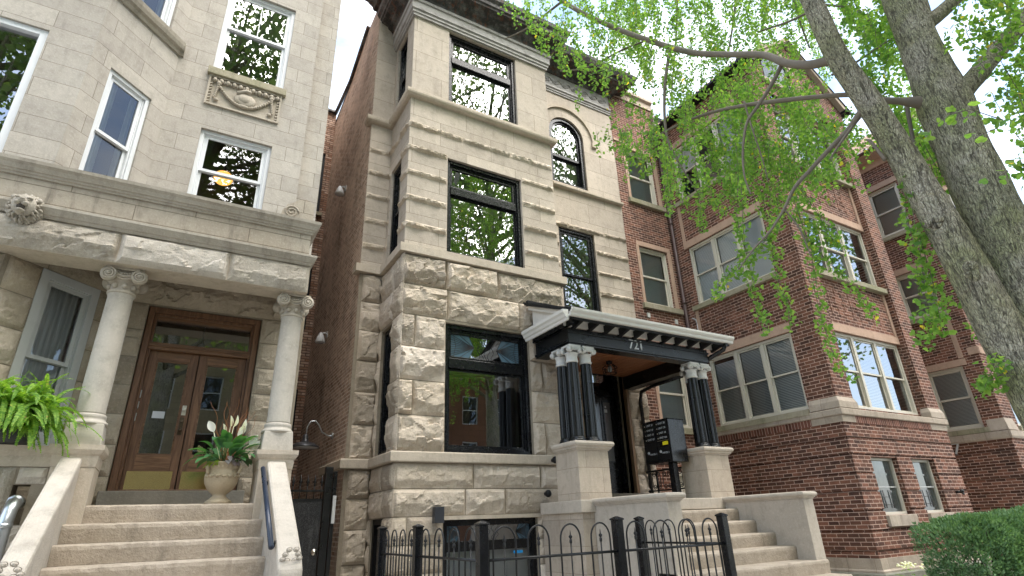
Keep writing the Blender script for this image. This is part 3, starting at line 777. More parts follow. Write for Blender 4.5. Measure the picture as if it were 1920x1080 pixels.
# ---- oak double doors
f = MB(); BF.ring(f, -0.65, 0.77, 0.53, 2.94, 0.075, -0.22, -0.03, wb=0.02)
BF.ring(f, -0.575, 0.695, 0.55, 2.865, 0.035, -0.2, -0.07, wb=0.01)
dfm = f.build('door_frame', WOOD, H1, bevel=0.006)
f = MB(); BF.box(f, -0.575, 0.695, 2.35, 2.45, -0.2, -0.05); BF.box(f, -0.56, 0.68, 2.39, 2.41, -0.05, -0.03)
BF.box(f, -0.54, 0.66, 2.78, 2.86, -0.2, -0.085); f.build('transom_bar', WOODX, dfm, bevel=0.006)
pane(BF, -0.545, 0.665, 2.45, 2.79, -0.15, dfm, GLASSD, 'transom_pane')
f = MB(); f.tube([BF.p(0.06, 2.9, -0.5), BF.p(0.06, 2.6, -0.5)], 0.008, 6); f.ball(BF.p(0.06, 2.55, -0.5), 0.06, 0.06, 0.07, 12, 8); f.build('hall_pendant', WHITE, dfm)
for sgn, x0, x1 in ((-1, -0.538, 0.052), (1, 0.064, 0.658)):
    d = MB(); st = 0.10
    BF.box(d, x0, x0 + st, 0.545, 2.345, -0.17, -0.12); BF.box(d, x1 - st, x1, 0.545, 2.345, -0.17, -0.12)
    leaf = d.build('door', WOOD, H1, bevel=0.004)
    d = MB(); BF.box(d, x0 + st, x1 - st, 2.22, 2.345, -0.17, -0.122); BF.box(d, x0 + st, x1 - st, 0.545, 0.98, -0.17, -0.122)
    BF.ring(d, x0 + st, x1 - st, 0.981, 2.219, 0.018, -0.16, -0.13)
    d.build('door_rail', WOODX, leaf, bevel=0.004)
    pane(BF, x0 + st, x1 - st, 0.98, 2.22, -0.145, leaf, GLASSD)
    d = MB(); BF.box(d, x0 + 0.04, x1 - 0.05, 0.56, 0.78, -0.12, -0.115); d.build('kick_plate', BRASS, leaf)
d = MB(); BF.box(d, -0.03, 0.02, 1.50, 1.63, -0.12, -0.108); d.tube([BF.p(-0.005, 1.57, -0.11), BF.p(-0.005, 1.57, -0.085)], 0.022, 12)
d.build('deadbolt', NICK, dfm, bevel=0.003)
d = MB(); BF.box(d, -0.035, 0.015, 1.24, 1.47, -0.12, -0.108); d.ball(BF.p(-0.01, 1.30, -0.06), 0.028, 0.03, 0.028, 12, 8); d.tube([BF.p(-0.01, 1.41, -0.11), BF.p(-0.01, 1.41, -0.09)], 0.018, 12)
d.build('door_knob', paint('aged_bronze', (0.10, 0.075, 0.05), 0.4, 0.3, 0.5, metal=0.8), dfm, bevel=0.003)
for z in (1.75, 1.6, 1.45): d = MB(); BF.box(d, -0.545, -0.53, z - 0.05, z + 0.05, -0.125, -0.11); d.build('hinge', STEEL, dfm)
d = MB(); BF.rect(d, -0.36, -0.22, 1.45, 1.54, -0.138); d.build('paper_notice', SHADE, dfm)
mb = MB(); mb.box(-0.72, 0.86, 8.42, 8.62, 0.33, 0.528); mb.build('threshold', stone('grey_threshold_stone', (0.25, 0.235, 0.2), (0.2, 0.185, 0.155), stain=0.4), H1, bevel=0.01)

# ---- front steps (a stoop of its own)
ST = thing('front_steps', 'tan concrete steps between sloping cheek walls leading to the oak double doors', 'steps', (0.06, 6.2, GZ))
mb = MB(); x0, x1 = -0.83, 0.95
for k in range(10):
    z = 0.33 - 0.18 * k; y = 7.45 - 0.29 * k
    y1 = 8.42 if k == 0 else y + 0.30
    x0k = x0 + (-0.0 if k else 0.12); x1k = x1
    mb.box(x0 + 0.001, x1 - 0.001, y, y1, max(GZ, z - 0.18) + (0.002 if k < 9 else 0), z) if False else None
mb2 = MB()
rg = random.Random(4)
for k in range(10):
    z = 0.33 - 0.18 * k; y = 7.45 - 0.29 * k; zb = z - 0.185 if k < 9 else GZ
    yb = 8.6 if k == 0 else y + 0.295
    n = 60; row = []
    for i in range(n + 1):
        x = x0 + (x1 - x0) * i / n
        w1 = 0.006 * fbm(x * 2.1, k * 3.3, 0.5); ch = 0.010 * max(0, fbm(x * 9, k * 7.7, 2.0)) + 0.005 * max(0, fbm(x * 30, k * 5.1, 1.0))
        row.append([(x, yb, z), (x, y + 0.022 + w1 + ch, z - ch * 0.4), (x, y + 0.004 + w1 + ch * 0.6, z - 0.016 - ch), (x, y + w1, z - 0.05), (x, y + 0.012 + w1, zb)])
    pts = [p for r_ in row for p in r_]
    mb2.add(pts, [[i * 5 + j, i * 5 + j + 1, (i + 1) * 5 + j + 1, (i + 1) * 5 + j] for i in range(n) for j in range(4)])
mb2.build('steps', STEP, ST, fixn=True)
def cheek(xa, xb, nm):
    top = [(7.42, 0.80), (5.95, -0.15), (5.80, -0.30), (5.78, GZ)]
    m_ = MB(); n = len(top)
    L = [(xa, y, z) for y, z in top] + [(xa, 7.42, GZ)]; Rr = [(xb, y, z) for y, z in top] + [(xb, 7.42, GZ)]
    m_.add(L + Rr, [[0, 4, 3, 2, 1][::1], [5, 6, 7, 8, 9]] + [[i, i + 1, i + 6, i + 5] for i in range(3)])
    o = m_.build('cheek_wall', CHEEK, ST, bevel=0.03, fixn=True)
    c = MB(); xm = (xa + xb) / 2
    for (dx, dz) in ((-0.055, 0.05), (0.055, 0.05), (-0.03, 0.0), (0.035, 0.0), (-0.07, 0.01), (0.075, 0.015), (0.0, -0.04), (-0.03, 0.09), (0.03, 0.09)):
        c.ball((xm + dx, 5.868 - dz * 0.7, -0.235 + dz), 0.017, 0.010, 0.015, 8, 6)
        c.tube([(xm + dx + 0.024 * math.cos(t), 5.862 - dz * 0.7 - 0.018 * math.sin(t), -0.232 + dz + 0.02 * math.sin(t)) for t in [i * PI / 5 for i in range(11)]], 0.004, 5)
    c.build('carved_knob', CHEEK, o)
cheek(-1.02, -0.832, 'l'); cheek(0.952, 1.17, 'r')
HR = thing('handrail', 'dark blue-black round handrail bolted along the right cheek wall of the left steps', 'handrail', (0.9, 6.6, -0.2))
mb = MB(); mb.tube([(0.905, 7.3, 0.70), (0.905, 6.0, -0.12)], 0.026, 14); mb.build('rail', paint('navy_rail_paint', (0.02, 0.03, 0.055), 0.3, 0.4, 0.5), HR)
for y in (7.1, 6.12):
    z = 0.70 - (7.3 - y) * 0.82 / 1.3
    mb = MB(); mb.tube([(0.905, y, z - 0.02), (0.93, y, z - 0.05), (0.955, y, z - 0.05)], 0.009, 8); mb.tube([(0.945, y, z - 0.05), (0.954, y, z - 0.05)], 0.03, 12); mb.build('bracket', IRON, HR)
# ================================================================== CENTRE: rock-faced greystone
H2 = thing('greystone_house', 'tan greystone rowhouse with rock-faced base, square bay and black framed windows', 'house', (5.8, 9.0, GZ))
CF = Basis((0, 8.4, 0), (1, 0, 0), (0, -1, 0))            # bay front
CS = Basis((2.86, 0, 0), (0, -1, 0), (-1, 0, 0))          # bay left side, a = -y
CM = Basis((0, 9.55, 0), (1, 0, 0), (0, -1, 0))           # main wall
BX0, BX1, MX0, MX1 = 2.86, 6.2, 2.41, 9.27
ops = [(3.67, 5.36, -1.2, 0.09), (3.67, 5.36, 1.08, 3.27), (3.67, 5.36, 4.6, 6.73), (3.67, 5.36, 8.085, 10.13)]
sops = [(-9.40, -8.80, -1.3, 0.14), (-9.40, -8.80, 1.08, 3.27), (-9.40, -8.80, 4.6, 6.73), (-9.40, -8.80, 8.085, 10.1)]
DX0, DX1 = 7.66, 8.58
# smooth walls with real openings
def arch_wall(mb, B, a0, a1, b0, b1, ax0, ax1, s0, spring, n=16, rev=0.2):
    """a wall piece with one round-headed opening"""
    B.wall(mb, a0, a1, b0, spring, [(ax0, ax1, s0, spring + 1)], rev)
    B.rect(mb, a0, ax0, spring, b1); B.rect(mb, ax1, a1, spring, b1)
    cx = (ax0 + ax1) / 2; r = (ax1 - ax0) / 2
    ang = [PI - PI * i / n for i in range(n + 1)]
    for i in range(n):
        x_, y_ = cx + r * math.cos(ang[i]), spring + r * math.sin(ang[i]); x2, y2 = cx + r * math.cos(ang[i + 1]), spring + r * math.sin(ang[i + 1])
        mb.quad(B.p(x_, y_), B.p(x2, y2), B.p(x2, b1), B.p(x_, b1))
        mb.quad(B.p(x_, y_, -rev), B.p(x2, y2, -rev), B.p(x2, y2), B.p(x_, y_))
mb = MB()
CF.wall(mb, BX0, BX1, 4.6, 7.93, ops, 0.22); CF.wall(mb, BX0, BX1, 8.07, 10.4, ops, 0.22)
CS.wall(mb, -9.55, -8.4, 4.6, 7.93, sops, 0.2); CS.wall(mb, -9.55, -8.4, 8.07, 10.4, sops, 0.2)
mb.quad((BX1, 8.4, GZ), (BX1, 9.55, GZ), (BX1, 9.55, 10.4), (BX1, 8.4, 10.4))
CM.wall(mb, MX0, BX0, 4.6, 7.93); CM.wall(mb, MX0, BX0, 8.07, 11.6)
CM.wall(mb, BX1, MX1, 3.9, 7.76, [(7.11, 8.2, 4.5, 6.65)], 0.22)
arch_wall(mb, CM, BX1, MX1, 7.86, 11.6, 7.05, 8.17, 7.95, 9.55, 18, 0.22)
mb.build('upper_wall', LIME, H2)
# rock-faced bands of the second floor
mb = MB()
bands = [5.04 + 0.56 * k for k in range(5)]
for k, z in enumerate(bands):
    z0, z1 = z - 0.062, z + 0.062
    def seg(B, a0, a1, sd, cut=1.2):
        mb = MB(); x = a0; rg2 = random.Random(sd)
        while x < a1 - 0.01:
            q = min(a1, x + rg2.uniform(0.6, cut))
            if a1 - q < 0.25: q = a1
            rock(mb, B, x, q, z0 + rg2.uniform(-.012, .012), z1 + rg2.uniform(-.012, .012), 0.05, rg2.randint(0, 99999), 0.018, 0.002, 0.0, False, 0.75); x = q
        mb.build('rock_band', ROCK, H2)
    win = 4.6 < z < 6.73
    if win: seg(CF, BX0 - 0.02, 3.66, 10 + k); seg(CF, 5.37, BX1, 30 + k)
    else: seg(CF, BX0 - 0.02, BX1, 50 + k)
    if win: seg(CS, -8.79, -8.40, 70 + k, 0.8); seg(CS, -9.54, -9.41, 75 + k)
    else: seg(CS, -9.54, -8.40, 80 + k)
    seg(CM, MX0, BX0 - 0.01, 90 + k)
    if k < 4 :
        if z < 6.65: seg(CM, BX1, 7.10, 110 + k); seg(CM, 8.21, MX1, 130 + k)
        else: seg(CM, BX1, MX1, 150 + k)
mb = MB()
for zz in (4.48,):
    z0, z1 = zz - 0.075, zz + 0.075
    rock(mb, CM, 8.21, MX1, z0, z1, 0.08, 5, 0.02, 0.002, 0.0, False)
mb.build('rock_band', ROCK, H2)
# backing of the rock-faced storeys and the rock itself
mb = MB()
CF.wall(mb, BX0, BX1, GZ, 4.6, ops, 0.22); CS.wall(mb, -9.55, -8.4, GZ, 4.6, sops, 0.2)
CM.wall(mb, MX0, BX0, GZ, 4.6); CM.wall(mb, BX1, MX1, GZ, 3.9, [(DX0, DX1, 0.3, 3.2)], 0.35)
mb.build('backing_wall', MORT, H2)
mb = MB()
c1 = courses(1.08, 4.44, 0.56); cb = [(-1.38, -1.0), (-1.0, -0.61), (-0.61, -0.23), (-0.23, 0.15), (0.15, 0.54), (0.54, 0.92)]
cb2 = [(-1.38, -0.95), (-0.95, -0.5), (-0.5, 0.0), (0.0, 0.46), (0.46, 0.92)]
rock_wall(mb, CF, BX0 - 0.03, BX1, c1, ops, 0.095, 101, 0.7, 1.5, cell=0.024, rough=1.15)
mb.build('rock_faced_wall', ROCK, H2); mb = MB(); rock_wall(mb, CS, -9.52, -8.40 + 0.06, c1, sops, 0.065, 102, 0.4, 0.9, cell=0.026)
mb.build('rock_faced_wall', ROCK, H2); mb = MB(); rock_wall(mb, CM, MX0 + 0.06, BX0 - 0.0, c1, (), 0.085, 103, 0.4, 0.9, cell=0.024, rough=1.15)
mb.build('rock_faced_wall', ROCK, H2); mb = MB(); rock_wall(mb, CM, BX1, MX1, courses(0.3, 3.9, 0.56), [(DX0 - 0.08, DX1 + 0.08, 0.2, 3.2)], 0.10, 104, 0.6, 1.2, cell=0.03)
mb.build('rock_faced_wall', ROCK, H2); mb = MB(); rock_wall(mb, CF, BX0 - 0.02, BX1, cb, ops, 0.06, 105, 0.6, 1.4, cell=0.024, rough=0.9)
mb.build('rock_faced_wall', ROCK, H2); mb = MB(); rock_wall(mb, CS, -9.52, -8.40 + 0.04, cb, sops, 0.05, 106, 0.5, 0.9, cell=0.026)
mb.build('rock_faced_wall', ROCK, H2); mb = MB(); rock_wall(mb, CM, MX0 + 0.06, BX0, cb2, (), 0.09, 107, 0.25, 0.4, cell=0.024, rough=1.15)
mb.build('rock_faced_wall', ROCK, H2)
# dressed edge of the corner and string courses
course_part('string_course', LIMEP, H2, [(MX0, 11), (MX0, 9.55), (BX0, 9.55), (BX0, 8.4), (BX1, 8.4), (BX1, 9.55)], [(-0.1, 0.92), (0.085, 0.92), (0.095, 0.935), (0.095, 1.06), (0.08, 1.078), (-0.1, 1.079)], 0.004)
course_part('string_course', LIMEP, H2, [(MX0, 9.7), (MX0, 9.55), (BX0, 9.55), (BX0, 8.4), (BX1, 8.4), (BX1, 9.55)], [(-0.1, 4.44), (0.10, 4.44), (0.10, 4.598), (-0.1, 4.598)], 0.004)
course_part('string_course', LIMEP, H2, [(MX0, 9.7), (MX0, 9.55), (BX0, 9.55), (BX0, 8.4), (BX1 + 0.02, 8.4), (BX1 + 0.02, 9.55)], [(-0.1, 7.93), (0.07, 7.93), (0.11, 7.965), (0.12, 8.0), (0.12, 8.06), (0.09, 8.083), (-0.1, 8.083)], 0.004)
course_part('string_course', LIMEP, H2, [(7.0, 9.55), (MX1, 9.55)], [(-0.1, 7.76), (0.07, 7.76), (0.10, 7.79), (0.10, 7.85), (-0.1, 7.86)], 0.004)
# arch moulding over the round-headed window
mb = MB(); cx, sp = 7.61, 9.55
for (ra, rb, pr) in ((0.86, 0.93, 0.05), (0.93, 0.97, 0.035)):
    n = 26; pts = []
    for i in range(n + 1):
        t = PI - PI * i / n - (0.0)
        for rr in (ra, rb): pts += [CM.p(cx + rr * math.cos(t), sp + rr * math.sin(t), 0.0), CM.p(cx + rr * math.cos(t), sp + rr * math.sin(t), pr)]
    fs = []
    for i in range(n):
        o = i * 4; fs += [[o + 1, o + 5, o + 7, o + 3], [o, o + 4, o + 5, o + 1], [o + 3, o + 7, o + 6, o + 2]]
    mb.add(pts, fs)
CM.box(mb, 8.44, 8.60, 9.42, 9.55, 0, 0.06)
mb.build('arch_moulding', LIMEP, H2, fixn=True)
# windows
transom_window(CF, 3.67, 5.36, 1.08, 3.27, 2.58, H2, True, GLASSR)
transom_window(CF, 3.67, 5.36, 4.6, 6.73, 6.05, H2, False, GLASSR)
transom_window(CF, 3.67, 5.36, 8.085, 10.13, 9.42, H2, False, GLASSR)
f = MB(); CF.ring(f, 3.67, 5.36, -1.2, 0.09, 0.09, -0.2, -0.06); CF.box(f, 3.76, 5.27, -0.36, -0.22, -0.19, -0.08); CF.box(f, 4.38, 4.5, -1.11, -0.36, -0.19, -0.08)
w = f.build('window', BLACK, H2, bevel=0.005)
leaded_light(CF, 3.76, 5.27, -0.22, 0.0, -0.14, w); pane(CF, 3.76, 4.38, -1.11, -0.36, -0.14, w, GLASS); pane(CF, 4.5, 5.27, -1.11, -0.36, -0.14, w, GLASS)
backing(CF, 3.7, 5.3, -1.2, -0.36, -0.24, w, 'fullshade')
f = MB(); CF.box(f, 4.93, 5.1, -0.43, -0.39, -0.08, -0.075); f.build('tape_strip', emit('blue_tape', (0.02, 0.3, 0.75), 0.5) if False else paint('blue_tape', (0.02, 0.30, 0.72)), w)
mb = MB(); CF.box(mb, 3.62, 5.4, 0.092, 0.148, -0.1, 0.05); mb.build('steel_lintel', LIMEP, H2)
for (z0, z1) in ((1.08, 3.27), (4.6, 6.73), (8.085, 10.1)):
    hung_window(CS, -9.40, -8.80, z0, z1, H2, BLACK, 0.075, back=None)
f = MB(); CS.ring(f, -9.40, -8.80, -1.3, 0.14, 0.08, -0.2, -0.03); w = f.build('window', BLACKM, H2); pane(CS, -9.32, -8.88, -1.22, 0.06, -0.12, w, GLASS)
hung_window(CM, 7.11, 8.2, 4.5, 6.65, H2, BLACK, 0.08, back='shade', g=GLASSR, meet=0.42)
# round-headed window
f = MB(); n = 22; cx, sp, r0 = 7.61, 9.55, 0.56
def arch_ring(f, ra, rb, c0, c1, zb):
    pts = []; seq = [(-1, zb)] + [None] * (n + 1) + [(1, zb)]
    ins = []; outs = []
    outs.append((cx - ra, zb)); ins.append((cx - rb, zb))
    for i in range(n + 1):
        t = PI - PI * i / n; outs.append((cx + ra * math.cos(t), sp + ra * math.sin(t))); ins.append((cx + rb * math.cos(t), sp + rb * math.sin(t)))
    outs.append((cx + ra, zb)); ins.append((cx + rb, zb))
    m_ = len(outs)
    for (o, i_) in zip(outs, ins):
        pts += [CM.p(o[0], o[1], c1), CM.p(i_[0], i_[1], c1), CM.p(o[0], o[1], c0), CM.p(i_[0], i_[1], c0)]
    fs = []
    for k in range(m_ - 1):
        o = 4 * k; fs += [[o, o + 4, o + 5, o + 1], [o + 1, o + 5, o + 7, o + 3], [o + 2, o + 3, o + 7, o + 6], [o, o + 2, o + 6, o + 4]]
    f.add(pts, fs)
arch_ring(f, 0.555, 0.465, -0.2, -0.05, 7.95); CM.box(f, 7.145, 8.075, 7.95, 8.03, -0.2, -0.05)
w = f.build('window', BLACK, H2, fixn=True)
f = MB(); arch_ring(f, 0.464, 0.41, -0.16, -0.10, 8.85); CM.box(f, 7.2, 8.02, 8.82, 8.90, -0.16, -0.1); f.build('sash', BLACK, w, fixn=True)
f = MB(); CM.ring(f, 7.146, 8.074, 8.032, 8.86, 0.055, -0.195, -0.162); f.build('sash', BLACK, w)
f = MB(); pts = [CM.p(7.2, 8.9, -0.13), CM.p(8.02, 8.9, -0.13)] + [CM.p(cx + 0.41 * math.cos(PI * i / 16), sp + 0.41 * math.sin(PI * i / 16), -0.13) for i in range(17)]
f.add(pts, [list(range(len(pts)))]); f.build('pane', GLASSR, w)
pane(CM, 7.2, 8.02, 8.08, 8.81, -0.18, w, GLASSR)
backing(CM, 7.1, 8.1, 8.0, 10.1, -0.24, w, 'fullshade')
# interior, roof, rear
mb = MB(); mb.quad((2.5, 11.2, GZ), (9.26, 11.2, GZ), (9.26, 11.2, 11.6), (2.5, 11.2, 11.6)); mb.quad((9.26, 9.6, GZ), (9.26, 11.2, GZ), (9.26, 11.2, 11.6), (9.26, 9.6, 11.6)); mb.quad((6.2, 9.95, 3.9), (9.26, 9.95, 3.9), (9.26, 11.2, 3.9), (6.2, 11.2, 3.9))
for z in (0.5, 4.0, 7.5, 10.6): mb.quad((2.95, 8.7, z), (6.1, 8.7, z), (6.1, 11.2, z), (2.95, 11.2, z))
mb.build('interior_wall', ROOM, H2)
# party wall of common brick, with the light well behind
mb = MB()
mb.add([(MX0, 9.56, GZ), (MX0, 13.7, GZ), (MX0, 13.7, 10.95), (MX0, 12.0, 11.12), (MX0, 10.5, 11.62), (MX0, 9.56, 11.62)], [[0, 1, 2, 3, 4, 5][::-1]])
mb.build('side_wall', COMM, H2)
mb = MB()
LW = Basis((0, 13.7, 0), (1, 0, 0), (0, -1, 0))
lo = [(1.0, 2.24, 7.9, 9.85), (1.0, 2.24, 4.6, 6.3), (1.0, 2.24, 1.5, 3.1)]
LW.wall(mb, -1.0, MX0, GZ, 11.3, lo, 0.15)
mb.build('light_well_wall', COMP, H2)
for (a0, a1, b0, b1) in lo: hung_window(LW, a0, a1, b0, b1, H2, BLACKM, 0.06, back=None)
mb = MB(); LW.box(mb, 0.95, 2.3, 7.8, 7.895, 0, 0.08); mb.build('sill', SILL, H2)
mb = MB(); LW.rect(mb, 0.8, 2.35, 1.3, 10, -0.6); mb.build('light_well_room', ROOM, H2)
mb = MB()
mb.tube([(MX0 - 0.03, 13.7, 11.32), (MX0 - 0.03, 12.0, 11.16), (MX0 - 0.03, 10.5, 11.66)], 0.05, 6)
mb.box(-1.0, MX0, 13.6, 13.8, 11.3, 11.36)
mb.build('wall_coping', RUST, H2)
mb = MB(); mb.quad((MX0, 9.6, 11.3), (MX1, 9.6, 11.3), (MX1, 20, 10.8), (MX0, 20, 10.8)); mb.box(BX0 + 0.02, BX1 - 0.02, 8.45, 9.6, 10.9, 11.19)
mb.quad((MX0, 20, GZ), (MX1, 20, GZ), (MX1, 20, 11), (MX0, 20, 11)); mb.build('roof', ROOFB, H2)
# cornices
mb = MB()
path = [(BX0, 9.6), (BX0, 8.4), (BX1, 8.4), (BX1, 9.6)]
mb.sweep(path, [(-0.05, 10.15), (0.045, 10.15), (0.045, 10.21), (0.07, 10.22), (0.07, 10.28), (0.10, 10.30), (0.10, 10.49), (0.13, 10.50), (0.14, 10.56), (-0.05, 10.57)])
for k in range(34):
    x = BX0 - 0.05 + k * 0.1; mb.ball((x, 8.33, 10.405), 0.03, 0.03, 0.05, 6, 5)
mb.build('architrave', TINW, H2); mb = MB()
mb.sweep([(BX1, 9.55), (MX1, 9.55)], [(-0.03, 10.84), (0.03, 10.84), (0.03, 10.89), (0.05, 10.9), (0.05, 10.95), (0.08, 10.97), (0.08, 11.02), (-0.03, 11.03)])
block(CM, 'frieze', TINW, H2, BX1, MX1, 11.03, 11.5, -0.05, 0.02, 0)
mb.build('architrave', TINW, H2); block(CM, 'frieze', TINW, H2, MX0, BX0, 11.03, 11.5, -0.05, 0.02, 0)
mb = MB()
for k in range(9):     # scrolling frieze
    xc = 6.45 + k * 0.32
    for sgn in (-1, 1):
        sp_ = [(xc + sgn * (0.04 + 0.1 * math.cos(t * 1.0) * (1 - t / 9)), 11.26 + sgn * 0.1 * math.sin(t) * (1 - t / 9)) for t in [i * 0.5 for i in range(16)]]
        mb.tube([CM.p(x, z, 0.03) for x, z in sp_], 0.014, 5)
mb.build('frieze_ornament', TINW, H2)
mb = MB()
mb.sweep(path, [(-0.05, 10.56), (0.12, 10.56), (0.13, 10.66), (0.17, 10.72), (0.24, 10.76), (0.25, 10.82), (0.40, 10.87), (0.41, 10.92), (0.44, 10.94), (0.45, 11.02), (0.50, 11.10), (0.52, 11.2), (-0.05, 11.24)])
mb.build('cornice', RUST, H2); mb = MB()
mb.sweep([(MX0 - 0.05, 9.85), (MX0 - 0.05, 9.55), (MX1 + 0.06, 9.55), (MX1 + 0.06, 10.2)], [(-0.05, 11.5), (0.05, 11.5), (0.08, 11.6), (0.16, 11.66), (0.2, 11.7), (0.48, 11.76), (0.5, 11.82), (0.56, 11.86), (0.62, 12.0), (0.64, 12.08), (-0.05, 12.12)])
mb.box(BX0 - 0.1, BX1 + 0.1, 8.2, 9.5, 11.2, 11.3)
mb.build('cornice', RUST, H2)
# front door, recessed
f = MB(); CM.ring(f, DX0, DX1, 0.5, 3.2, 0.08, -0.34, -0.16, wb=0.02); CM.box(f, DX0 + 0.08, DX1 - 0.08, 2.62, 2.72, -0.34, -0.2)
fr = f.build('door_frame', BLACK, H2, bevel=0.006)
f = MB(); CM.box(f, DX1, DX1 + 0.07, 0.3, 3.2, -0.1, 0.1); f.build('brick_mould', TRIM, fr)
pane(CM, DX0 + 0.08, DX1 - 0.08, 2.72, 3.12, -0.28, fr, GLASSD, 'transom_pane')
f = MB(); a0, a1 = DX0 + 0.085, DX1 - 0.085
CM.box(f, a0, a1, 0.525, 2.615, -0.32, -0.27)
for (b0, b1, p0, p1) in ((0.62, 1.02, a0 + 0.1, (a0 + a1) / 2 - 0.04), (0.62, 1.02, (a0 + a1) / 2 + 0.04, a1 - 0.1), (1.15, 2.5, a0 + 0.1, (a0 + a1) / 2 - 0.03), (1.15, 2.5, (a0 + a1) / 2 + 0.03, a1 - 0.1)):
    CM.ring(f, p0, p1, b0, b1, 0.025, -0.27, -0.25)
dr = f.build('door', BLACK, H2, bevel=0.003)
for p0, p1 in ((a0 + 0.13, (a0 + a1) / 2 - 0.06), ((a0 + a1) / 2 + 0.06, a1 - 0.13)): pane(CM, p0, p1, 1.18, 2.47, -0.262, dr, paint('dark_door_pane', (0.10, 0.105, 0.11), 0.05, 0.2, 0.9), 'pane')
f = MB(); CM.box(f, (a0 + a1) / 2 + 0.07, (a0 + a1) / 2 + 0.15, 2.24, 2.31, -0.262, -0.258); CM.box(f, (a0 + a1) / 2 + 0.09, (a0 + a1) / 2 + 0.13, 2.34, 2.39, -0.262, -0.258); f.build('sticker', SHADE, dr)
f = MB(); f.ball(CM.p(a0 + 0.06, 1.35, -0.23), 0.03, 0.03, 0.03, 10, 7); f.build('handle', NICK, dr)
mb = MB(); CM.box(mb, DX0 - 0.25, MX1 - 0.3, 0.302, 0.5, -0.36, 0.22); mb.build('threshold', stone('grey_sill_stone', (0.28, 0.255, 0.215), (0.2, 0.18, 0.15), stain=0.4), H2, bevel=0.008)

# small things fixed to the greystone
S1 = MB(); CF.box(S1, 3.45, 3.60, 0.05, 0.275, 0.095, 0.20); CF.box(S1, 3.48, 3.57, 0.1, 0.22, 0.06, 0.095)
tag(S1.build('wall_sconce', paint('dark_grey_fixture', (0.03, 0.032, 0.038), 0.4, 0.1), at=(3.52, 8.25, 0.05), bevel=0.004), 'small dark grey box sconce on the rock-faced wall above the basement window', 'wall light')
for nm, pos, lab in (('hose_bib_cap', (5.665, 8.27, 0.99), 'round black cap on the string course beside the stone pier'), ('hose_bib_cap', (5.50, 8.30, 0.45), 'round black cap on a pale plate low beside the stone pier')):
    m_ = MB(); m_.ball((pos[0], pos[1] - 0.06, pos[2]), 0.055, 0.06, 0.06, 14, 10); m_.tube([(pos[0] - 0.01, pos[1] - 0.05, pos[2]), (pos[0], pos[1] + 0.02, pos[2])], 0.035, 10)
    tag(m_.build(nm, BLACKM, at=pos), lab, 'pipe cap')
def flood(pos, lab):
    t = thing('security_light', lab, 'wall light', pos)
    m_ = MB(); x, y, z = pos; m_.lathe([(0.10, -0.14), (0.11, -0.12), (0.07, 0.0), (0.03, 0.08), (0.01, 0.1)], (x - 0.13, y, z), 14); m_.build('lamp_shade', WHITE, t)
    m_ = MB(); m_.tube([(x - 0.12, y, z + 0.06), (x - 0.05, y, z + 0.1), (x + 0.0, y, z + 0.06)], 0.02, 8); m_.box(x - 0.015, x, y - 0.06, y + 0.06, z, z + 0.12); m_.build('bracket', GRAYP, t)
flood((2.405, 11.45, 7.35), 'small white cone light high on the brown brick party wall')
flood((2.405, 11.9, 3.87), 'small white cone light lower on the brown brick party wall')
# gooseneck lamp on the party wall
G = thing('gooseneck_lamp', 'black gooseneck barn lamp on the brown brick wall above the alley gate', 'wall light', (2.40, 10.5, 1.55))
x, y, z = 2.40, 10.5, 1.58
mb = MB(); path_ = [(x - 0.01, y, z), (x - 0.08, y, z + 0.0), (x - 0.2, y, z + 0.06), (x - 0.26, y, z + 0.18), (x - 0.33, y, z + 0.25), (x - 0.41, y, z + 0.24), (x - 0.46, y, z + 0.14), (x - 0.47, y, z - 0.05)]
mb.tube(path_, 0.014, 10); mb.tube([(x - 0.02, y, z), (x, y, z)], 0.06, 14); mb.build('arm', STEEL, G)
mb = MB(); mb.lathe([(0.03, 0.16), (0.045, 0.14), (0.05, 0.06), (0.07, 0.03), (0.16, 0.005), (0.24, -0.05), (0.25, -0.075), (0.245, -0.075), (0.15, -0.03), (0.02, 0.0)], (x - 0.47, y, z - 0.15), 28); mb.build('lamp_shade', paint('gunmetal_shade', (0.05, 0.052, 0.058), 0.3, 0.2, 0.6, metal=0.4), G)
mb = MB(); mb.lathe([(0.235, -0.006), (0.232, 0.0)], (x - 0.47, y, z - 0.215), 28); mb.build('diffuser', WHITE, G)
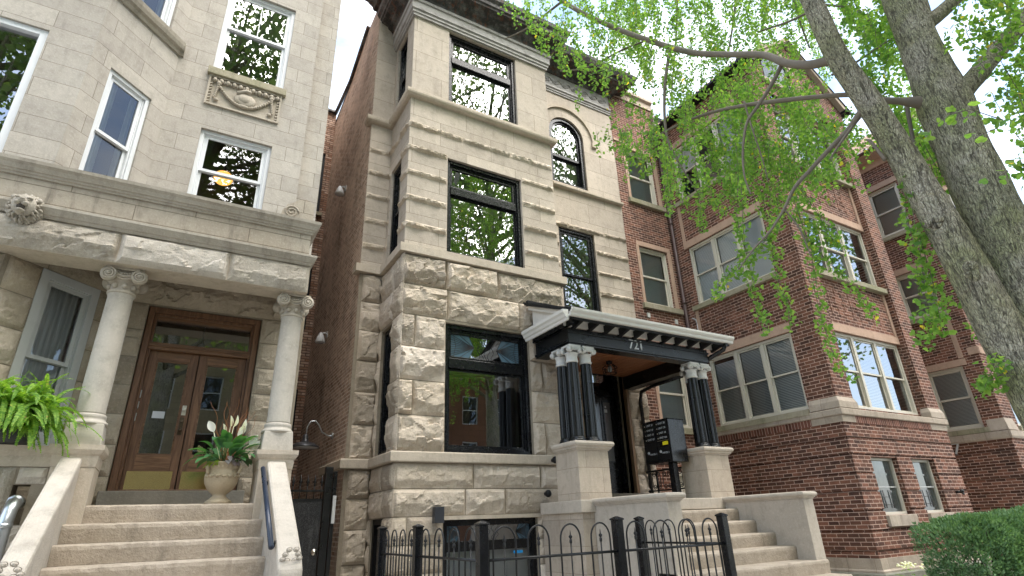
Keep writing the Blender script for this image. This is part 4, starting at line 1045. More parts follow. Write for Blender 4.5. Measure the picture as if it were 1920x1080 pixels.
# ================================================================== entrance stoop and porch of the greystone
SO = thing('stone_stoop', 'smooth tan stone stoop with two capped piers and steps beside the black mailbox', 'steps', (7.1, 7.2, GZ))
LZ = 0.30
mb = MB(); mb.box(5.40, 8.845, 7.205, 8.29, GZ, 0.12); mb.box(6.21, 8.845, 8.29, 9.4, GZ, 0.12); mb.build('base_wall', STOOP, SO)
mb = MB(); mb.box(5.35, 8.88, 7.15, 8.28, 0.12, LZ); mb.box(6.21, 8.88, 8.28, 9.32, 0.12, LZ - 0.001); mb.build('landing', STOOPP, SO, bevel=0.012)
mb2 = MB(); rg = random.Random(9)
xa, xb = 5.866, 8.489
for k in range(9):
    z = 0.112 - 0.19 * k; y = 6.90 - 0.316 * k; zb = z - 0.195 if k < 8 else GZ
    yb = 7.2 if k == 0 else y + 0.33
    a, b = (xa, xb) if y > 5.64 else (5.62, 8.745)
    n = 44; pts = []
    for i in range(n + 1):
        x = a + (b - a) * i / n
        w1 = 0.005 * fbm(x * 2.1, k * 3.3, 0.9); ch = 0.008 * max(0, fbm(x * 8, k * 6.7, 4.0)) + 0.004 * max(0, fbm(x * 28, k * 2.1, 1.0))
        wear = 0.012 * math.exp(-((x - 7.2) / 0.5) ** 2)
        pts += [(x, yb, z - 0.0), (x, y + 0.02 + w1 + ch, z - wear - ch * 0.4), (x, y + 0.004 + w1, z - 0.016 - wear - ch), (x, y + w1, z - 0.05), (x, y + 0.014 + w1, zb)]
    mb2.add(pts, [[i * 5 + j, i * 5 + j + 1, (i + 1) * 5 + j + 1, (i + 1) * 5 + j] for i in range(n) for j in range(4)])
    for xe in (a, b): mb2.add([(xe, yb, z), (xe, y + 0.014, z), (xe, y + 0.014, zb), (xe, yb, zb)], [[0, 1, 2, 3]])
mb2.build('steps', STEP, SO, fixn=True)
for (x0, x1) in ((5.62, 5.865), (8.49, 8.735)):
    m_ = MB(); m_.box(x0, x1, 5.66, 7.2, GZ, 0.205); o = m_.build('side_wall', STOOPP, SO, bevel=0.006)
    m_ = MB(); m_.sweep([(x0, 7.19), (x0, 5.66), (x1, 5.66), (x1, 7.19)], [(-0.1, 0.205), (0.012, 0.205), (0.014, 0.222), (0.03, 0.226), (0.035, 0.24), (0.052, 0.25), (0.06, 0.275), (0.052, 0.30), (0.03, 0.31), (-0.1, 0.31)])
    m_.box(x0 + 0.08, x1 - 0.08, 5.74, 7.18, 0.206, 0.3095); m_.build('coping', STOOPP, o, bevel=0.004)
for px_ in (5.70, 8.545):
    m_ = MB(); m_.box(px_ - 0.305, px_ + 0.305, 7.205, 7.805, LZ, 1.03); o = m_.build('pier', STOOP, SO, bevel=0.005)
    m_ = MB(); m_.sweep([(px_ - 0.305, 7.805), (px_ - 0.305, 7.205), (px_ + 0.305, 7.205), (px_ + 0.305, 7.805), (px_ - 0.305, 7.805)][:4] + [(px_ + 0.305, 7.805)], [(-0.2, 1.03), (0.012, 1.03), (0.02, 1.045), (0.045, 1.06), (0.05, 1.085), (0.075, 1.10), (0.085, 1.13), (0.075, 1.16), (0.05, 1.17), (-0.2, 1.172)])
    m_.box(px_ - 0.2, px_ + 0.2, 7.3, 7.87, 1.04, 1.171); m_.build('cap', STOOPP, o)
# ---- the wooden canopy on black fluted columns
PO = thing('porch_canopy', 'white guttered porch roof on black fluted columns over the house number', 'porch', (7.1, 7.6, 1.17))
for (cx, cy) in ((5.545, 7.36), (5.83, 7.36), (5.545, 7.66), (8.41, 7.36), (8.695, 7.36), (8.695, 7.66)):
    c = MB(); c.lathe([(0.098, 0.06), (0.104, 0.10), (0.103, 0.5), (0.10, 0.9), (0.092, 1.30)], (cx, cy, 1.173), 80, 0.075, 20)
    o = c.build('column', BLACKW, PO)
    c = MB(); c.lathe([(0.128, 0.0), (0.132, 0.02), (0.128, 0.04), (0.112, 0.045), (0.118, 0.06), (0.112, 0.075), (0.10, 0.08)], (cx, cy, 1.173), 24); c.build('column_base', BLACKW, o)
    c = MB(); c.lathe([(0.095, 0.0), (0.108, 0.01), (0.108, 0.03), (0.098, 0.035), (0.10, 0.14), (0.115, 0.15), (0.115, 0.165)], (cx, cy, 2.475), 24)
    c.box(cx - 0.12, cx + 0.12, cy - 0.12, cy + 0.12, 2.735, 2.768)
    for sy in (-1, 1):
        for sx in (-1, 1):
            c.tube([(cx + sx * 0.105, cy + sy * 0.07, 2.685), (cx + sx * 0.105, cy + sy * 0.125, 2.685)], 0.052, 14)
            c.tube([(cx + sx * 0.105, cy + sy * 0.12, 2.685), (cx + sx * 0.105, cy + sy * 0.135, 2.685)], 0.018, 8)
        c.box(cx - 0.10, cx + 0.10, cy + sy * 0.098 - 0.022, cy + sy * 0.098 + 0.022, 2.68, 2.734)
    for k in range(5): c.ball((cx - 0.06 + 0.03 * k, cy - 0.118, 2.69), 0.016, 0.014, 0.018, 7, 5)
    c.build('capital', CAPW, o, fixn=True)
m_ = MB(); m_.box(5.42, 8.82, 7.235, 7.50, 2.80, 3.06); m_.box(5.44, 8.80, 7.255, 7.48, 2.77, 2.80); m_.box(5.40, 8.84, 7.215, 7.26, 2.97, 3.0)
m_.box(5.42, 5.68, 7.50, 8.27, 2.77, 3.06); m_.box(8.56, 8.82, 7.50, 9.5, 2.72, 3.06); m_.build('beam', BLACKW, PO, bevel=0.006)
m_ = MB(); m_.box(5.36, 5.42, 7.0, 8.27, 3.06, 3.16); m_.box(5.40, 5.425, 7.25, 8.27, 2.80, 2.84); m_.build('side_fascia', BLACK, PO)
m_ = MB(); nb = 20
for k in range(nb):
    x0 = 5.68 + k * (8.56 - 5.68) / nb; m_.box(x0 + 0.004, x0 + (8.56 - 5.68) / nb - 0.004, 7.5, 8.28 if x0 < 6.2 else 9.45, 3.0, 3.02)
m_.build('ceiling', CEDAR, PO)
m_ = MB()
EX0, EX1, EY = 5.22, 9.18, 6.92
zr = lambda y: 3.26 + (y - EY) * 0.42
m_.hexa([(EX0, EY, 3.225), (EX1, EY, 3.225), (EX1, 9.5, zr(9.5) - 0.03), (EX0, 9.5, zr(9.5) - 0.03), (EX0, EY, 3.26), (EX1, EY, 3.26), (EX1, 9.5, zr(9.5)), (EX0, 9.5, zr(9.5))]) if False else None
for (xa_, xb_, yb_) in ((EX0, 6.2, 8.28), (6.2, EX1, 9.46)):
    m_.hexa([(xa_, EY, 3.225), (xb_, EY, 3.225), (xb_, yb_, zr(yb_) - 0.035), (xa_, yb_, zr(yb_) - 0.035), (xa_, EY, 3.26), (xb_, EY, 3.26), (xb_, yb_, zr(yb_)), (xa_, yb_, zr(yb_))])
m_.build('roof', ROOFB, PO)
m_ = MB(); m_.box(EX0 + 0.1, EX1 - 0.02, EY + 0.03, 7.22, 3.185, 3.2); m_.box(EX0 + 0.1, EX1 - 0.1, 7.2, 7.22, 3.07, 3.185); m_.build('soffit', GUTW, PO)
m_ = MB()
for k in range(11):
    x = 5.52 + k * 0.345
    m_.hexa([(x - 0.03, EY + 0.04, 3.09), (x + 0.03, EY + 0.04, 3.09), (x + 0.03, 7.25, 3.02), (x - 0.03, 7.25, 3.02), (x - 0.03, EY + 0.04, 3.18), (x + 0.03, EY + 0.04, 3.18), (x + 0.03, 7.25, 3.18), (x - 0.03, 7.25, 3.18)])
m_.box(EX0 + 0.05, EX1 - 0.05, EY - 0.0, EY + 0.035, 3.09, 3.2)
m_.build('rafter_tails', BLACKM, PO, bevel=0.004)
m_ = MB(); m_.sweep([(EX0, EY), (EX1, EY)], [(0.0, 3.13), (0.05, 3.13), (0.06, 3.145), (0.065, 3.175), (0.09, 3.20), (0.105, 3.225), (0.11, 3.26), (0.095, 3.26), (0.09, 3.235), (0.0, 3.16)])
m_.sweep([(EX0, 8.24), (EX0, EY)], [(0.0, 3.06), (0.03, 3.06), (0.04, 3.10), (0.065, 3.12), (0.08, 3.16), (0.11, 3.19), (0.115, 3.24), (0.0, 3.245)])
m_.build('gutter', GUTW, PO, fixn=True)
m_ = MB(); x = EX0 + 0.16
m_.add([(x, 7.02, 3.25), (x, 8.25, 3.25), (x, 8.25, zr(8.25) - 0.04), (x, 7.02, zr(7.02) - 0.02)], [[0, 1, 2, 3]]); m_.build('gable_panel', GUTW, PO)
m_ = MB(); m_.bar((x - 0.04, 7.0, zr(7.0) - 0.06), (x - 0.04, 8.26, zr(8.26) - 0.06), 0.08, 0.1); m_.build('rake_moulding', GUTW, PO)
m_ = MB(); m_.bar((x - 0.07, 6.98, zr(6.98) + 0.012), (x - 0.07, 8.3, zr(8.3) + 0.012), 0.2, 0.03); m_.bar((x - 0.1, 8.28, zr(8.28) + 0.02), (6.3, 8.28, zr(8.28) + 0.02), 0.06, 0.1); m_.build('roof_edge', ROOFB, PO)
text_mesh('721', 0.24, 'house_number', WHITE, PO, frame_matrix((6.93, 7.225, 2.92), (1, 0, 0), (0, 0, 1)), 0.008)
m_ = MB(); m_.tube([(9.0, 6.9, 3.14), (9.0, 6.98, 3.02), (8.93, 7.16, 2.95), (8.86, 7.28, 2.88), (8.86, 7.40, 2.86)], 0.045, 10); m_.build('gutter_elbow', BLACK, PO)
m_ = MB(); m_.tube([(8.86, 8.0, 2.72), (8.86, 8.9, 2.70), (8.9, 9.3, 2.66), (8.95, 9.42, 2.5), (8.95, 9.42, -1.2)], 0.04, 10)
tag(m_.build('downspout', BLACK, at=(8.95, 9.42, GZ)), 'black downspout running down the stone beside the black front door', 'downspout')
# porch lantern
L = thing('porch_lantern', 'small black caged lantern under the cedar porch ceiling', 'lantern', (7.35, 8.5, 3.0))
m_ = MB(); m_.tube([(7.35, 8.5, 3.0), (7.35, 8.5, 2.94)], 0.06, 12)
for k in range(8):
    a = PI * k / 4; m_.tube([(7.35 + 0.07 * math.cos(a), 8.5 + 0.07 * math.sin(a), 2.93), (7.35 + 0.15 * math.cos(a), 8.5 + 0.15 * math.sin(a), 2.86), (7.35 + 0.13 * math.cos(a), 8.5 + 0.13 * math.sin(a), 2.74)], 0.008, 5)
for zz, rr in ((2.86, 0.15), (2.74, 0.13)): m_.tube([(7.35 + rr * math.cos(a), 8.5 + rr * math.sin(a), zz) for a in [i * PI / 10 for i in range(21)]], 0.008, 5)
m_.build('cage', BLACKM, L)
m_ = MB(); m_.lathe([(0.03, 0.0), (0.05, 0.06), (0.03, 0.14)], (7.35, 8.5, 2.77), 12); m_.build('bulb_glass', FROST, L)
# mailbox
MX = 7.72
MBX = thing('pedestal_mailbox', 'black pedestal mailbox cluster with white unit labels and a yellow sticker on the porch', 'mailbox', (MX + 0.2, 7.9, LZ))
m_ = MB(); m_.box(MX, MX + 0.40, 7.49, 8.16, 0.935, 1.69); m_.box(MX - 0.02, MX + 0.42, 7.47, 8.18, 1.69, 1.705); m_.build('body', BLACK, MBX, bevel=0.006)
m_ = MB(); m_.box(MX + 0.12, MX + 0.24, 7.62, 7.74, LZ, 0.935); m_.box(MX + 0.05, MX + 0.32, 7.55, 7.82, LZ, LZ + 0.02); m_.build('post', BLACK, MBX, bevel=0.006)
def facept(u, v): return (MX - 0.0125, 8.16 - u * 0.67, 0.935 + v * 0.755)
doors = []
labs = ['UNIT 3F', 'UNIT 2F', 'UNIT 1F', 'UNIT GF', 'UNIT 3R', 'UNIT 2R', 'UNIT 1R', 'UNIT GR']
for cI in range(2):
    for r_ in range(4):
        u0 = 0.05 + cI * 0.47; v1 = 0.97 - r_ * 0.115
        y0 = 8.16 - (u0 + 0.43) * 0.67; y1 = 8.16 - u0 * 0.67
        m_ = MB(); m_.box(MX - 0.011, MX, y0, y1, 0.935 + (v1 - 0.105) * 0.755, 0.935 + v1 * 0.755); d = m_.build('door', BLACKM, MBX, bevel=0.002)
        text_mesh(labs[cI * 4 + r_], 0.05, 'unit_label', SHADE, d, frame_matrix(facept(u0 + 0.25, v1 - 0.05), (0, -1, 0), (0, 0, 1)), 0.001)
        m_ = MB(); m_.tube([facept(u0 + 0.06, v1 - 0.055), (MX - 0.018, facept(u0 + 0.06, 0)[1], facept(0, v1 - 0.055)[2])], 0.011, 10); m_.build('lock', NICK, d)
for cI in range(2):
    u0 = 0.05 + cI * 0.47; v1 = (0.50, 0.36)[cI]
    m_ = MB(); m_.box(MX - 0.011, MX, 8.16 - (u0 + 0.43) * 0.67, 8.16 - u0 * 0.67, 0.935 + 0.06 * 0.755, 0.935 + v1 * 0.755); d = m_.build('parcel_door', BLACKM, MBX, bevel=0.002)
    text_mesh('PARCEL %d' % (cI + 1), 0.042, 'parcel_label', SHADE, d, frame_matrix(facept(u0 + 0.28, 0.22), (0, -1, 0), (0, 0, 1)), 0.001)
    m_ = MB(); yy = facept(u0 + 0.10, 0)[1]; zz = facept(0, 0.26)[2]; m_.tube([(MX - 0.011, yy, zz), (MX - 0.02, yy, zz)], 0.026, 16); m_.build('lock', SHADE, d)
m_ = MB(); m_.box(MX - 0.0125, MX - 0.0115, 8.16 - 0.93 * 0.67, 8.16 - 0.72 * 0.67, 0.935 + 0.40 * 0.755, 0.935 + 0.48 * 0.755); m_.build('sticker', paint('yellow_sticker', (0.85, 0.72, 0.02), 0.5, 0.05), MBX)
m_ = MB(); m_.box(MX - 0.0125, MX - 0.0, 8.16 - 0.95 * 0.67, 8.16 - 0.53 * 0.67, 0.935 + 0.505 * 0.755, 0.935 + 0.515 * 0.755); m_.build('mail_slot', NICK, MBX)
# scrolled porch rail
RL = thing('porch_railing', 'black wrought iron railing with scrolls behind the black mailbox', 'railing', (8.60, 8.4, LZ))
m_ = MB(); m_.bar((8.60, 7.81, 0.90), (8.60, 9.1, 0.90), 0.045, 0.035); m_.bar((8.60, 7.81, 0.52), (8.60, 9.1, 0.52), 0.035, 0.025); m_.ball((8.60, 9.1, 0.90), 0.04, 0.04, 0.035, 10, 6); m_.ball((8.60, 9.1, 0.52), 0.035, 0.035, 0.03, 10, 6); m_.build('rail', IRON, RL)
m_ = MB(); m_.bar((8.60, 8.85, LZ), (8.60, 8.85, 0.9), 0.03, 0.03, (1, 0, 0)); m_.build('post', IRON, RL)
for k in range(4):
    yc = 7.97 + k * 0.3
    m_ = MB()
    for sg in (-1, 1):
        pts = []
        for i in range(24):
            t = 1 - i / 23; a = 3.1 * PI * t; r = 0.052 * (1 - 0.78 * t); pts.append((8.60, yc + sg * (0.06 + r * math.cos(a)), 0.825 + r * math.sin(a)))
        for i in range(24):
            t = i / 23; a = -3.1 * PI * t; r = 0.052 * (1 - 0.78 * t); pts.append((8.60, yc + sg * (0.06 + r * math.cos(a)), 0.60 + r * math.sin(a)))
        m_.tube(pts, 0.008, 6)
    m_.build('scroll', IRON, RL)
# ================================================================== RIGHT: dark red brick apartment house
H3 = thing('brick_apartment_house', 'dark red brick apartment house with projecting bay, salmon lintels and cream triple windows', 'apartment house', (12.5, 8.0, GZ))
EM = Basis((0, 9.552, 0), (1, 0, 0), (0, -1, 0))          # main wall
EL = Basis((11.05, 0, 0), (0, -1, 0), (-1, 0, 0))         # bay side facing left, a = -y
EF = Basis((0, 6.17, 0), (1, 0, 0), (0, -1, 0))           # bay front
fl = [(1.95, 3.62), (5.04, 6.70), (8.15, 9.86)]
RTOP = 10.75
XL_, XR_ = 11.05, 15.12
WX0, WX1 = 11.66, 14.52
PL0, PL1 = -9.08, -6.79
mb = MB()
EM.wall(mb, 9.275, 11.05, 1.1, 12.0, [(9.70, 10.72, a, b) for a, b in fl], 0.12)
EM.wall(mb, 9.275, 11.05, GZ, 1.1, [(9.72, 10.6, GZ, 0.95)], 0.12)
EL.wall(mb, -9.55, -6.17, 1.60, RTOP, [(PL0, PL1, a, b) for a, b in fl], 0.16)
# front: corner piers with the window bay set back between them
SB = 0.16
EFr = Basis((0, 6.17 + SB, 0), (1, 0, 0), (0, -1, 0))
EF.wall(mb, XL_, WX0 - 0.04, 1.60, RTOP); EF.wall(mb, WX1 + 0.06, XR_, 1.60, RTOP)
EF.wall(mb, WX0 - 0.04, WX1 + 0.06, RTOP - 0.75, RTOP)
EFr.wall(mb, WX0 - 0.04, WX1 + 0.06, 1.60, RTOP - 0.75, [(WX0, WX1, a, b) for a, b in fl], 0.14)
for xx in (WX0 - 0.04, WX1 + 0.06): mb.quad((xx, 6.17, 1.6), (xx, 6.17 + SB, 1.6), (xx, 6.17 + SB, RTOP - 0.75), (xx, 6.17, RTOP - 0.75))
mb.quad((XR_, 6.17, GZ), (XR_, 12, GZ), (XR_, 12, RTOP), (XR_, 6.17, RTOP))
# gable with arched attic window on the front
gx = (XL_ + XR_) / 2
def gable(mb):
    for i in range(12):
        t0, t1 = i / 12, (i + 1) / 12
        xa, xb = XL_ + (XR_ - XL_) * t0, XL_ + (XR_ - XL_) * t1
        za = RTOP + 1.5 * (1 - abs(2 * t0 - 1)); zb = RTOP + 1.5 * (1 - abs(2 * t1 - 1))
        mb.quad(EF.p(xa, RTOP), EF.p(xb, RTOP), EF.p(xb, zb), EF.p(xa, za))
gable(mb)
mb.build('brick_wall', RED, H3)
# grooved base storey: courses of brick stand proud between recessed joints
mb = MB()
bw_ops_f = [(11.66, 12.62, -0.09, 0.96), (13.18, 14.10, -0.09, 0.96)]
EL.wall(mb, -9.55, -6.19, -0.79, 1.60, (), 0.1, -0.03); Basis((0, 6.20, 0), (1, 0, 0), (0, -1, 0)).wall(mb, XL_ + 0.03, XR_ - 0.03, -0.79, 1.60, bw_ops_f, 0.2)
gz = [-0.79, -0.69, -0.36, -0.02, 0.32, 0.65, 0.98, 1.30, 1.60]
for i in range(len(gz) - 1):
    a, b = gz[i] + (0.036 if i else 0), gz[i + 1]
    segs = [(XL_, XR_)]
    for o in bw_ops_f:
        if o[2] < b - 0.02 and o[3] > a + 0.02:
            ns = []
            for p, q in segs:
                if o[0] > p and o[0] < q: ns += [(p, o[0]), (o[1], q)]
                else: ns.append((p, q))
            segs = ns
    for p, q in segs:
        y0 = 6.17; mb.hexa([(p, y0, a), (q, y0, a), (q, y0 + 0.028, a), (p, y0 + 0.028, a), (p, y0, b), (q, y0, b), (q, y0 + 0.028, b), (p, y0 + 0.028, b)])
    mb.hexa([(XL_, 6.198, a), (XL_ + 0.028, 6.198, a), (XL_ + 0.028, 9.55, a), (XL_, 9.55, a), (XL_, 6.198, b), (XL_ + 0.028, 6.198, b), (XL_ + 0.028, 9.55, b), (XL_, 9.55, b)])
mb.build('base_wall', RED, H3)
mb = MB(); mb.sweep([(XL_, 9.55), (XL_, 6.17), (XR_, 6.17), (XR_, 9)], [(-0.03, 1.6), (0.012, 1.6), (0.012, 1.735), (-0.03, 1.735)]); mb.build('soldier_course', SOLD, H3)
mb = MB()
mb.box(XL_ - 0.018, XL_ + 0.44, 6.152, 6.25, 1.602, 1.734) ; mb.box(XR_ - 0.7, XR_ + 0.018, 6.152, 6.25, 1.602, 1.734)
mb.box(XL_ - 0.018, XL_ + 0.1, 6.25, 6.80, 1.602, 1.734)
mb.sweep([(XL_, 9.55), (XL_, 6.17), (XR_, 6.17), (XR_, 9)], [(-0.03, 1.735), (0.05, 1.735), (0.06, 1.75), (0.06, 1.85), (0.05, 1.862), (-0.03, 1.875)])
def foot(x0, x1, y0, y1):
    d = 0.045
    mb.hexa([(x0 - d, y0 - d, 1.876), (x1 + d, y0 - d, 1.876), (x1 + d, y1, 1.876), (x0 - d, y1, 1.876), (x0 - d, y0 - d, 2.0), (x1 + d, y0 - d, 2.0), (x1 + d, y1, 2.0), (x0 - d, y1, 2.0)])
    mb.hexa([(x0 - d, y0 - d, 2.0), (x1 + d, y0 - d, 2.0), (x1 + d, y1, 2.0), (x0 - d, y1, 2.0), (x0 - .004, y0 - .004, 2.1), (x1 + .004, y0 - .004, 2.1), (x1 + .004, y1, 2.1), (x0 - .004, y1, 2.1)])
foot(XL_, WX0 - 0.045, 6.17, 6.76); foot(WX1 + 0.065, XR_, 6.17, 6.6)
mb.build('stone_belt', PALEST, H3, bevel=0.005)
mb = MB(); mb.sweep([(XL_, 9.55), (XL_, 6.17), (XR_, 6.17), (XR_, 9)], [(-0.03, -1.02), (0.055, -1.02), (0.055, -0.99), (0.03, -0.965), (0.03, -0.79), (-0.03, -0.79)]); mb.build('water_table', PALEST, H3)
mb = MB(); mb.sweep([(XL_, 9.55), (XL_, 6.17), (XR_, 6.17), (XR_, 9)], [(-0.05, GZ), (0.09, GZ), (0.09, -1.045), (0.07, -1.02), (-0.05, -1.02)]); mb.build('foundation', CONC, H3)
# lintels, sills, jamb strips
for (a, b) in fl:
    block(EL, 'lintel', PINKL, H3, PL0 - 0.12, PL1 + 0.02, b + 0.003, b + 0.2, -0.1, 0.025)
    block(EFr, 'lintel', PINKL, H3, WX0 - 0.03, WX1 + 0.05, b + 0.003, b + 0.19, -0.1, 0.03)
    block(EM, 'lintel', PINKL, H3, 9.62, 10.84, b + 0.003, b + 0.14, -0.1, 0.02)
    block(EM, 'stone_jamb', PINKL, H3, 9.60, 9.697, a, b, -0.1, 0.018); block(EM, 'stone_jamb', PINKL, H3, 10.724, 10.86, a, b, -0.1, 0.018)
    block(EL, 'sill', SILL, H3, PL0 - 0.14, PL1 + 0.02, a - 0.125, a - 0.003, -0.1, 0.075)
    if a > 2: block(EFr, 'sill', SILL, H3, WX0 - 0.03, WX1 + 0.05, a - 0.125, a - 0.003, -0.1, 0.12)
    block(EM, 'sill', SILL, H3, 9.56, 10.92, a - 0.14, a - 0.003, -0.1, 0.08)
for k in range(2):
    z0, z1 = fl[k][1] + 0.2, fl[k + 1][0] - 0.126
    block(EFr, 'stone_jamb', PINKL, H3, WX1 - 0.06, WX1 + 0.045, z0, z1, -0.05, 0.025); block(EL, 'stone_jamb', PINKL, H3, PL0 - 0.12, PL0 - 0.02, z0, z1, -0.05, 0.02)
block(EM, 'stone_jamb', PINKL, H3, 9.28, 9.6, 10.0, 10.07, -0.05, 0.03); 
# raised brick ornament on the spandrels
def ornament(B, a0, a1, z0, z1):
    orn = MB(); zc = (z0 + z1) / 2; L = a1 - a0
    for k, f in enumerate((0.2, 0.5, 0.8)):
        a = a0 + L * f
        for dx in (-0.14, 0.14): B.box(orn, a + dx - 0.033, a + dx + 0.033, zc - 0.32, zc + 0.32, 0, 0.013)
        B.ring(orn, a - 0.1, a + 0.1, zc - 0.13, zc + 0.13, 0.033, 0, 0.015); B.box(orn, a - 0.066, a + 0.066, zc - 0.035, zc + 0.035, 0, 0.012)
    for f in (0.35, 0.65):
        a = a0 + L * f
        for dz in (-0.24, 0, 0.24): B.box(orn, a - 0.11, a + 0.11, zc + dz - 0.033, zc + dz + 0.033, 0, 0.013)
        B.box(orn, a - 0.033, a + 0.033, zc - 0.2, zc - 0.04, 0, 0.012); B.box(orn, a - 0.033, a + 0.033, zc + 0.04, zc + 0.2, 0, 0.012)
    orn.build('brick_ornament', REDD, H3)
for k in range(2):
    ornament(EL, PL0, PL1, fl[k][1] + 0.2, fl[k + 1][0] - 0.13); ornament(EFr, WX0, WX1 - 0.1, fl[k][1] + 0.2, fl[k + 1][0] - 0.13)
# windows
rgw = random.Random(3)
backsL = [['lowblind', 'darkblind', 'darkblind'], ['blind', 'blind', 'fullshade'], ['halfblind', None, 'fullshade']]
backsF = [['fullshade', 'blind', 'blind'], ['fullshade', 'fullshade', 'shade'], ['fullshade', 'shade', 'fullshade']]
for k, (a, b) in enumerate(fl):
    triple_window(EL, PL0, PL1, a, b, H3, CREAM, backsL[k][::1])
    triple_window(EFr, WX0, WX1, a, b, H3, CREAM, backsF[k], g=GLASSR)
    hung_window(EM, 9.70, 10.72, a, b, H3, CREAM, 0.05, back=('fullshade', 'fullshade', 'fullshade')[k])
for o in bw_ops_f:
    Bf = Basis((0, 6.19, 0), (1, 0, 0), (0, -1, 0)); f = MB(); Bf.ring(f, *o, 0.05, -0.2, -0.08); w = f.build('basement_window', CREAM, H3, bevel=0.004)
    m_ = o[2] + (o[3] - o[2]) * 0.48; f = MB(); Bf.box(f, o[0] + 0.05, o[1] - 0.05, m_ - 0.012, m_ + 0.012, -0.17, -0.12); f.build('sash', GRAYP, w)
    pane(Bf, o[0] + 0.05, o[1] - 0.05, o[2] + 0.05, o[3] - 0.05, -0.15, w, FROST)
    pane(Bf, o[0] + 0.05, o[1] - 0.05, o[2] + 0.05, o[3] - 0.05, -0.13, w, GLASS, 'storm_pane')
    f = MB(); xc = (o[0] + o[1]) / 2
    for dx in (-0.13, 0.13): f.tube([Bf.p(xc + dx, o[2] + 0.12, -0.11), Bf.p(xc + dx, m_ - 0.06, -0.11)], 0.012, 6)
    for dz in (0.18, 0.32): f.tube([Bf.p(xc - 0.13, o[2] + dz, -0.11), Bf.p(xc + 0.13, o[2] + dz, -0.11)], 0.006, 5)
    f.build('sash_bars', paint('dark_grey_bars', (0.07, 0.075, 0.08), 0.5), w)
mb = MB(); Bf = Basis((0, 6.17, 0), (1, 0, 0), (0, -1, 0))
for o in bw_ops_f: block(Bf, 'basement_sill', PALEST, H3, o[0] - 0.02, o[1] + 0.02, o[2] - 0.20, o[2] - 0.003, -0.1, 0.06, 0.006)
f = MB(); EM.ring(f, 9.72, 10.6, GZ + 0.02, 0.95, 0.07, -0.12, 0.0); fr = f.build('service_door', CREAM, H3)
f = MB(); EM.box(f, 9.79, 10.53, GZ + 0.09, 0.88, -0.11, -0.07)
for (a0, a1) in ((9.86, 10.12), (10.2, 10.46)):
    for (b0, b1) in ((0.3, 0.8), (-0.5, 0.2), (-1.2, -0.6)): EM.ring(f, a0, a1, b0, b1, 0.02, -0.07, -0.058)
f.build('door_panel', CREAM, fr)
block(EM, 'anchor_plate', CAPW, H3, 9.66, 9.75, 4.66, 4.78, 0, 0.03); block(EM, 'anchor_plate', CAPW, H3, 10.62, 10.71, 4.62, 4.74, 0, 0.03)
# tiled roof and parapet
mb = MB()
mb.sweep([(9.3, 9.552), (11.04, 9.552)], [(-0.2, 11.7), (0.03, 11.7), (0.03, 11.9), (0.10, 11.96), (0.10, 12.05), (-0.2, 12.1)]); mb.build('parapet_cap', PALEST, H3)
mb = MB()
mb.box(10.72, 11.06, 6.0, 9.6, RTOP - 0.06, RTOP); mb.build('eave', BLACKM, H3); mb = MB(); mb.box(XR_ - 0.01, XR_ + 0.3, 6.0, 11.9, RTOP - 0.06, RTOP); mb.build('eave', BLACKM, H3)
mb = MB()
for sgn in (-1, 1):
    xo = gx + sgn * ((XR_ - XL_) / 2 + 0.32); n = 22
    for i in range(n):
        y0 = 6.0 + i * 0.17
        mb.add([(xo, y0, RTOP - 0.02), (xo, y0 + 0.16, RTOP - 0.02), (gx, y0 + 0.16, RTOP + 1.62), (gx, y0, RTOP + 1.62), (xo, y0 + 0.08, RTOP + 0.07), (gx, y0 + 0.08, RTOP + 1.71)], [[0, 4, 5, 3], [4, 1, 2, 5]])
mb.build('tile_roof', TILE, H3)
mb = MB()
for sgn in (-1, 1):
    mb.bar((gx + sgn * ((XR_ - XL_) / 2 + 0.1), 6.13, RTOP + 0.0), (gx, 6.13, RTOP + 1.7), 0.2, 0.16)
mb.build('gable_coping', PALEST, H3)
f = MB()
acx, asp, ar = 12.2, 11.05, 0.55
for (ra, rb, pr) in ((ar, ar + 0.1, 0.05), (ar + 0.1, ar + 0.22, 0.08)):
    pts = []
    for i in range(21):
        t = PI * i / 20
        for rr in (ra, rb):
            for p_ in (-0.02, pr): pts.append(EF.p(acx + rr * math.cos(t), asp + rr * math.sin(t), p_))
    fs = []
    for i in range(20):
        o = 4 * i; fs += [[o + 1, o + 3, o + 7, o + 5], [o, o + 1, o + 5, o + 4], [o + 2, o + 6, o + 7, o + 3]]
    f.add(pts, fs)
EF.box(f, acx - 0.8, acx + 0.8, 10.35, 10.45, 0, 0.07)
w = f.build('attic_window', PALEST, H3, fixn=True)
f = MB(); pts = [EF.p(acx - ar, 10.45, 0.012), EF.p(acx + ar, 10.45, 0.012)] + [EF.p(acx + ar * math.cos(PI * i / 14), asp + ar * math.sin(PI * i / 14), 0.012) for i in range(15)]
f.add(pts, [list(range(len(pts)))]); f.build('pane', paint('dark_attic_pane', (0.06, 0.07, 0.08), 0.05, 0.1, 0.9), w)
mb = MB(); mb.quad((9.3, 11.0, GZ), (12.3, 11.0, GZ), (12.3, 11.0, 12), (9.3, 11.0, 12)); mb.quad((9.29, 9.6, GZ), (9.29, 11.0, GZ), (9.29, 11.0, 12), (9.29, 9.6, 12)); mb.quad((12.3, 7.0, GZ), (12.3, 11, GZ), (12.3, 11, 10.5), (12.3, 7.0, 10.5)); mb.quad((12.3, 7.4, GZ), (15, 7.4, GZ), (15, 7.4, 10.5), (12.3, 7.4, 10.5))
for z in (0.3, 1.5, 3.9, 4.7, 7.0, 7.8, 10.2): mb.quad((11.25, 6.6, z), (15, 6.6, z), (15, 9.4, z), (11.25, 9.4, z))
mb.build('interior_wall', ROOM, H3)
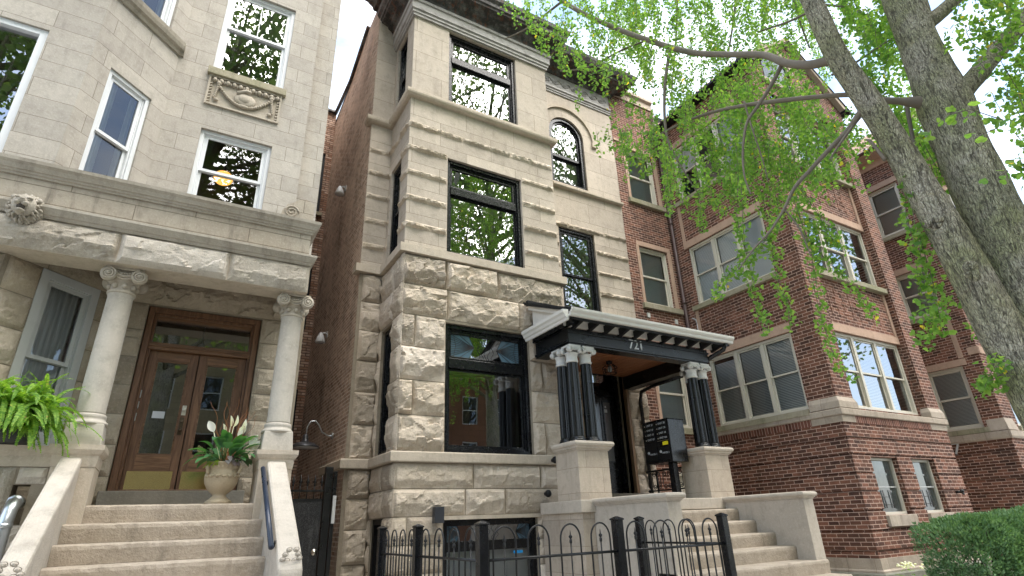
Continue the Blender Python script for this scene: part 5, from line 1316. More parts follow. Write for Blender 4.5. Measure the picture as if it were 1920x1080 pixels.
mb = MB(); mb.quad((9.28, 9.6, 11.6), (15.1, 9.6, 11.6), (15.1, 20, 11.6), (9.28, 20, 11.6)); EM.wall(mb, 11.05, 15.12, RTOP - 0.5, 11.6); mb.build('flat_roof', ROOFB, H3)
DS = MB(); DS.tube([(10.985, 9.46, 11.6), (10.985, 9.46, 1.2), (10.985, 9.46, GZ)], 0.05, 10)
for z in (2.6, 5.2, 7.6): DS.tube([(10.985, 9.46, z), (10.985, 9.46, z + 0.06)], 0.06, 10)
CD = MB(); CD.tube([(11.035, 9.2, 4.6), (11.03, 9.22, 2.5), (11.035, 9.2, 1.9)], 0.012, 6); CD.tube([(11.0, 9.3, 4.75), (11.03, 9.22, 4.7), (11.035, 9.2, 4.6)], 0.018, 6)
tag(CD.build('conduit', GRAYP, at=(11.035, 9.2, 3.2)), 'thin pale electrical conduit on the red brick beside the brown downspout', 'conduit')
tag(DS.build('downspout', paint('brown_downspout', (0.075, 0.045, 0.04), 0.45, 0.3), at=(10.985, 9.46, GZ)), 'dark brown downspout in the inner corner of the red brick bay', 'downspout')
HB = MB(); HB.tube([(14.62, 6.17, 0.30), (14.62, 6.08, 0.30)], 0.025, 8); HB.ball((14.64, 6.06, 0.31), 0.05, 0.04, 0.04, 8, 6); HB.tube([(14.62, 6.08, 0.30), (14.68, 6.06, 0.25)], 0.02, 8)
tag(HB.build('hose_spigot', IRON, at=(14.62, 6.17, 0.3)), 'small dark spigot on the red brick wall right of the basement windows', 'spigot')

# ---- the next brick house, seen past the bay
H4 = thing('tile_roofed_brick_house', 'red brick house with clay tile eaves standing beyond the projecting bay at far right', 'house', (20, 8, GZ))
NL = Basis((18.0, 0, 0), (0, -1, 0), (-1, 0, 0)); NF = Basis((0, 6.02, 0), (1, 0, 0), (0, -1, 0))
nf = [(1.88, 3.52), (5.08, 6.5), (7.8, 9.45)]
mb = MB(); NL.wall(mb, -12, -6.02, GZ, 10.5, [(-7.42, -6.48, a, b) for a, b in nf], 0.12); NF.wall(mb, 18.0, 25, GZ, 10.5, [(18.75, 21.4, a, b) for a, b in nf], 0.14)
mb.quad((15.13, 11.9, GZ), (18, 11.9, GZ), (18, 11.9, 10.5), (15.13, 11.9, 10.5)); mb.build('brick_wall', RED, H4)
for i, (a, b) in enumerate(nf):
    hung_window(NL, -7.42, -6.48, a, b, H4, CREAM, 0.06, back=('blind', 'fullshade', 'fullshade')[i]); triple_window(NF, 18.75, 21.4, a, b, H4, CREAM, ['fullshade', 'blind', 'fullshade'], g=GLASSR)
for (a, b) in nf:
    block(NL, 'lintel', PINKL, H4, -7.5, -6.36, b + 0.003, b + 0.18, -0.1, 0.02); block(NF, 'lintel', PINKL, H4, 18.7, 21.45, b + 0.003, b + 0.18, -0.1, 0.02)
    block(NL, 'sill', SILL, H4, -7.5, -6.36, a - 0.13, a - 0.003, -0.1, 0.06); block(NF, 'sill', SILL, H4, 18.7, 21.45, a - 0.13, a - 0.003, -0.1, 0.06)
block(NL, 'stone_jamb', PINKL, H4, -6.5, -6.38, 3.72, 4.9, -0.05, 0.02); block(NL, 'stone_jamb', PINKL, H4, -6.5, -6.38, 6.7, 7.65, -0.05, 0.02)
block(NL, 'stone_jamb', PINKL, H4, -6.25, -6.0, 3.75, 3.95, -0.05, 0.02); block(NF, 'stone_jamb', PINKL, H4, 18.0, 18.5, 3.75, 3.95, -0.05, 0.02)
mb = MB(); mb.sweep([(18.0, 9), (18.0, 6.02), (25, 6.02)], [(-0.05, 1.55), (0.05, 1.55), (0.07, 1.6), (0.07, 1.74), (-0.05, 1.76)])
mb.hexa([(17.95, 5.97, 1.76), (18.55, 5.97, 1.76), (18.55, 6.4, 1.76), (17.95, 6.4, 1.76), (17.996, 6.016, 2.05), (18.5, 6.016, 2.05), (18.5, 6.4, 2.05), (17.996, 6.4, 2.05)])
mb.build('stone_belt', PALEST, H4)
mb = MB()
for z in (1.30, 0.97, 0.64, 0.31, -0.02, -0.35, -0.68): mb.sweep([(18.0, 9), (18.0, 6.02), (25, 6.02)], [(-0.02, z), (0.018, z), (0.018, z + 0.29), (-0.02, z + 0.29)])
mb.build('base_wall', RED, H4)
mb = MB(); mb.sweep([(18.0, 11), (18.0, 6.02), (25, 6.02)], [(-0.1, 10.2), (0.03, 10.2), (0.05, 10.45), (0.40, 10.5), (0.45, 10.56), (-0.1, 10.6)]); mb.build('eave', PINKL, H4)
mb = MB(); mb.tube([(17.52, 11, 10.6), (17.52, 5.55, 10.6)], 0.06, 8); mb.tube([(17.52, 5.55, 10.6), (25, 5.55, 10.6)], 0.06, 8); mb.build('gutter', paint('brown_gutter', (0.10, 0.05, 0.04), 0.5), H4)
mb = MB()
for i in range(24):
    y0 = 5.5 + i * 0.24; mb.add([(17.5, y0, 10.62), (17.5, y0 + 0.22, 10.62), (20.5, y0 + 0.22, 12.9), (20.5, y0, 12.9), (17.5, y0 + 0.11, 10.74), (20.5, y0 + 0.11, 13.02)], [[0, 4, 5, 3], [4, 1, 2, 5]])
mb.quad((17.6, 5.55, 10.6), (25, 5.55, 10.6), (25, 8, 12.9), (20.5, 8, 12.9)); mb.build('tile_roof', TILE, H4)
mb = MB(); mb.quad((18.8, 6.6, GZ), (18.8, 11, GZ), (18.8, 11, 10.4), (18.8, 6.6, 10.4)); mb.quad((18.3, 7.3, GZ), (25, 7.3, GZ), (25, 7.3, 10.4), (18.3, 7.3, 10.4)); mb.build('interior_wall', ROOM, H4)
text_mesh('717', 0.42, 'house_number', GRAYP, H4, frame_matrix((17.96, 7.45, 1.42), (0, -1, 0), (0, 0, 1)), 0.012)
# ================================================================== camera model (also used to read off where things stand)
FPX, YAW, PITCH, ROLL = 1039.5, 0.5404, 0.4023, -0.038
def cam_rows():
    cy, sy, cp, sp, cr, sr = math.cos(YAW), math.sin(YAW), math.cos(PITCH), math.sin(PITCH), math.cos(ROLL), math.sin(ROLL)
    Bm = Matrix(((1, 0, 0), (0, 0, -1), (0, 1, 0)))
    Ry = Matrix(((cy, 0, -sy), (0, 1, 0), (sy, 0, cy))); Rp = Matrix(((1, 0, 0), (0, cp, sp), (0, -sp, cp))); Rr = Matrix(((cr, -sr, 0), (sr, cr, 0), (0, 0, 1)))
    return Rr @ Rp @ Ry @ Bm
CR = cam_rows()
def at(x, y, d):
    """the place d metres ahead of the camera that lies in the direction (x, y) of the photograph"""
    return CR.transposed() @ V(((x - 960) / FPX * d, (y - 540) / FPX * d, d))
HEAD = V((math.sin(YAW), math.cos(YAW), 0))
def atk(x, y, k):
    r = at(x, y, 1.0); return r * (k / r.dot(HEAD))

# ================================================================== fence round the areaway
FN = thing('iron_fence', 'low black iron fence with hooped pickets and spear tips round the basement window', 'fence', (3.4, 4.1, GZ))
FB = -1.40
def post(x, y, top=0.0):
    m_ = MB(); m_.box(x - 0.038, x + 0.038, y - 0.038, y + 0.038, FB - 0.05, top)
    m_.hexa([(x - 0.046, y - 0.046, top), (x + 0.046, y - 0.046, top), (x + 0.046, y + 0.046, top), (x - 0.046, y + 0.046, top), (x - 0.046, y - 0.046, top + 0.012), (x + 0.046, y - 0.046, top + 0.012), (x + 0.046, y + 0.046, top + 0.012), (x - 0.046, y + 0.046, top + 0.012)])
    m_.hexa([(x - 0.046, y - 0.046, top + 0.012), (x + 0.046, y - 0.046, top + 0.012), (x + 0.046, y + 0.046, top + 0.012), (x - 0.046, y + 0.046, top + 0.012), (x - 0.008, y - 0.008, top + 0.032), (x + 0.008, y - 0.008, top + 0.032), (x + 0.008, y + 0.008, top + 0.032), (x - 0.008, y + 0.008, top + 0.032)])
    m_.build('post', BLACK, FN, bevel=0.003)
def run(p, q, n):
    """one panel: rails, n hoops, a spear in each"""
    p = V((p[0], p[1], 0)); q = V((q[0], q[1], 0)); d = (q - p); L = d.length; d.normalize()
    a = p + d * 0.038; b = q - d * 0.038
    m_ = MB()
    for z in (-0.245, FB + 0.18):
        m_ = MB(); m_.tube([(a.x, a.y, z), (b.x, b.y, z)], 0.011, 8); m_.build('rail', IRON, FN)
    per = (L - 0.076) / n; hw = per * 0.32
    for k in range(n):
        c = a + d * (per * (k + 0.5))
        m_ = MB(); pts = [(c - d * hw) + V((0, 0, FB + 0.1))]
        for i in range(13):
            t = PI - PI * i / 12; pts.append(c + d * (hw * math.cos(t)) + V((0, 0, -0.015 - hw * 1.15 + hw * 1.15 * math.sin(t))))
        pts.append((c + d * hw) + V((0, 0, FB + 0.1)))
        m_.tube(pts, 0.0075, 7); hp = m_.build('hoop', IRON, FN)
        m_ = MB(); m_.tube([c + V((0, 0, FB + 0.1)), c + V((0, 0, -0.155))], 0.0065, 7)
        m_.lathe([(0.0065, -0.165), (0.012, -0.158), (0.012, -0.135), (0.006, -0.13), (0.014, -0.12), (0.017, -0.11), (0.006, -0.098), (0.004, -0.08), (0.001, -0.062)], (c.x, c.y, 0), 10)
        m_.build('spear_picket', IRON, FN)
Cx, Fy = 2.11, 4.1
for (x, y) in ((2.11, 6.5), (2.11, 5.42), (2.11, 4.1), (3.44, 4.1), (4.78, 4.1), (4.78, 5.3)): post(x, y)
run((2.11, 6.5), (2.11, 5.42), 4); run((2.11, 5.42), (2.11, 4.1), 4); run((2.11, 4.1), (3.44, 4.1), 4); run((3.44, 4.1), (4.78, 4.1), 4); run((4.78, 4.1), (4.78, 5.3), 4)
FN2 = MB(); FN2.bar((4.78, 5.34, -0.19), (5.5, 5.8, -0.19), 0.02, 0.02)
# ================================================================== alley gate
GT = thing('alley_gate', 'black mesh alley gate topped with spear points between the two houses', 'gate', (1.8, 9.3, GZ))
gy = 9.3
m_ = MB(); m_.box(2.06, 2.17, gy - 0.06, gy + 0.05, GZ, 0.92); m_.box(2.19, 2.25, gy - 0.02, gy + 0.05, GZ, 0.86); m_.box(1.40, 1.46, gy - 0.03, gy + 0.03, GZ, 0.75); m_.build('gate_post', BLACKW, GT, bevel=0.004)
m_ = MB(); m_.box(1.46, 2.055, gy - 0.02, gy + 0.02, 0.43, 0.46); m_.box(1.46, 2.055, gy - 0.02, gy + 0.02, 0.56, 0.585) ; m_.box(1.46, 2.055, gy - 0.02, gy + 0.02, GZ + 0.05, GZ + 0.1); m_.build('rail', BLACKW, GT)
def _mesh():
    m = M('perforated_steel_sheet'); oc = m.coord(); n1 = m.noise(m.coord('Object', (1, 1, 0.35)), 5, 6, 0.75); n2 = m.noise(oc, 140, 2)
    v = m.n('ShaderNodeTexVoronoi'); m.link(oc, v.inputs['Vector']); v.inputs['Scale'].default_value = 70
    col = m.mix((0.045, 0.045, 0.047), (0.012, 0.012, 0.013), m.ramp(v.outputs['Distance'], [(0.25, 0), (0.45, 1)]))
    col = m.mix(col, (0.16, 0.16, 0.165), m.ramp(n1, [(0.55, 0), (0.78, 0.6)]))
    return m.bsdf(col, 0.5, m.bump(v.outputs['Distance'], 0.6, 0.004), spec=0.4)
m_ = MB(); m_.box(1.462, 2.053, gy - 0.012, gy + 0.012, GZ + 0.1, 0.43); m_.build('mesh_panel', _mesh(), GT)
for k in range(6):
    x = 1.50 + k * 0.105; m_ = MB(); m_.tube([(x, gy, 0.46), (x, gy, 0.66)], 0.009, 7)
    m_.lathe([(0.009, 0.62), (0.016, 0.63), (0.016, 0.65), (0.01, 0.66), (0.03, 0.675), (0.02, 0.70), (0.012, 0.73), (0.002, 0.79)], (x, gy, 0.02), 10); m_.build('spear_picket', IRON, GT)
m_ = MB(); m_.tube([(2.0, gy - 0.03, -0.28), (2.0, gy - 0.012, -0.28)], 0.045, 16); m_.tube([(2.0, gy - 0.045, -0.28), (2.0, gy - 0.03, -0.28)], 0.02, 12); m_.build('lock', NICK, GT)
m_ = MB(); m_.box(2.2, 2.25, gy - 0.06, gy - 0.02, 0.1, 0.5); m_.build('intercom', GRAYP, GT, bevel=0.004)
# ================================================================== duct elbow, globe lamp
m_ = MB()
pp = [V((-1.27, 7.55, 0.36)), V((-1.27, 7.42, 0.37)), V((-1.27, 7.34, 0.345)), V((-1.275, 7.29, 0.28)), V((-1.28, 7.27, 0.16)), V((-1.285, 7.27, -0.4)), V((-1.285, 7.27, GZ))]
m_.tube(pp, [0.062] * 7, 8)
for z in (0.15, 0.3): pass
m_.tube([(-1.283, 7.27, 0.13), (-1.283, 7.27, 0.17)], 0.07, 12); m_.tube([(-1.27, 7.40, 0.37), (-1.27, 7.37, 0.36)], 0.068, 10)
tag(m_.build('duct_elbow', STEEL, at=(-1.28, 7.27, GZ)), 'galvanized metal duct elbow bending out of a hole in the rough wall at far left', 'duct')
GL = thing('globe_lamp', 'lit amber globe lamp hanging inside the white window above the oak door', 'lamp', (-0.10, 9.6, 5.78))
m_ = MB(); m_.ball((-0.10, 9.6, 5.80), 0.155, 0.155, 0.125, 20, 12); m_.build('globe', GLOBE, GL)
m_ = MB(); m_.tube([(-0.10, 9.6, 5.92), (-0.10, 9.6, 7.0)], 0.012, 6); m_.lathe([(0.02, 0.15), (0.07, 0.13), (0.075, 0.11)], (-0.10, 9.6, 5.80), 14); m_.build('stem', BLACKM, GL)
m_ = MB(); m_.box(0.62, 0.70, 8.64, 8.7, 0.9, 0.95)
# ================================================================== urn and its plants
UX, UY = 0.515, 7.68
UR = MB(); UR.lathe([(0.14, 0), (0.145, 0.012), (0.14, 0.03), (0.10, 0.055), (0.072, 0.085), (0.07, 0.10), (0.10, 0.125), (0.145, 0.17), (0.175, 0.225), (0.185, 0.28), (0.183, 0.325), (0.172, 0.36), (0.168, 0.375), (0.18, 0.385), (0.178, 0.43), (0.188, 0.44), (0.188, 0.46), (0.165, 0.46), (0.16, 0.42)], (UX, UY, 0.332), 36)
for k in range(7):
    a = -PI / 2 + (k - 3) * 0.36; r = 0.186
    UR.ball((UX + r * math.cos(a), UY + r * math.sin(a), 0.332 + 0.315 - 0.03 * (1 - abs((k % 2) - 0.5))), 0.022, 0.022, 0.02, 7, 5)
    UR.ball((UX + r * math.cos(a + .1), UY + r * math.sin(a + .1), 0.332 + 0.30), 0.018, 0.018, 0.018, 7, 5)
for a in (-PI / 2 - 0.95, -PI / 2 + 0.95, -PI / 2 - 2.6, -PI / 2 + 2.6):
    UR.tube([(UX + 0.19 * math.cos(a), UY + 0.19 * math.sin(a), 0.332 + 0.43), (UX + 0.215 * math.cos(a), UY + 0.215 * math.sin(a), 0.332 + 0.40), (UX + 0.205 * math.cos(a), UY + 0.205 * math.sin(a), 0.332 + 0.345), (UX + 0.185 * math.cos(a), UY + 0.185 * math.sin(a), 0.332 + 0.33)], 0.017, 8)
for k in range(26):
    a = 2 * PI * k / 26
    UR.box(UX + 0.181 * math.cos(a) - 0.009, UX + 0.181 * math.cos(a) + 0.009, UY + 0.181 * math.sin(a) - 0.009, UY + 0.181 * math.sin(a) + 0.009, 0.332 + 0.395, 0.332 + 0.42)
tag(UR.build('garden_urn', stone('cast_sandstone_urn', (0.50, 0.415, 0.295), (0.42, 0.34, 0.235), stain=0.15, bump=0.4, fine=80), at=(UX, UY, 0.33)), 'cast sandstone urn with swags standing on the landing before the oak doors', 'urn')
def blade(mb, base, d, up, L, W, droop, n=7, fold=0.2, tipw=1.0):
    d = V(d).normalized(); up = V(up); side = d.cross(up).normalized(); pts = []; c = V(base); dirv = d.copy()
    for i in range(n + 1):
        t = i / n; w = W * (math.sin(PI * min(1, t * 0.94 + 0.05)) ** 0.8) * (1 - 0.25 * t)
        if i == n: w = 0.001
        dn = side.cross(dirv).normalized()
        pts += [c - side * w - dn * fold * w * -1, c.copy(), c + side * w + dn * fold * w]
        c = c + dirv * (L / n); dirv = (dirv + V((0, 0, -droop / n))).normalized()
    fs = []
    for i in range(n):
        o = 3 * i; fs += [[o, o + 1, o + 4, o + 3], [o + 1, o + 2, o + 5, o + 4]]
    mb.add(pts, fs, True)
LILY = leafmat('glossy_lily_leaf', (0.035, 0.12, 0.045), (0.07, 0.20, 0.06), 0.2, gloss=0.6)
LIMEL = leafmat('lime_leaf', (0.20, 0.36, 0.03), (0.34, 0.46, 0.05), 0.35)
SPATH = leafmat('white_spathe', (0.78, 0.77, 0.70), (0.82, 0.82, 0.78), 0.3)
BEGON = leafmat('silver_purple_leaf', (0.42, 0.40, 0.42), (0.16, 0.05, 0.08), 0.15)
rg = random.Random(21); top = 0.332 + 0.45
PL = thing('urn_planting', 'peace lily with white flowers, curly willow twigs and silver leaves growing in the urn', 'plant', (UX, UY, top))
m_ = MB()
for k in range(46):
    a = rg.uniform(0, 2 * PI); e = rg.uniform(0.15, 1.2); L = rg.uniform(0.18, 0.30)
    st = V((UX + 0.06 * math.cos(a), UY + 0.06 * math.sin(a), top + 0.02)); out = V((math.cos(a) * math.cos(e), math.sin(a) * math.cos(e), math.sin(e)))
    mid = st + out * rg.uniform(0.08, 0.22); m_.tube([st, mid], 0.004, 5)
    blade(m_, mid, out, (0, 0, 1) if e < 1.3 else (1, 0, 0), L, rg.uniform(0.048, 0.07), rg.uniform(0.8, 1.9))
m_.build('leaves', LILY, PL)
m_ = MB()
for (dx, dz, az, t) in ((-0.17, 0.40, 3.0, 0.6), (0.0, 0.46, -1.9, 0.2), (0.035, 0.47, -1.2, 0.3), (0.12, 0.43, -1.0, 0.4), (-0.06, 0.36, -2.0, 0.3), (0.1, 0.37, -0.4, 0.5), (0.24, 0.26, -0.2, 0.8), (0.27, 0.2, 0.0, 0.9)):
    b = V((UX + dx, UY - 0.05, top + dz - 0.04)); m_.tube([(UX + dx * 0.2, UY, top), b], 0.0035, 5)
    blade(m_, b, V((0.35 * math.cos(az), 0.35 * math.sin(az), 1 - t * 0.5)), V((math.cos(az + 1.5), math.sin(az + 1.5), 0)), 0.145, 0.05, 0.3, 7, 0.5)
m_.build('white_flowers', SPATH, PL)
m_ = MB()
for k in range(30):
    a = rg.uniform(-2.9, -1.9); o = V((math.cos(a), math.sin(a), rg.uniform(-0.1, 0.6))); blade(m_, (UX + 0.13 * math.cos(a), UY + 0.13 * math.sin(a), top), o, (0, 0, 1), rg.uniform(0.07, 0.15), 0.011, 1.6, 5)
m_.build('lime_foliage', LIMEL, PL)
m_ = MB()
for k in range(20):
    a = rg.uniform(-1.55, -0.7); o = V((math.cos(a), math.sin(a), rg.uniform(-0.2, 0.7))); blade(m_, (UX + 0.15 * math.cos(a), UY + 0.15 * math.sin(a), top - 0.02 + rg.uniform(0, 0.1)), o, (0, 0, 1), rg.uniform(0.07, 0.11), 0.034, 1.5, 5)
m_.build('silver_foliage', BEGON, PL)
m_ = MB()
for k in range(17):
    a = rg.uniform(-0.5, 0.9) if k > 5 else rg.uniform(2.2, 3.6); p = V((UX + rg.uniform(-.04, .04), UY + rg.uniform(-.04, .04), top)); d = V((math.cos(a) * rg.uniform(0.05, 0.5), rg.uniform(-0.2, 0.1), 1.0)).normalized(); pts = [p.copy()]; ph = rg.uniform(0, 6); H = rg.uniform(0.45, 0.8)
    for i in range(16):
        p = p + d * (H / 16); wob = V((math.sin(ph + i * 0.9), math.cos(ph * 1.3 + i * 0.8), 0)) * 0.017 * (0.4 + i / 14); pts.append(p + wob)
    m_.tube(pts, [0.0045 * (1 - 0.7 * i / 16) for i in range(17)], 5)
m_.build('willow_twigs', paint('orange_willow_twig', (0.33, 0.13, 0.05), 0.6, 0.5, wearcol=(0.22, 0.15, 0.09)), PL)
# ================================================================== Boston fern on the ledge
FE = thing('boston_fern', 'bright green boston fern spilling over the stone ledge at far left', 'fern', (-1.42, 7.42, 0.91))
FERN = leafmat('fern_frond', (0.09, 0.22, 0.03), (0.25, 0.40, 0.07), 0.4, (0.35, 0.30, 0.08))
m_ = MB(); rg = random.Random(5)
for k in range(250):
    a = rg.uniform(0, 2 * PI); e = rg.uniform(0.15, 1.4); d = V((math.cos(a) * math.cos(e), math.sin(a) * math.cos(e) * 0.85 - 0.15, math.sin(e))).normalized()
    c = V((-1.46 + rg.uniform(-.30, .26), 7.36 + rg.uniform(-.13, .1), 1.13 + rg.uniform(-0.06, 0.16))); L = rg.uniform(0.36, 0.62); n = 26; dr = rg.uniform(1.6, 3.2); rach = [c.copy()]
    tw = rg.uniform(-0.5, 0.5)
    for i in range(n):
        t = i / n; side = d.cross(V((0, 0, 1)))
        if side.length < 1e-3: side = V((1, 0, 0))
        side.normalize(); nn = side.cross(d).normalized(); side = (side * math.cos(tw) + nn * math.sin(tw)).normalized()
        w = 0.034 * math.sin(PI * min(1, 0.12 + t * 0.86)) ** 0.7; c2 = c + d * (L / n)
        for sg in (-1, 1):
            tip = c + side * sg * w + d * 0.008 + nn * rg.uniform(-0.006, 0.006) - V((0, 0, 0.004)); b2 = c + d * (L / n * 0.82)
            m_.add([c, c + side * sg * w * 0.5 - d * 0.004, tip, c + side * sg * w * 0.5 + d * (L / n * 0.8), b2], [[0, 1, 2, 3, 4]])
        c = c2; d = (d + V((0, 0, -dr / n))).normalized(); rach.append(c.copy())
    m_.tube(rach[::3], 0.002, 4)
m_.build('fronds', FERN, FE)
m_ = MB(); m_.lathe([(0.12, 0.0), (0.15, 0.02), (0.17, 0.17), (0.16, 0.18)], (-1.42, 7.42, 0.908), 20); m_.build('pot', paint('dark_plastic_pot', (0.03, 0.03, 0.028), 0.5), FE)
# ================================================================== yew hedge
HG = thing('yew_hedge', 'clipped dark green yew hedge in front of the red brick base at lower right', 'hedge', (11.6, 4.6, GZ))
YEW = leafmat('yew_needles', (0.075, 0.16, 0.075), (0.17, 0.29, 0.14), 0.2, gloss=0.4)
m_ = MB(); rg = random.Random(8)
def hedge_r(x, y, z): return 1 + 0.16 * noise.noise((x * 1.6, y * 1.6, z * 1.6)) + 0.10 * noise.noise((x * 4.5, y * 4.5, z * 4.5))
hx, hy, hz, sx, sy, sz = 12.95, 4.75, -0.82, 2.55, 0.75, 0.68
cnt = 0
while cnt < 60000:
    fc = rg.random()
    if fc < 0.5: q = V((rg.uniform(-1, 1), -1, rg.uniform(-1, 1)))
    elif fc < 0.86: q = V((rg.uniform(-1, 1), rg.uniform(-1, 0.6), 1))
    else: q = V((-1, rg.uniform(-1, 0.6), rg.uniform(-1, 1)))
    q = q / (abs(q.x) ** 5 + abs(q.y) ** 5 + abs(q.z) ** 5) ** 0.2
    p = V((hx + q.x * sx, hy + q.y * sy, hz + q.z * sz)); rr = hedge_r(p.x, p.y, p.z) * rg.choice((rg.uniform(0.88, 1.03), rg.uniform(0.88, 1.03), rg.uniform(0.45, 0.9)))
    p = V((hx + q.x * sx * (1 + (rr - 1) * 0.35), hy + q.y * sy * rr, hz + q.z * sz * rr))
    if p.z < GZ: continue
    cl = noise.noise((p.x * 6, p.y * 6, p.z * 6)); 
    if cl < -0.2 and rg.random() < 0.8: continue
    dirv = (V((q.x * 0.5, q.y, q.z + 0.35)) + V((rg.uniform(-.7, .7), rg.uniform(-.7, .7), rg.uniform(-.5, .7)))).normalized()
    sd = dirv.cross(V((rg.uniform(-1, 1), rg.uniform(-1, 1), rg.uniform(-1, 1)))).normalized(); L = rg.uniform(0.035, 0.065); w = L * 0.27
    m_.add([p, p + dirv * L * 0.4 + sd * w, p + dirv * L, p + dirv * L * 0.4 - sd * w], [[0, 1, 2, 3]]); cnt += 1
m_.build('foliage', YEW, HG)
m_ = MB()
for k in range(60):
    x = rg.uniform(hx - sx * 0.9, hx + sx * 0.9); y = hy + rg.uniform(-0.3, 0.3); m_.tube([(x, y, GZ), (x + rg.uniform(-.2, .2), y + rg.uniform(-.25, .1), -0.9), (x + rg.uniform(-.4, .4), y + rg.uniform(-.5, .2), -0.35)], [0.018, 0.012, 0.005], 5)
m_.build('branches', paint('dark_yew_wood', (0.022, 0.022, 0.014), 0.9, 0.4, 0.1), HG)
FL = thing('flowering_perennial', 'small bright green plant with white flowers below the brick base', 'plant', (9.35, 4.85, GZ))
m_ = MB(); f_ = MB()
for k in range(120):
    a = rg.uniform(0, 2 * PI); r = rg.uniform(0, 0.28); b = V((9.35 + r * math.cos(a), 4.85 + r * math.sin(a), GZ + rg.uniform(0.15, 0.66 - r * 0.5))); blade(m_, b, (math.cos(a), math.sin(a), rg.uniform(-0.2, 0.8)), (0, 0, 1), rg.uniform(0.05, 0.11), 0.022, 1.2, 4)
for k in range(40):
    a = rg.uniform(0, 2 * PI); r = rg.uniform(0, 0.16); f_.ball((9.42 + r * math.cos(a), 4.85 + r * math.sin(a), GZ + 0.70 + rg.uniform(-.03, .04)), 0.018, 0.018, 0.012, 6, 4)
m_.build('leaves', leafmat('perennial_leaf', (0.10, 0.24, 0.04), (0.2, 0.34, 0.05), 0.35), FL); f_.build('flowers', SPATH, FL)
# ================================================================== ginkgo tree
def _bark():
    m = M('ginkgo_bark'); oc = m.coord('Object', (1, 1, 0.3)); n0 = m.coord()
    fu = m.noise(m.coord('Object', (1, 1, 0.16)), 24, 5, 0.62, 0.9); fu2 = m.noise(m.coord('Object', (1, 1, 0.35)), 55, 4, 0.6, 0.6)
    v = m.n('ShaderNodeTexVoronoi'); v.feature = 'DISTANCE_TO_EDGE'
    wv = m.n('ShaderNodeTexNoise'); m.link(oc, wv.inputs['Vector']); wv.inputs['Scale'].default_value = 9; wv.inputs['Detail'].default_value = 4
    va = m.n('ShaderNodeVectorMath', operation='MULTIPLY_ADD'); m.link(wv.outputs['Color'], va.inputs[0]); va.inputs[1].default_value = (0.10, 0.10, 0.10); m.link(oc, va.inputs[2])
    m.link(va.outputs[0], v.inputs['Vector']); v.inputs['Scale'].default_value = 62
    big = m.noise(n0, 2.2, 5, 0.6); fin = m.noise(oc, 60, 4, 0.7); ms = m.noise(n0, 5, 5, 0.65)
    col = m.mix((0.50, 0.46, 0.36), (0.62, 0.57, 0.46), m.ramp(fin, [(0.35, 0), (0.7, 1)]))
    col = m.mix(col, (0.36, 0.37, 0.19), m.ramp(big, [(0.38, 0), (0.6, 0.85)]))
    col = m.mix(col, (0.42, 0.34, 0.12), m.ramp(ms, [(0.60, 0), (0.74, 0.4)]))
    col = m.mix((0.12, 0.108, 0.08), col, m.ramp(fu, [(0.35, 0.15), (0.47, 1)]))
    col = m.mix((0.11, 0.10, 0.08), col, m.ramp(fu2, [(0.38, 0.2), (0.5, 1)]))
    col = m.mix((0.11, 0.10, 0.075), col, m.ramp(v.outputs['Distance'], [(0.0, 0.35), (0.1, 1)]))
    nb = m.bump(fin, 0.5, 0.01); nb = m.bump(fu2, 0.7, 0.015, nb); nb = m.bump(m.ramp(fu, [(0.34, 0), (0.52, 1)]), 0.5, 0.02, nb); nb = m.bump(m.ramp(v.outputs['Distance'], [(0.0, 0), (0.25, 1)]), 0.8, 0.014, nb)
    return m.bsdf(col, 0.9, nb, spec=0.15)
BARK = _bark()
TWIG = paint('brown_twig_bark', (0.20, 0.17, 0.135), 0.8, 0.4, 0.2, bump=0.6)
KT = 4.25
def limb(mb, pts, n=18, lumpy=0.05, seed=0.0, sub=6):
    """pts: (x, y, k, width px) smoothed into a tapered limb"""
    W = [(atk(p[0], p[1], p[2]), p[3]) for p in pts]
    P = [w[0] for w in W]; Rr = []
    for (p, w) in W:
        d = (CR @ p).z; x = (CR @ p).x / d; Rr.append(0.5 * w * d / FPX / math.sqrt(1 + x * x))
    out = []; rad = []
    for i in range(len(P) - 1):
        p0 = P[max(i - 1, 0)]; p1 = P[i]; p2 = P[i + 1]; p3 = P[min(i + 2, len(P) - 1)]
        for s_ in range(sub):
            t = s_ / sub; out.append(0.5 * ((2 * p1) + (p2 - p0) * t + (2 * p0 - 5 * p1 + 4 * p2 - p3) * t * t + (3 * p1 - p0 - 3 * p2 + p3) * t ** 3)); rad.append(Rr[i] + (Rr[i + 1] - Rr[i]) * t)
    out.append(P[-1]); rad.append(Rr[-1])
    b = len(mb.v); mb.tube(out, rad, n)
    for i in range(b, len(mb.v)):
        v_ = V(mb.v[i]); k = min(len(out) - 1, (i - b) // n); c = out[k]; q = 1 + lumpy * noise.noise((v_.x * 5, v_.y * 5, v_.z * 2.2 + seed)) + lumpy * 0.6 * noise.noise((v_.x * 13, v_.y * 13, v_.z * 5 + seed))
        mb.v[i] = tuple(c + (v_ - c) * q)
    return out, rad
base = atk(2030, 800, KT); base.z = GZ
GK = thing('ginkgo_tree', 'large ginkgo street tree with two mossy grey stems and hanging leafy branches at right', 'tree', tuple(base))
m_ = MB()
b1 = base; 
def px_of(p): q = CR @ V(p); return (960 + FPX * q.x / q.z, 540 + FPX * q.y / q.z)
bx, by = px_of(base)
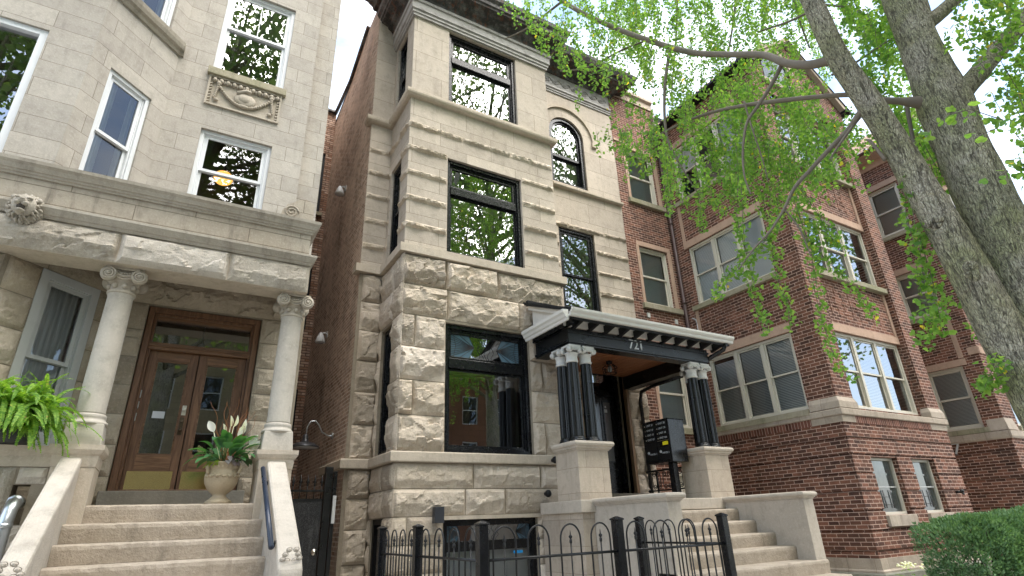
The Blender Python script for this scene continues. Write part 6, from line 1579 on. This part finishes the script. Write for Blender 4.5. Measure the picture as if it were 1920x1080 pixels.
limb(m_, [(1560, -620, KT + 0.6, 16), (1590, -420, KT + 0.4, 34), (1615, -270, KT + 0.2, 50), (1642, -160, KT + 0.05, 64), (1668, -70, KT, 74), (1695, 0, KT, 80), (1718, 70, KT, 74), (1752, 150, KT, 96), (1772, 200, KT, 112), (1800, 270, KT, 106), (1842, 360, KT, 118), (1892, 470, KT, 134), (1945, 590, KT, 152), (1995, 710, KT, 172), (bx * 0.35 + 1995 * 0.65, by * 0.35 + 710 * 0.65, KT, 200), (bx, by, KT, 270)], 40, 0.045, 1.0, 10)
limb(m_, [(1360, -420, KT + 0.2, 12), (1410, -260, KT, 22), (1460, -130, KT - 0.1, 30), (1498, -40, KT - 0.1, 36), (1521, 0, KT - 0.1, 39), (1567, 100, KT - 0.1, 44), (1628, 190, KT - 0.08, 52), (1679, 270, KT - 0.06, 58), (1731, 360, KT - 0.05, 68), (1786, 450, KT - 0.05, 78), (1834, 540, KT - 0.05, 90), (1890, 640, KT - 0.03, 105), (1960, 760, KT, 130), (bx, by, KT, 180)], 32, 0.045, 7.0, 10)
limb(m_, [(1775, 200, KT, 60), (1815, 160, KT + 0.05, 46), (1862, 105, KT + 0.15, 42), (1925, 32, KT + 0.3, 42), (2000, -60, KT + 0.5, 38), (2080, -190, KT + 0.8, 28), (2130, -330, KT + 1.1, 14)], 20, 0.05, 3.0)
limb(m_, [(1735, 45, KT, 40), (1762, 25, KT + 0.05, 32), (1800, -10, KT + 0.15, 30), (1850, -70, KT + 0.3, 28)], 16, 0.05, 4.0)
m_.build('trunk', BARK, GK)
def knot(x, y, k, w, h, sx):
    c = atk(x, y, k); n = (V((0, 0, 0)) - c).normalized(); u = n.cross(V((0, 0, 1))).normalized(); v = u.cross(n) * -1
    q = MB()
    for ring_, (s_, r_, off) in enumerate(((1.0, 0.020, 0.0), (0.68, 0.016, 0.006), (0.40, 0.013, 0.004))):
        q.tube([c + n * off + u * (w * s_ * math.cos(t)) + v * (h * s_ * math.sin(t)) + n * (0.01 * math.sin(3 * t + sx)) for t in [i * PI / 12 for i in range(25)]], [r_ * (0.8 + 0.3 * math.sin(i * 0.9 + sx)) for i in range(25)], 8)
    q.ball(c - n * 0.012, w * 0.4, w * 0.4, h * 0.4, 10, 7)
    q.build('knot', BARK, GK)
knot(1822, 508, KT - 0.30, 0.035, 0.07, 1.0); knot(1752, 418, KT - 0.27, 0.05, 0.035, 2.0)
m_ = MB()
limb(m_, [(1580, 104, KT - 0.1, 38), (1545, 116, KT, 20), (1510, 122, KT + 0.1, 18), (1470, 117, KT + 0.25, 16), (1430, 103, KT + 0.5, 14), (1360, 102, KT + 0.9, 12), (1290, 97, KT + 1.2, 11), (1200, 70, KT + 1.6, 10), (1120, 38, KT + 2.0, 9), (1045, -4, KT + 2.4, 8), (960, -70, KT + 2.7, 8)], 12, 0.05, 2.0)
limb(m_, [(1790, 206, KT + 0.1, 50), (1740, 194, KT + 0.02, 34), (1690, 190, KT + 0.05, 17), (1650, 187, KT + 0.15, 14), (1600, 178, KT + 0.3, 11), (1540, 181, KT + 0.5, 10), (1470, 188, KT + 0.8, 10), (1400, 197, KT + 1.1, 8), (1330, 212, KT + 1.4, 6), (1270, 235, KT + 1.7, 5), (1220, 262, KT + 1.9, 3)], 10, 0.05, 5.0)
limb(m_, [(1625, 195, KT - 0.1, 20), (1608, 218, KT, 13), (1588, 246, KT + 0.1, 11), (1555, 280, KT + 0.2, 10), (1520, 318, KT + 0.35, 9), (1490, 352, KT + 0.45, 8), (1470, 392, KT + 0.5, 6), (1445, 432, KT + 0.55, 5), (1412, 468, KT + 0.6, 4), (1385, 505, KT + 0.65, 3)], 10, 0.05, 6.0)
for tw in ([(1466, 122, 4.6, 9), (1443, 165, 4.7, 8), (1420, 200, 4.8, 7), (1400, 232, 4.85, 6), (1393, 285, 4.9, 5), (1396, 330, 4.9, 4), (1408, 365, 4.9, 3)],
           [(1256, 92, 5.6, 7), (1246, 170, 5.6, 6), (1250, 255, 5.6, 5), (1276, 310, 5.6, 3.5), (1312, 368, 5.6, 2)],
           [(1700, 195, 4.6, 10), (1706, 230, 4.6, 9), (1716, 275, 4.6, 9), (1735, 320, 4.6, 7), (1760, 370, 4.6, 5)],
           [(1052, 4, 6.6, 5), (1010, 37, 6.7, 4), (985, 55, 6.8, 3), (947, 73, 6.9, 2)],
           [(1215, 75, 6.2, 4), (1170, 92, 6.3, 4), (1120, 118, 6.4, 3.5), (1085, 130, 6.5, 3), (1050, 133, 6.6, 2)],
           [(1395, 190, 5.3, 4), (1410, 240, 5.3, 4), (1430, 300, 5.3, 3), (1440, 340, 5.3, 2)],
           [(1612, 220, 4.3, 7), (1580, 262, 4.3, 6), (1555, 300, 4.35, 3)],
           [(1470, 392, 4.8, 4), (1500, 430, 4.8, 4), (1520, 480, 4.8, 3)],
           [(1660, 300, 4.2, 9), (1635, 268, 4.25, 7), (1625, 262, 4.3, 5)],
           [(1560, 140, 4.5, 5), (1600, 120, 4.8, 5), (1690, 60, 5.0, 4)], [(1530, 15, 5, 6), (1480, 40, 5.4, 5), (1420, 60, 5.8, 3)], [(1380, 0, 6.5, 5), (1372, 60, 6.5, 4), (1362, 120, 6.5, 3)], [(1270, -10, 7, 5), (1268, 60, 7, 4), (1262, 140, 7, 3), (1258, 190, 7, 2)], [(1225, -10, 7, 5), (1212, 40, 7, 3)], [(1640, 60, 5.5, 6), (1610, 20, 5.5, 6), (1540, 8, 5.7, 4)], [(1490, 0, 6, 5), (1500, 40, 6, 4), (1518, 90, 6, 3)]):
    limb(m_, tw, 7, 0.04, tw[0][0])
m_.build('branches', TWIG, GK)
# ---- leaves
LEAVES = MB(); TWIGS = MB(); rg = random.Random(77)
FAN = [(0.0, 0.0), (0.62, 0.42), (0.66, 0.72), (0.30, 0.98), (0.0, 0.86), (-0.30, 0.98), (-0.66, 0.72), (-0.62, 0.42)]
def leaf(p, d, s):
    """one fan-shaped ginkgo leaf on its stalk"""
    sd = d.cross(V((rg.uniform(-1, 1), rg.uniform(-1, 1), rg.uniform(-1, 1))))
    if sd.length < 1e-3: return
    sd.normalize(); nn = d.cross(sd); cup = rg.uniform(-0.25, 0.25)
    b = len(LEAVES.v)
    for (x, y) in FAN: 
        q = p + sd * (x * s) + d * (y * s) + nn * (cup * abs(x) * s); LEAVES.v.append((q.x, q.y, q.z))
    LEAVES.f.append(list(range(b, b + 8))); LEAVES.uv.append([(0, 0)] * 8); LEAVES.sm.append(False)
def cluster(p, n, s):
    for k in range(n):
        d = V((rg.gauss(0, 1), rg.gauss(0, 1), rg.gauss(-0.35, 0.75))).normalized()
        leaf(p + d * rg.uniform(0.018, 0.05), (d + V((0, 0, rg.uniform(-0.8, 0.1)))).normalized(), s * rg.uniform(0.75, 1.2))
def strand(P, s=0.034, dens=1.0, n=(3, 6), tw=0.0035, bare=0.0, spread=0.014):
    L = sum((P[i + 1] - P[i]).length for i in range(len(P) - 1)); step = 0.042 / dens; acc = 0.0
    TWIGS.tube(P, [tw * (1 - 0.6 * i / max(1, len(P) - 1)) for i in range(len(P))], 4, False)
    for i in range(len(P) - 1):
        a, b = P[i], P[i + 1]; l = (b - a).length; t = acc
        while t < l:
            q = a + (b - a) * (t / l)
            if rg.random() > bare: cluster(q + V((rg.gauss(0, spread), rg.gauss(0, spread), rg.gauss(0, spread))), rg.randint(*n), s)
            t += step * rg.uniform(0.6, 1.4)
        acc = t - l
def hang(p, L, s=0.034, dens=1.0, n=(3, 5), drift=0.12):
    P = [p.copy()]; d = V((rg.uniform(-drift, drift), rg.uniform(-drift, drift), -1)); m = max(4, int(L / 0.12))
    for i in range(m):
        d = (d + V((rg.gauss(0, .12), rg.gauss(0, .12), -0.05))).normalized(); P.append(P[-1] + d * (L / m))
    strand(P, s, dens, n)
def pstrand(pts, s=0.034, dens=1.0, n=(3, 6), tw=0.004, bare=0.0, spread=0.024):
    strand([at(x, y, d) for (x, y, d) in pts], s, dens, n, tw, bare, spread)
# the strands that hang in front of the brick house
for pts, sc in (([(1300, 260, 6.6), (1303, 310, 6.6), (1315, 350, 6.6), (1310, 400, 6.6), (1312, 430, 6.6)], 0.033), ([(1360, 330, 6.3), (1372, 365, 6.3), (1380, 400, 6.3), (1378, 430, 6.3)], 0.034),
            ([(1385, 330, 6.0), (1388, 400, 6.0), (1392, 460, 6.0), (1400, 510, 6.0), (1420, 570, 6.0), (1438, 622, 6.0)], 0.036), ([(1445, 432, 6.0), (1452, 490, 6.0), (1465, 540, 6.0), (1480, 590, 6.0), (1485, 612, 6.0)], 0.036),
            ([(1460, 400, 5.9), (1425, 465, 5.9), (1375, 500, 5.9), (1350, 530, 5.9), (1335, 560, 5.9)], 0.034), ([(1480, 365, 5.8), (1500, 420, 5.8), (1518, 470, 5.8), (1525, 540, 5.8), (1535, 600, 5.8), (1560, 660, 5.8), (1585, 705, 5.8)], 0.036),
            ([(1508, 440, 5.8), (1555, 490, 5.8), (1590, 520, 5.8), (1620, 560, 5.8), (1645, 592, 5.8)], 0.034), ([(1500, 350, 5.9), (1530, 395, 5.9), (1555, 440, 5.9), (1580, 470, 5.9)], 0.034), ([(1520, 420, 5.9), (1560, 445, 5.9), (1563, 460, 5.9)], 0.032),
            ([(1700, 330, 4.9), (1705, 400, 4.9), (1720, 460, 4.9), (1728, 540, 4.9), (1737, 600, 4.9), (1738, 650, 4.9)], 0.040), ([(1720, 430, 4.95), (1745, 520, 4.95), (1762, 590, 4.95), (1765, 620, 4.95)], 0.038),
            ([(1800, 560, 4.6), (1780, 552, 4.6)], 0.036), ([(1875, 665, 4.2), (1860, 700, 4.2), (1850, 728, 4.2)], 0.036), ([(1880, 700, 4.3), (1850, 715, 4.3), (1832, 732, 4.3)], 0.034), ([(1830, 600, 4.6), (1838, 620, 4.6)], 0.033),
            ([(1745, 330, 5.2), (1755, 380, 5.2), (1775, 440, 5.2), (1800, 480, 5.2)], 0.036), ([(1730, 270, 5.3), (1750, 310, 5.3), (1758, 360, 5.3)], 0.036)):
    for rep in range(2):
        j = rg.uniform(-5, 5); pstrand([(x + j + rg.uniform(-4, 4), y + rg.uniform(-3, 3), d + rg.uniform(-.15, .15)) for (x, y, d) in pts], sc, 1.0, (3, 5))
# big near leaves before the right stem
for pts in ([(1880, 225, 3.5), (1820, 205, 3.5), (1780, 215, 3.5), (1755, 235, 3.5)], [(1890, 320, 3.4), (1865, 335, 3.4)], [(1870, 240, 3.5), (1835, 255, 3.5)], [(1900, 300, 3.4), (1872, 300, 3.4)]):
    pstrand(pts, 0.042, 0.7, (2, 4))
def inside(poly, x, y):
    c = False; j = len(poly) - 1
    for i in range(len(poly)):
        xi, yi = poly[i]; xj, yj = poly[j]
        if (yi > y) != (yj > y) and x < (xj - xi) * (y - yi) / (yj - yi) + xi: c = not c
        j = i
    return c
def fill(poly, count, d0, d1, L0, L1, s=0.034, dens=1.0, n=(3, 5)):
    xs = [p[0] for p in poly]; ys = [p[1] for p in poly]; k = 0
    while k < count:
        x, y = rg.uniform(min(xs), max(xs)), rg.uniform(min(ys), max(ys))
        if not inside(poly, x, y): continue
        hang(at(x, y, rg.uniform(d0, d1)), rg.uniform(L0, L1), s, dens, n); k += 1
# the crown, layer by layer
fill([(1150, -150), (1520, -150), (1560, 60), (1540, 110), (1480, 70), (1340, 70), (1200, 40), (1130, 10)], 215, 7.5, 11.5, 0.6, 1.3, 0.033)
fill([(940, -120), (1180, -120), (1230, 60), (1150, 90), (1060, 60), (985, 10)], 70, 8, 11, 0.5, 1.0, 0.034)
fill([(1180, 60), (1500, 110), (1540, 190), (1500, 240), (1420, 260), (1300, 215), (1190, 110)], 100, 7, 9.5, 0.5, 1.0, 0.033)
fill([(1190, 190), (1300, 190), (1420, 220), (1480, 240), (1500, 290), (1440, 330), (1330, 320), (1250, 300), (1200, 250)], 68, 6.4, 8.2, 0.5, 0.95, 0.033)
fill([(1150, 240), (1230, 230), (1270, 290), (1180, 300)], 10, 7.0, 8.0, 0.3, 0.6, 0.034)
fill([(1470, 190), (1600, 200), (1610, 260), (1570, 300), (1500, 330), (1440, 320)], 36, 6.0, 8.0, 0.4, 0.8, 0.035)
fill([(1540, -120), (1680, -120), (1720, 60), (1740, 150), (1690, 200), (1640, 160), (1590, 60)], 80, 6.2, 9.5, 0.5, 1.0, 0.038)
fill([(1600, 100), (1680, 180), (1740, 230), (1740, 280), (1700, 260), (1640, 200)], 34, 6, 8, 0.4, 0.7, 0.038)
fill([(1770, -140), (1990, -140), (1990, 260), (1930, 240), (1880, 140), (1810, 60)], 85, 5.2, 8.0, 0.4, 0.9, 0.040, 0.9)
fill([(1850, 140), (1990, 180), (1990, 330), (1920, 320), (1870, 240)], 20, 4.4, 6.0, 0.3, 0.5, 0.040, 0.8)
# the part of the crown above the picture
top_ = atk(1620, -260, KT)
for k in range(70):
    a = rg.uniform(0, 2 * PI); r = 3.4 * math.sqrt(rg.random()); zz = rg.uniform(-0.6, 3.4)
    r *= max(0.3, 1 - max(0, zz - 1.0) / 4.2)
    p = top_ + V((r * math.cos(a), r * math.sin(a), zz)); q = CR @ p
    if q.z > 0.5:
        yy = 540 + FPX * q.y / q.z
        if yy > -260: continue
    if rg.random() < 0.5: TWIGS.tube([top_ + V((0, 0, zz * 0.8)), p * 0.5 + (top_ + V((0, 0, zz))) * 0.5 + V((0, 0, 0.3)), p], [0.03, 0.016, 0.006], 5, False)
    hang(p, rg.uniform(0.5, 1.1), 0.038, 0.8, (3, 5))
# lone strands over the greystone
for (x, y, d, L) in ((955, -30, 8.6, 0.5), (965, 10, 8.4, 0.45), (1000, 40, 8.2, 0.5), (1020, 50, 8.2, 0.55), (1040, 60, 8, 0.5), (1062, 40, 8, 1.1), (1075, 70, 8, 1.0), (1110, 50, 7.8, 1.1), (1125, 110, 7.6, 1.0), (1150, 70, 7.6, 1.1), (1165, 130, 7.6, 0.9), (1090, 120, 7.8, 0.7), (1180, 150, 7.4, 0.8), (1050, 90, 8, 0.4), (1140, 240, 7.2, 0.35), (1160, 240, 7.2, 0.45), (1010, 25, 8.4, 0.5), (990, 0, 8.5, 0.5), (1180, 290, 7.2, 0.4), (1120, 250, 7.3, 0.3), (1200, 280, 7.2, 0.5), (1100, 30, 8.2, 1.0), (1130, 10, 8.4, 1.2)):
    hang(at(x, y, d), L, 0.034, 1.0, (3, 5), 0.08)
GINK = leafmat('ginkgo_leaf', (0.095, 0.22, 0.06), (0.24, 0.38, 0.11), 0.58, (0.75, 0.55, 0.08), gloss=0.3)
crown = LEAVES.build('crown', GINK, GK)
TWIGS.build('twigs', TWIG, GK)

# ================================================================== street side behind the camera, seen in the window panes
def street_tree(seed, H, rad, nleaf, ls):
    tr = MB(); rr = random.Random(seed); cr = MB()
    tr.tube([(0, 0, 0), (0.05, 0.03, H * 0.25), (-0.1, 0.1, H * 0.55), (0.1, 0, H * 0.85)], [0.34, 0.27, 0.18, 0.05], 12)
    tips = []
    for k in range(80):
        z0 = H * rr.uniform(0.22, 0.82); a = rr.uniform(0, 2 * PI); L = rad * rr.uniform(0.5, 1.0) * (1.0 - 0.5 * max(0, z0 / H - 0.5))
        p1 = V((0.5 * L * math.cos(a), 0.5 * L * math.sin(a), z0 + L * 0.35)); p2 = V((L * math.cos(a), L * math.sin(a), z0 + L * rr.uniform(0.3, 0.7)))
        tr.tube([(0, 0, z0), p1, p2], [0.09, 0.05, 0.015], 6); tips += [p1 * 0.7 + p2 * 0.3, p2, p2 + V((rr.gauss(0, .6), rr.gauss(0, .6), rr.uniform(0, .8)))]
    for k in range(nleaf):
        t = rr.choice(tips); p = t + V((rr.gauss(0, 0.8), rr.gauss(0, 0.8), rr.gauss(0, 0.65))); d = V((rr.gauss(0, 1), rr.gauss(0, 1), rr.gauss(0, 1))).normalized(); s_ = d.orthogonal().normalized(); w = ls * rr.uniform(0.6, 1.2)
        cr.add([p, p + d * w * 0.5 + s_ * w * 0.35, p + d * w, p + d * w * 0.5 - s_ * w * 0.35], [[0, 1, 2, 3]])
    return tr, cr
MAPLE = leafmat('street_tree_leaf', (0.075, 0.13, 0.055), (0.15, 0.22, 0.09), 0.35)
spots = [(-9, -9.5, 'leftmost street tree on the far side of the road'), (-1.0, -10.5, 'street tree across the road facing the oak doors'), (7.0, -9.5, 'street tree across the road facing the greystone bay'), (15.0, -10.5, 'street tree across the road facing the brick bay'), (24, -9.5, 'street tree across the road near the far end of the terrace'), (34.0, -9.5, 'farthest street tree at the far end of the road')]
tr, cr = street_tree(3, 26, 6.5, 20000, 0.22)
proto = None
for i, (x, y, lab) in enumerate(spots):
    t = thing('street_tree', lab, 'tree', (x, y, GZ), 'trees lining the street')
    t.rotation_euler.z = i * 1.3; t.scale = (1.3, 1.3, 1.3)
    if proto is None:
        # meshes are built about the trunk foot
        WORLD[t.name] = V((0, 0, 0)); a = tr.build('trunk', BARK, t); b = cr.build('crown', MAPLE, t); proto = (a, b)
    else:
        for o in proto:
            c = o.copy(); COL.objects.link(c); c.parent = t
# terraces across the street
for i, (x0, x1, hgt, colr, lab) in enumerate(((-22, -6, 10.5, (0.42, 0.36, 0.27), 'cream stone terrace across the street at left'), (-5.5, 9, 11.5, (0.50, 0.42, 0.30), 'cream stone terrace across the street opposite the greystone'), (9.5, 26, 10.8, (0.30, 0.15, 0.10), 'brick terrace across the street opposite the brick house'))):
    t = thing('terrace_house', lab, 'house', ((x0 + x1) / 2, -21, GZ))
    Bt = Basis((0, -21, 0), (1, 0, 0), (0, 1, 0)); o_ = []
    nn = int((x1 - x0) / 2.6)
    for k in range(nn):
        for fz in (0.2, 3.6, 7.0): o_.append((x0 + 0.8 + k * 2.6, x0 + 2.1 + k * 2.6, fz, fz + 2.1))
    m_ = MB(); Bt.wall(m_, x0, x1, GZ, hgt, o_, 0.25); m_.quad((x0, -21, GZ), (x0, -30, GZ), (x0, -30, hgt), (x0, -21, hgt)); m_.quad((x1, -21, GZ), (x1, -30, GZ), (x1, -30, hgt), (x1, -21, hgt)); m_.build('wall', stone('terrace_stone', colr, tuple(c * 0.8 for c in colr), joint=(0.9, 0.4, 0.006)), t)
    m_ = MB(); Bt.rect(m_, x0, x1, GZ, hgt, -0.3); m_.build('interior_wall', ROOM, t)
    m_ = MB(); m_.sweep([(x1, -21), (x0, -21)], [(-0.1, hgt), (0.1, hgt), (0.35, hgt + 0.3), (0.4, hgt + 0.5), (-0.1, hgt + 0.55)]); m_.build('cornice', LIMEP, t)
    for (a0, a1, b0, b1) in o_: 
        m_ = MB(); Bt.ring(m_, a0, a1, b0, b1, 0.08, -0.2, -0.1); Bt.box(m_, a0 + 0.08, a1 - 0.08, (b0 + b1) / 2 - 0.03, (b0 + b1) / 2 + 0.03, -0.18, -0.1); w = m_.build('window', WHITE, t)
        pane(Bt, a0 + 0.08, a1 - 0.08, b0 + 0.08, b1 - 0.08, -0.15, w, GLASS)

# ================================================================== ground
def soil():
    m = M('lawn_and_soil'); oc = m.coord(); n = m.noise(oc, 1.5, 6, 0.7); n2 = m.noise(oc, 40, 4, 0.7)
    col = m.mix((0.05, 0.075, 0.025), (0.09, 0.065, 0.045), m.ramp(n, [(0.4, 0), (0.65, 1)])); col = m.mix(col, (0.10, 0.13, 0.04), m.ramp(n2, [(0.5, 0), (0.75, 0.6)]))
    return m.bsdf(col, 0.95, m.bump(n2, 0.8, 0.03), spec=0.1)
def slab(name, c, s=0.35):
    m = M(name); oc = m.coord(); n = m.noise(oc, 1.2, 6, 0.65); n2 = m.noise(oc, 60, 4, 0.7)
    col = m.mix(c, tuple(x * 0.7 for x in c), m.ramp(n, [(0.4, 0), (0.7, 0.8)])); col = m.mix(col, tuple(x * 0.5 for x in c), m.ramp(n2, [(0.55, 0), (0.8, s)]))
    return m.bsdf(col, 0.9, m.bump(n2, 0.4, 0.008), spec=0.15)
m_ = MB(); m_.quad((-400, -400, GZ - 0.12), (400, -400, GZ - 0.12), (400, 400, GZ - 0.12), (-400, 400, GZ - 0.12)); structure(m_.build('ground', soil()))
m_ = MB(); m_.box(-60, 60, -0.9, 30, GZ - 0.1, GZ - 0.004); structure(m_.build('bounce_front_yard', slab('pale_bounce_ground', (0.50, 0.475, 0.43))))  # unseen front yard, made pale to bounce fill light under the porches
m_ = MB()
for k in range(60): m_.box(-45 + k * 1.5, -45 + k * 1.5 + 1.49, 2.0, 3.75, GZ - 0.05, GZ + 0.012)
structure(m_.build('sidewalk', slab('sidewalk_concrete', (0.50, 0.475, 0.44))))
m_ = MB(); m_.box(1.2, 2.4, 3.75, 14, GZ - 0.03, GZ + 0.006); m_.box(2.2, 4.7, 4.2, 8.4, GZ - 0.03, GZ + 0.007); structure(m_.build('path', slab('areaway_concrete', (0.45, 0.43, 0.40))))
m_ = MB(); m_.box(-60, 60, -0.9, -0.75, GZ - 0.12, GZ + 0.004); m_.box(-60, 60, -8.4, -8.25, GZ - 0.12, GZ + 0.004); structure(m_.build('kerb', slab('kerb_concrete', (0.38, 0.36, 0.33))))
m_ = MB(); m_.quad((-60, -8.25, GZ - 0.112), (60, -8.25, GZ - 0.112), (60, -0.9, GZ - 0.112), (-60, -0.9, GZ - 0.112)); structure(m_.build('road', slab('asphalt', (0.05, 0.05, 0.052))))
m_ = MB(); m_.box(-60, 60, -21, -8.4, GZ - 0.1, GZ - 0.003); structure(m_.build('far_lawn', soil()))

# ================================================================== light, sky, camera
SUN_EL, SUN_AZ = 55, 165            # sun over the street, a little to the right
wd = bpy.data.worlds.new('World'); SC.world = wd; wd.use_nodes = True
nt = wd.node_tree; bg = nt.nodes['Background']
sky = nt.nodes.new('ShaderNodeTexSky'); sky.sky_type = 'NISHITA'; sky.sun_disc = False
sdir = V((0.30, -0.85, 0)).normalized() * math.cos(R(SUN_EL)) + V((0, 0, math.sin(R(SUN_EL))))
sky.sun_elevation = R(SUN_EL); sky.sun_rotation = math.atan2(sdir.x, sdir.y)
sky.air_density = 1.0; sky.dust_density = 1.5; sky.ozone_density = 1.0
tc = nt.nodes.new('ShaderNodeTexCoord'); mp = nt.nodes.new('ShaderNodeMapping'); mp.inputs['Scale'].default_value = (1, 1, 2.2); mp.inputs['Location'].default_value = (3.9, 0.6, 0.1)
nt.links.new(tc.outputs['Generated'], mp.inputs['Vector'])
nz = nt.nodes.new('ShaderNodeTexNoise'); nz.inputs['Scale'].default_value = 2.2; nz.inputs['Detail'].default_value = 7; nz.inputs['Roughness'].default_value = 0.55
nt.links.new(mp.outputs['Vector'], nz.inputs['Vector'])
rp = nt.nodes.new('ShaderNodeValToRGB'); rp.color_ramp.elements[0].position = 0.45; rp.color_ramp.elements[1].position = 0.66
nt.links.new(nz.outputs['Fac'], rp.inputs['Fac'])
mx = nt.nodes.new('ShaderNodeMix'); mx.data_type = 'RGBA'; nt.links.new(rp.outputs['Color'], mx.inputs[0]); hz_ = nt.nodes.new('ShaderNodeMix'); hz_.data_type = 'RGBA'; hz_.inputs[0].default_value = 0.3; nt.links.new(sky.outputs['Color'], hz_.inputs[6]); hz_.inputs[7].default_value = (2.1, 2.9, 3.9, 1); nt.links.new(hz_.outputs[2], mx.inputs[6]); mx.inputs[7].default_value = (4.6, 4.8, 5.1, 1)
nt.links.new(mx.outputs[2], bg.inputs['Color']); bg.inputs['Strength'].default_value = 0.15
sl = bpy.data.lights.new('sun', 'SUN'); sl.energy = 3.4; sl.angle = R(60); sl.color = (1.0, 0.95, 0.88)
so = bpy.data.objects.new('sun', sl); COL.objects.link(so); so.location = (0, -10, 30)
so.rotation_euler = sdir.to_track_quat('Z', 'Y').to_euler()
cam = bpy.data.cameras.new('camera'); co = bpy.data.objects.new('camera', cam); COL.objects.link(co)
cam.sensor_width = 36; cam.lens = FPX / 1920 * 36; cam.clip_end = 2000; cam.clip_start = 0.05
mw = Matrix((CR[0], -CR[1], -CR[2])).transposed().to_4x4(); co.matrix_world = mw
SC.camera = co
SC.view_settings.view_transform = 'Standard'; SC.view_settings.look = 'None'; SC.view_settings.gamma = 1.0; SC.view_settings.exposure = 1.9
SC.cycles.max_bounces = 8; SC.cycles.transparent_max_bounces = 16; SC.cycles.glossy_bounces = 4; SC.cycles.diffuse_bounces = 3
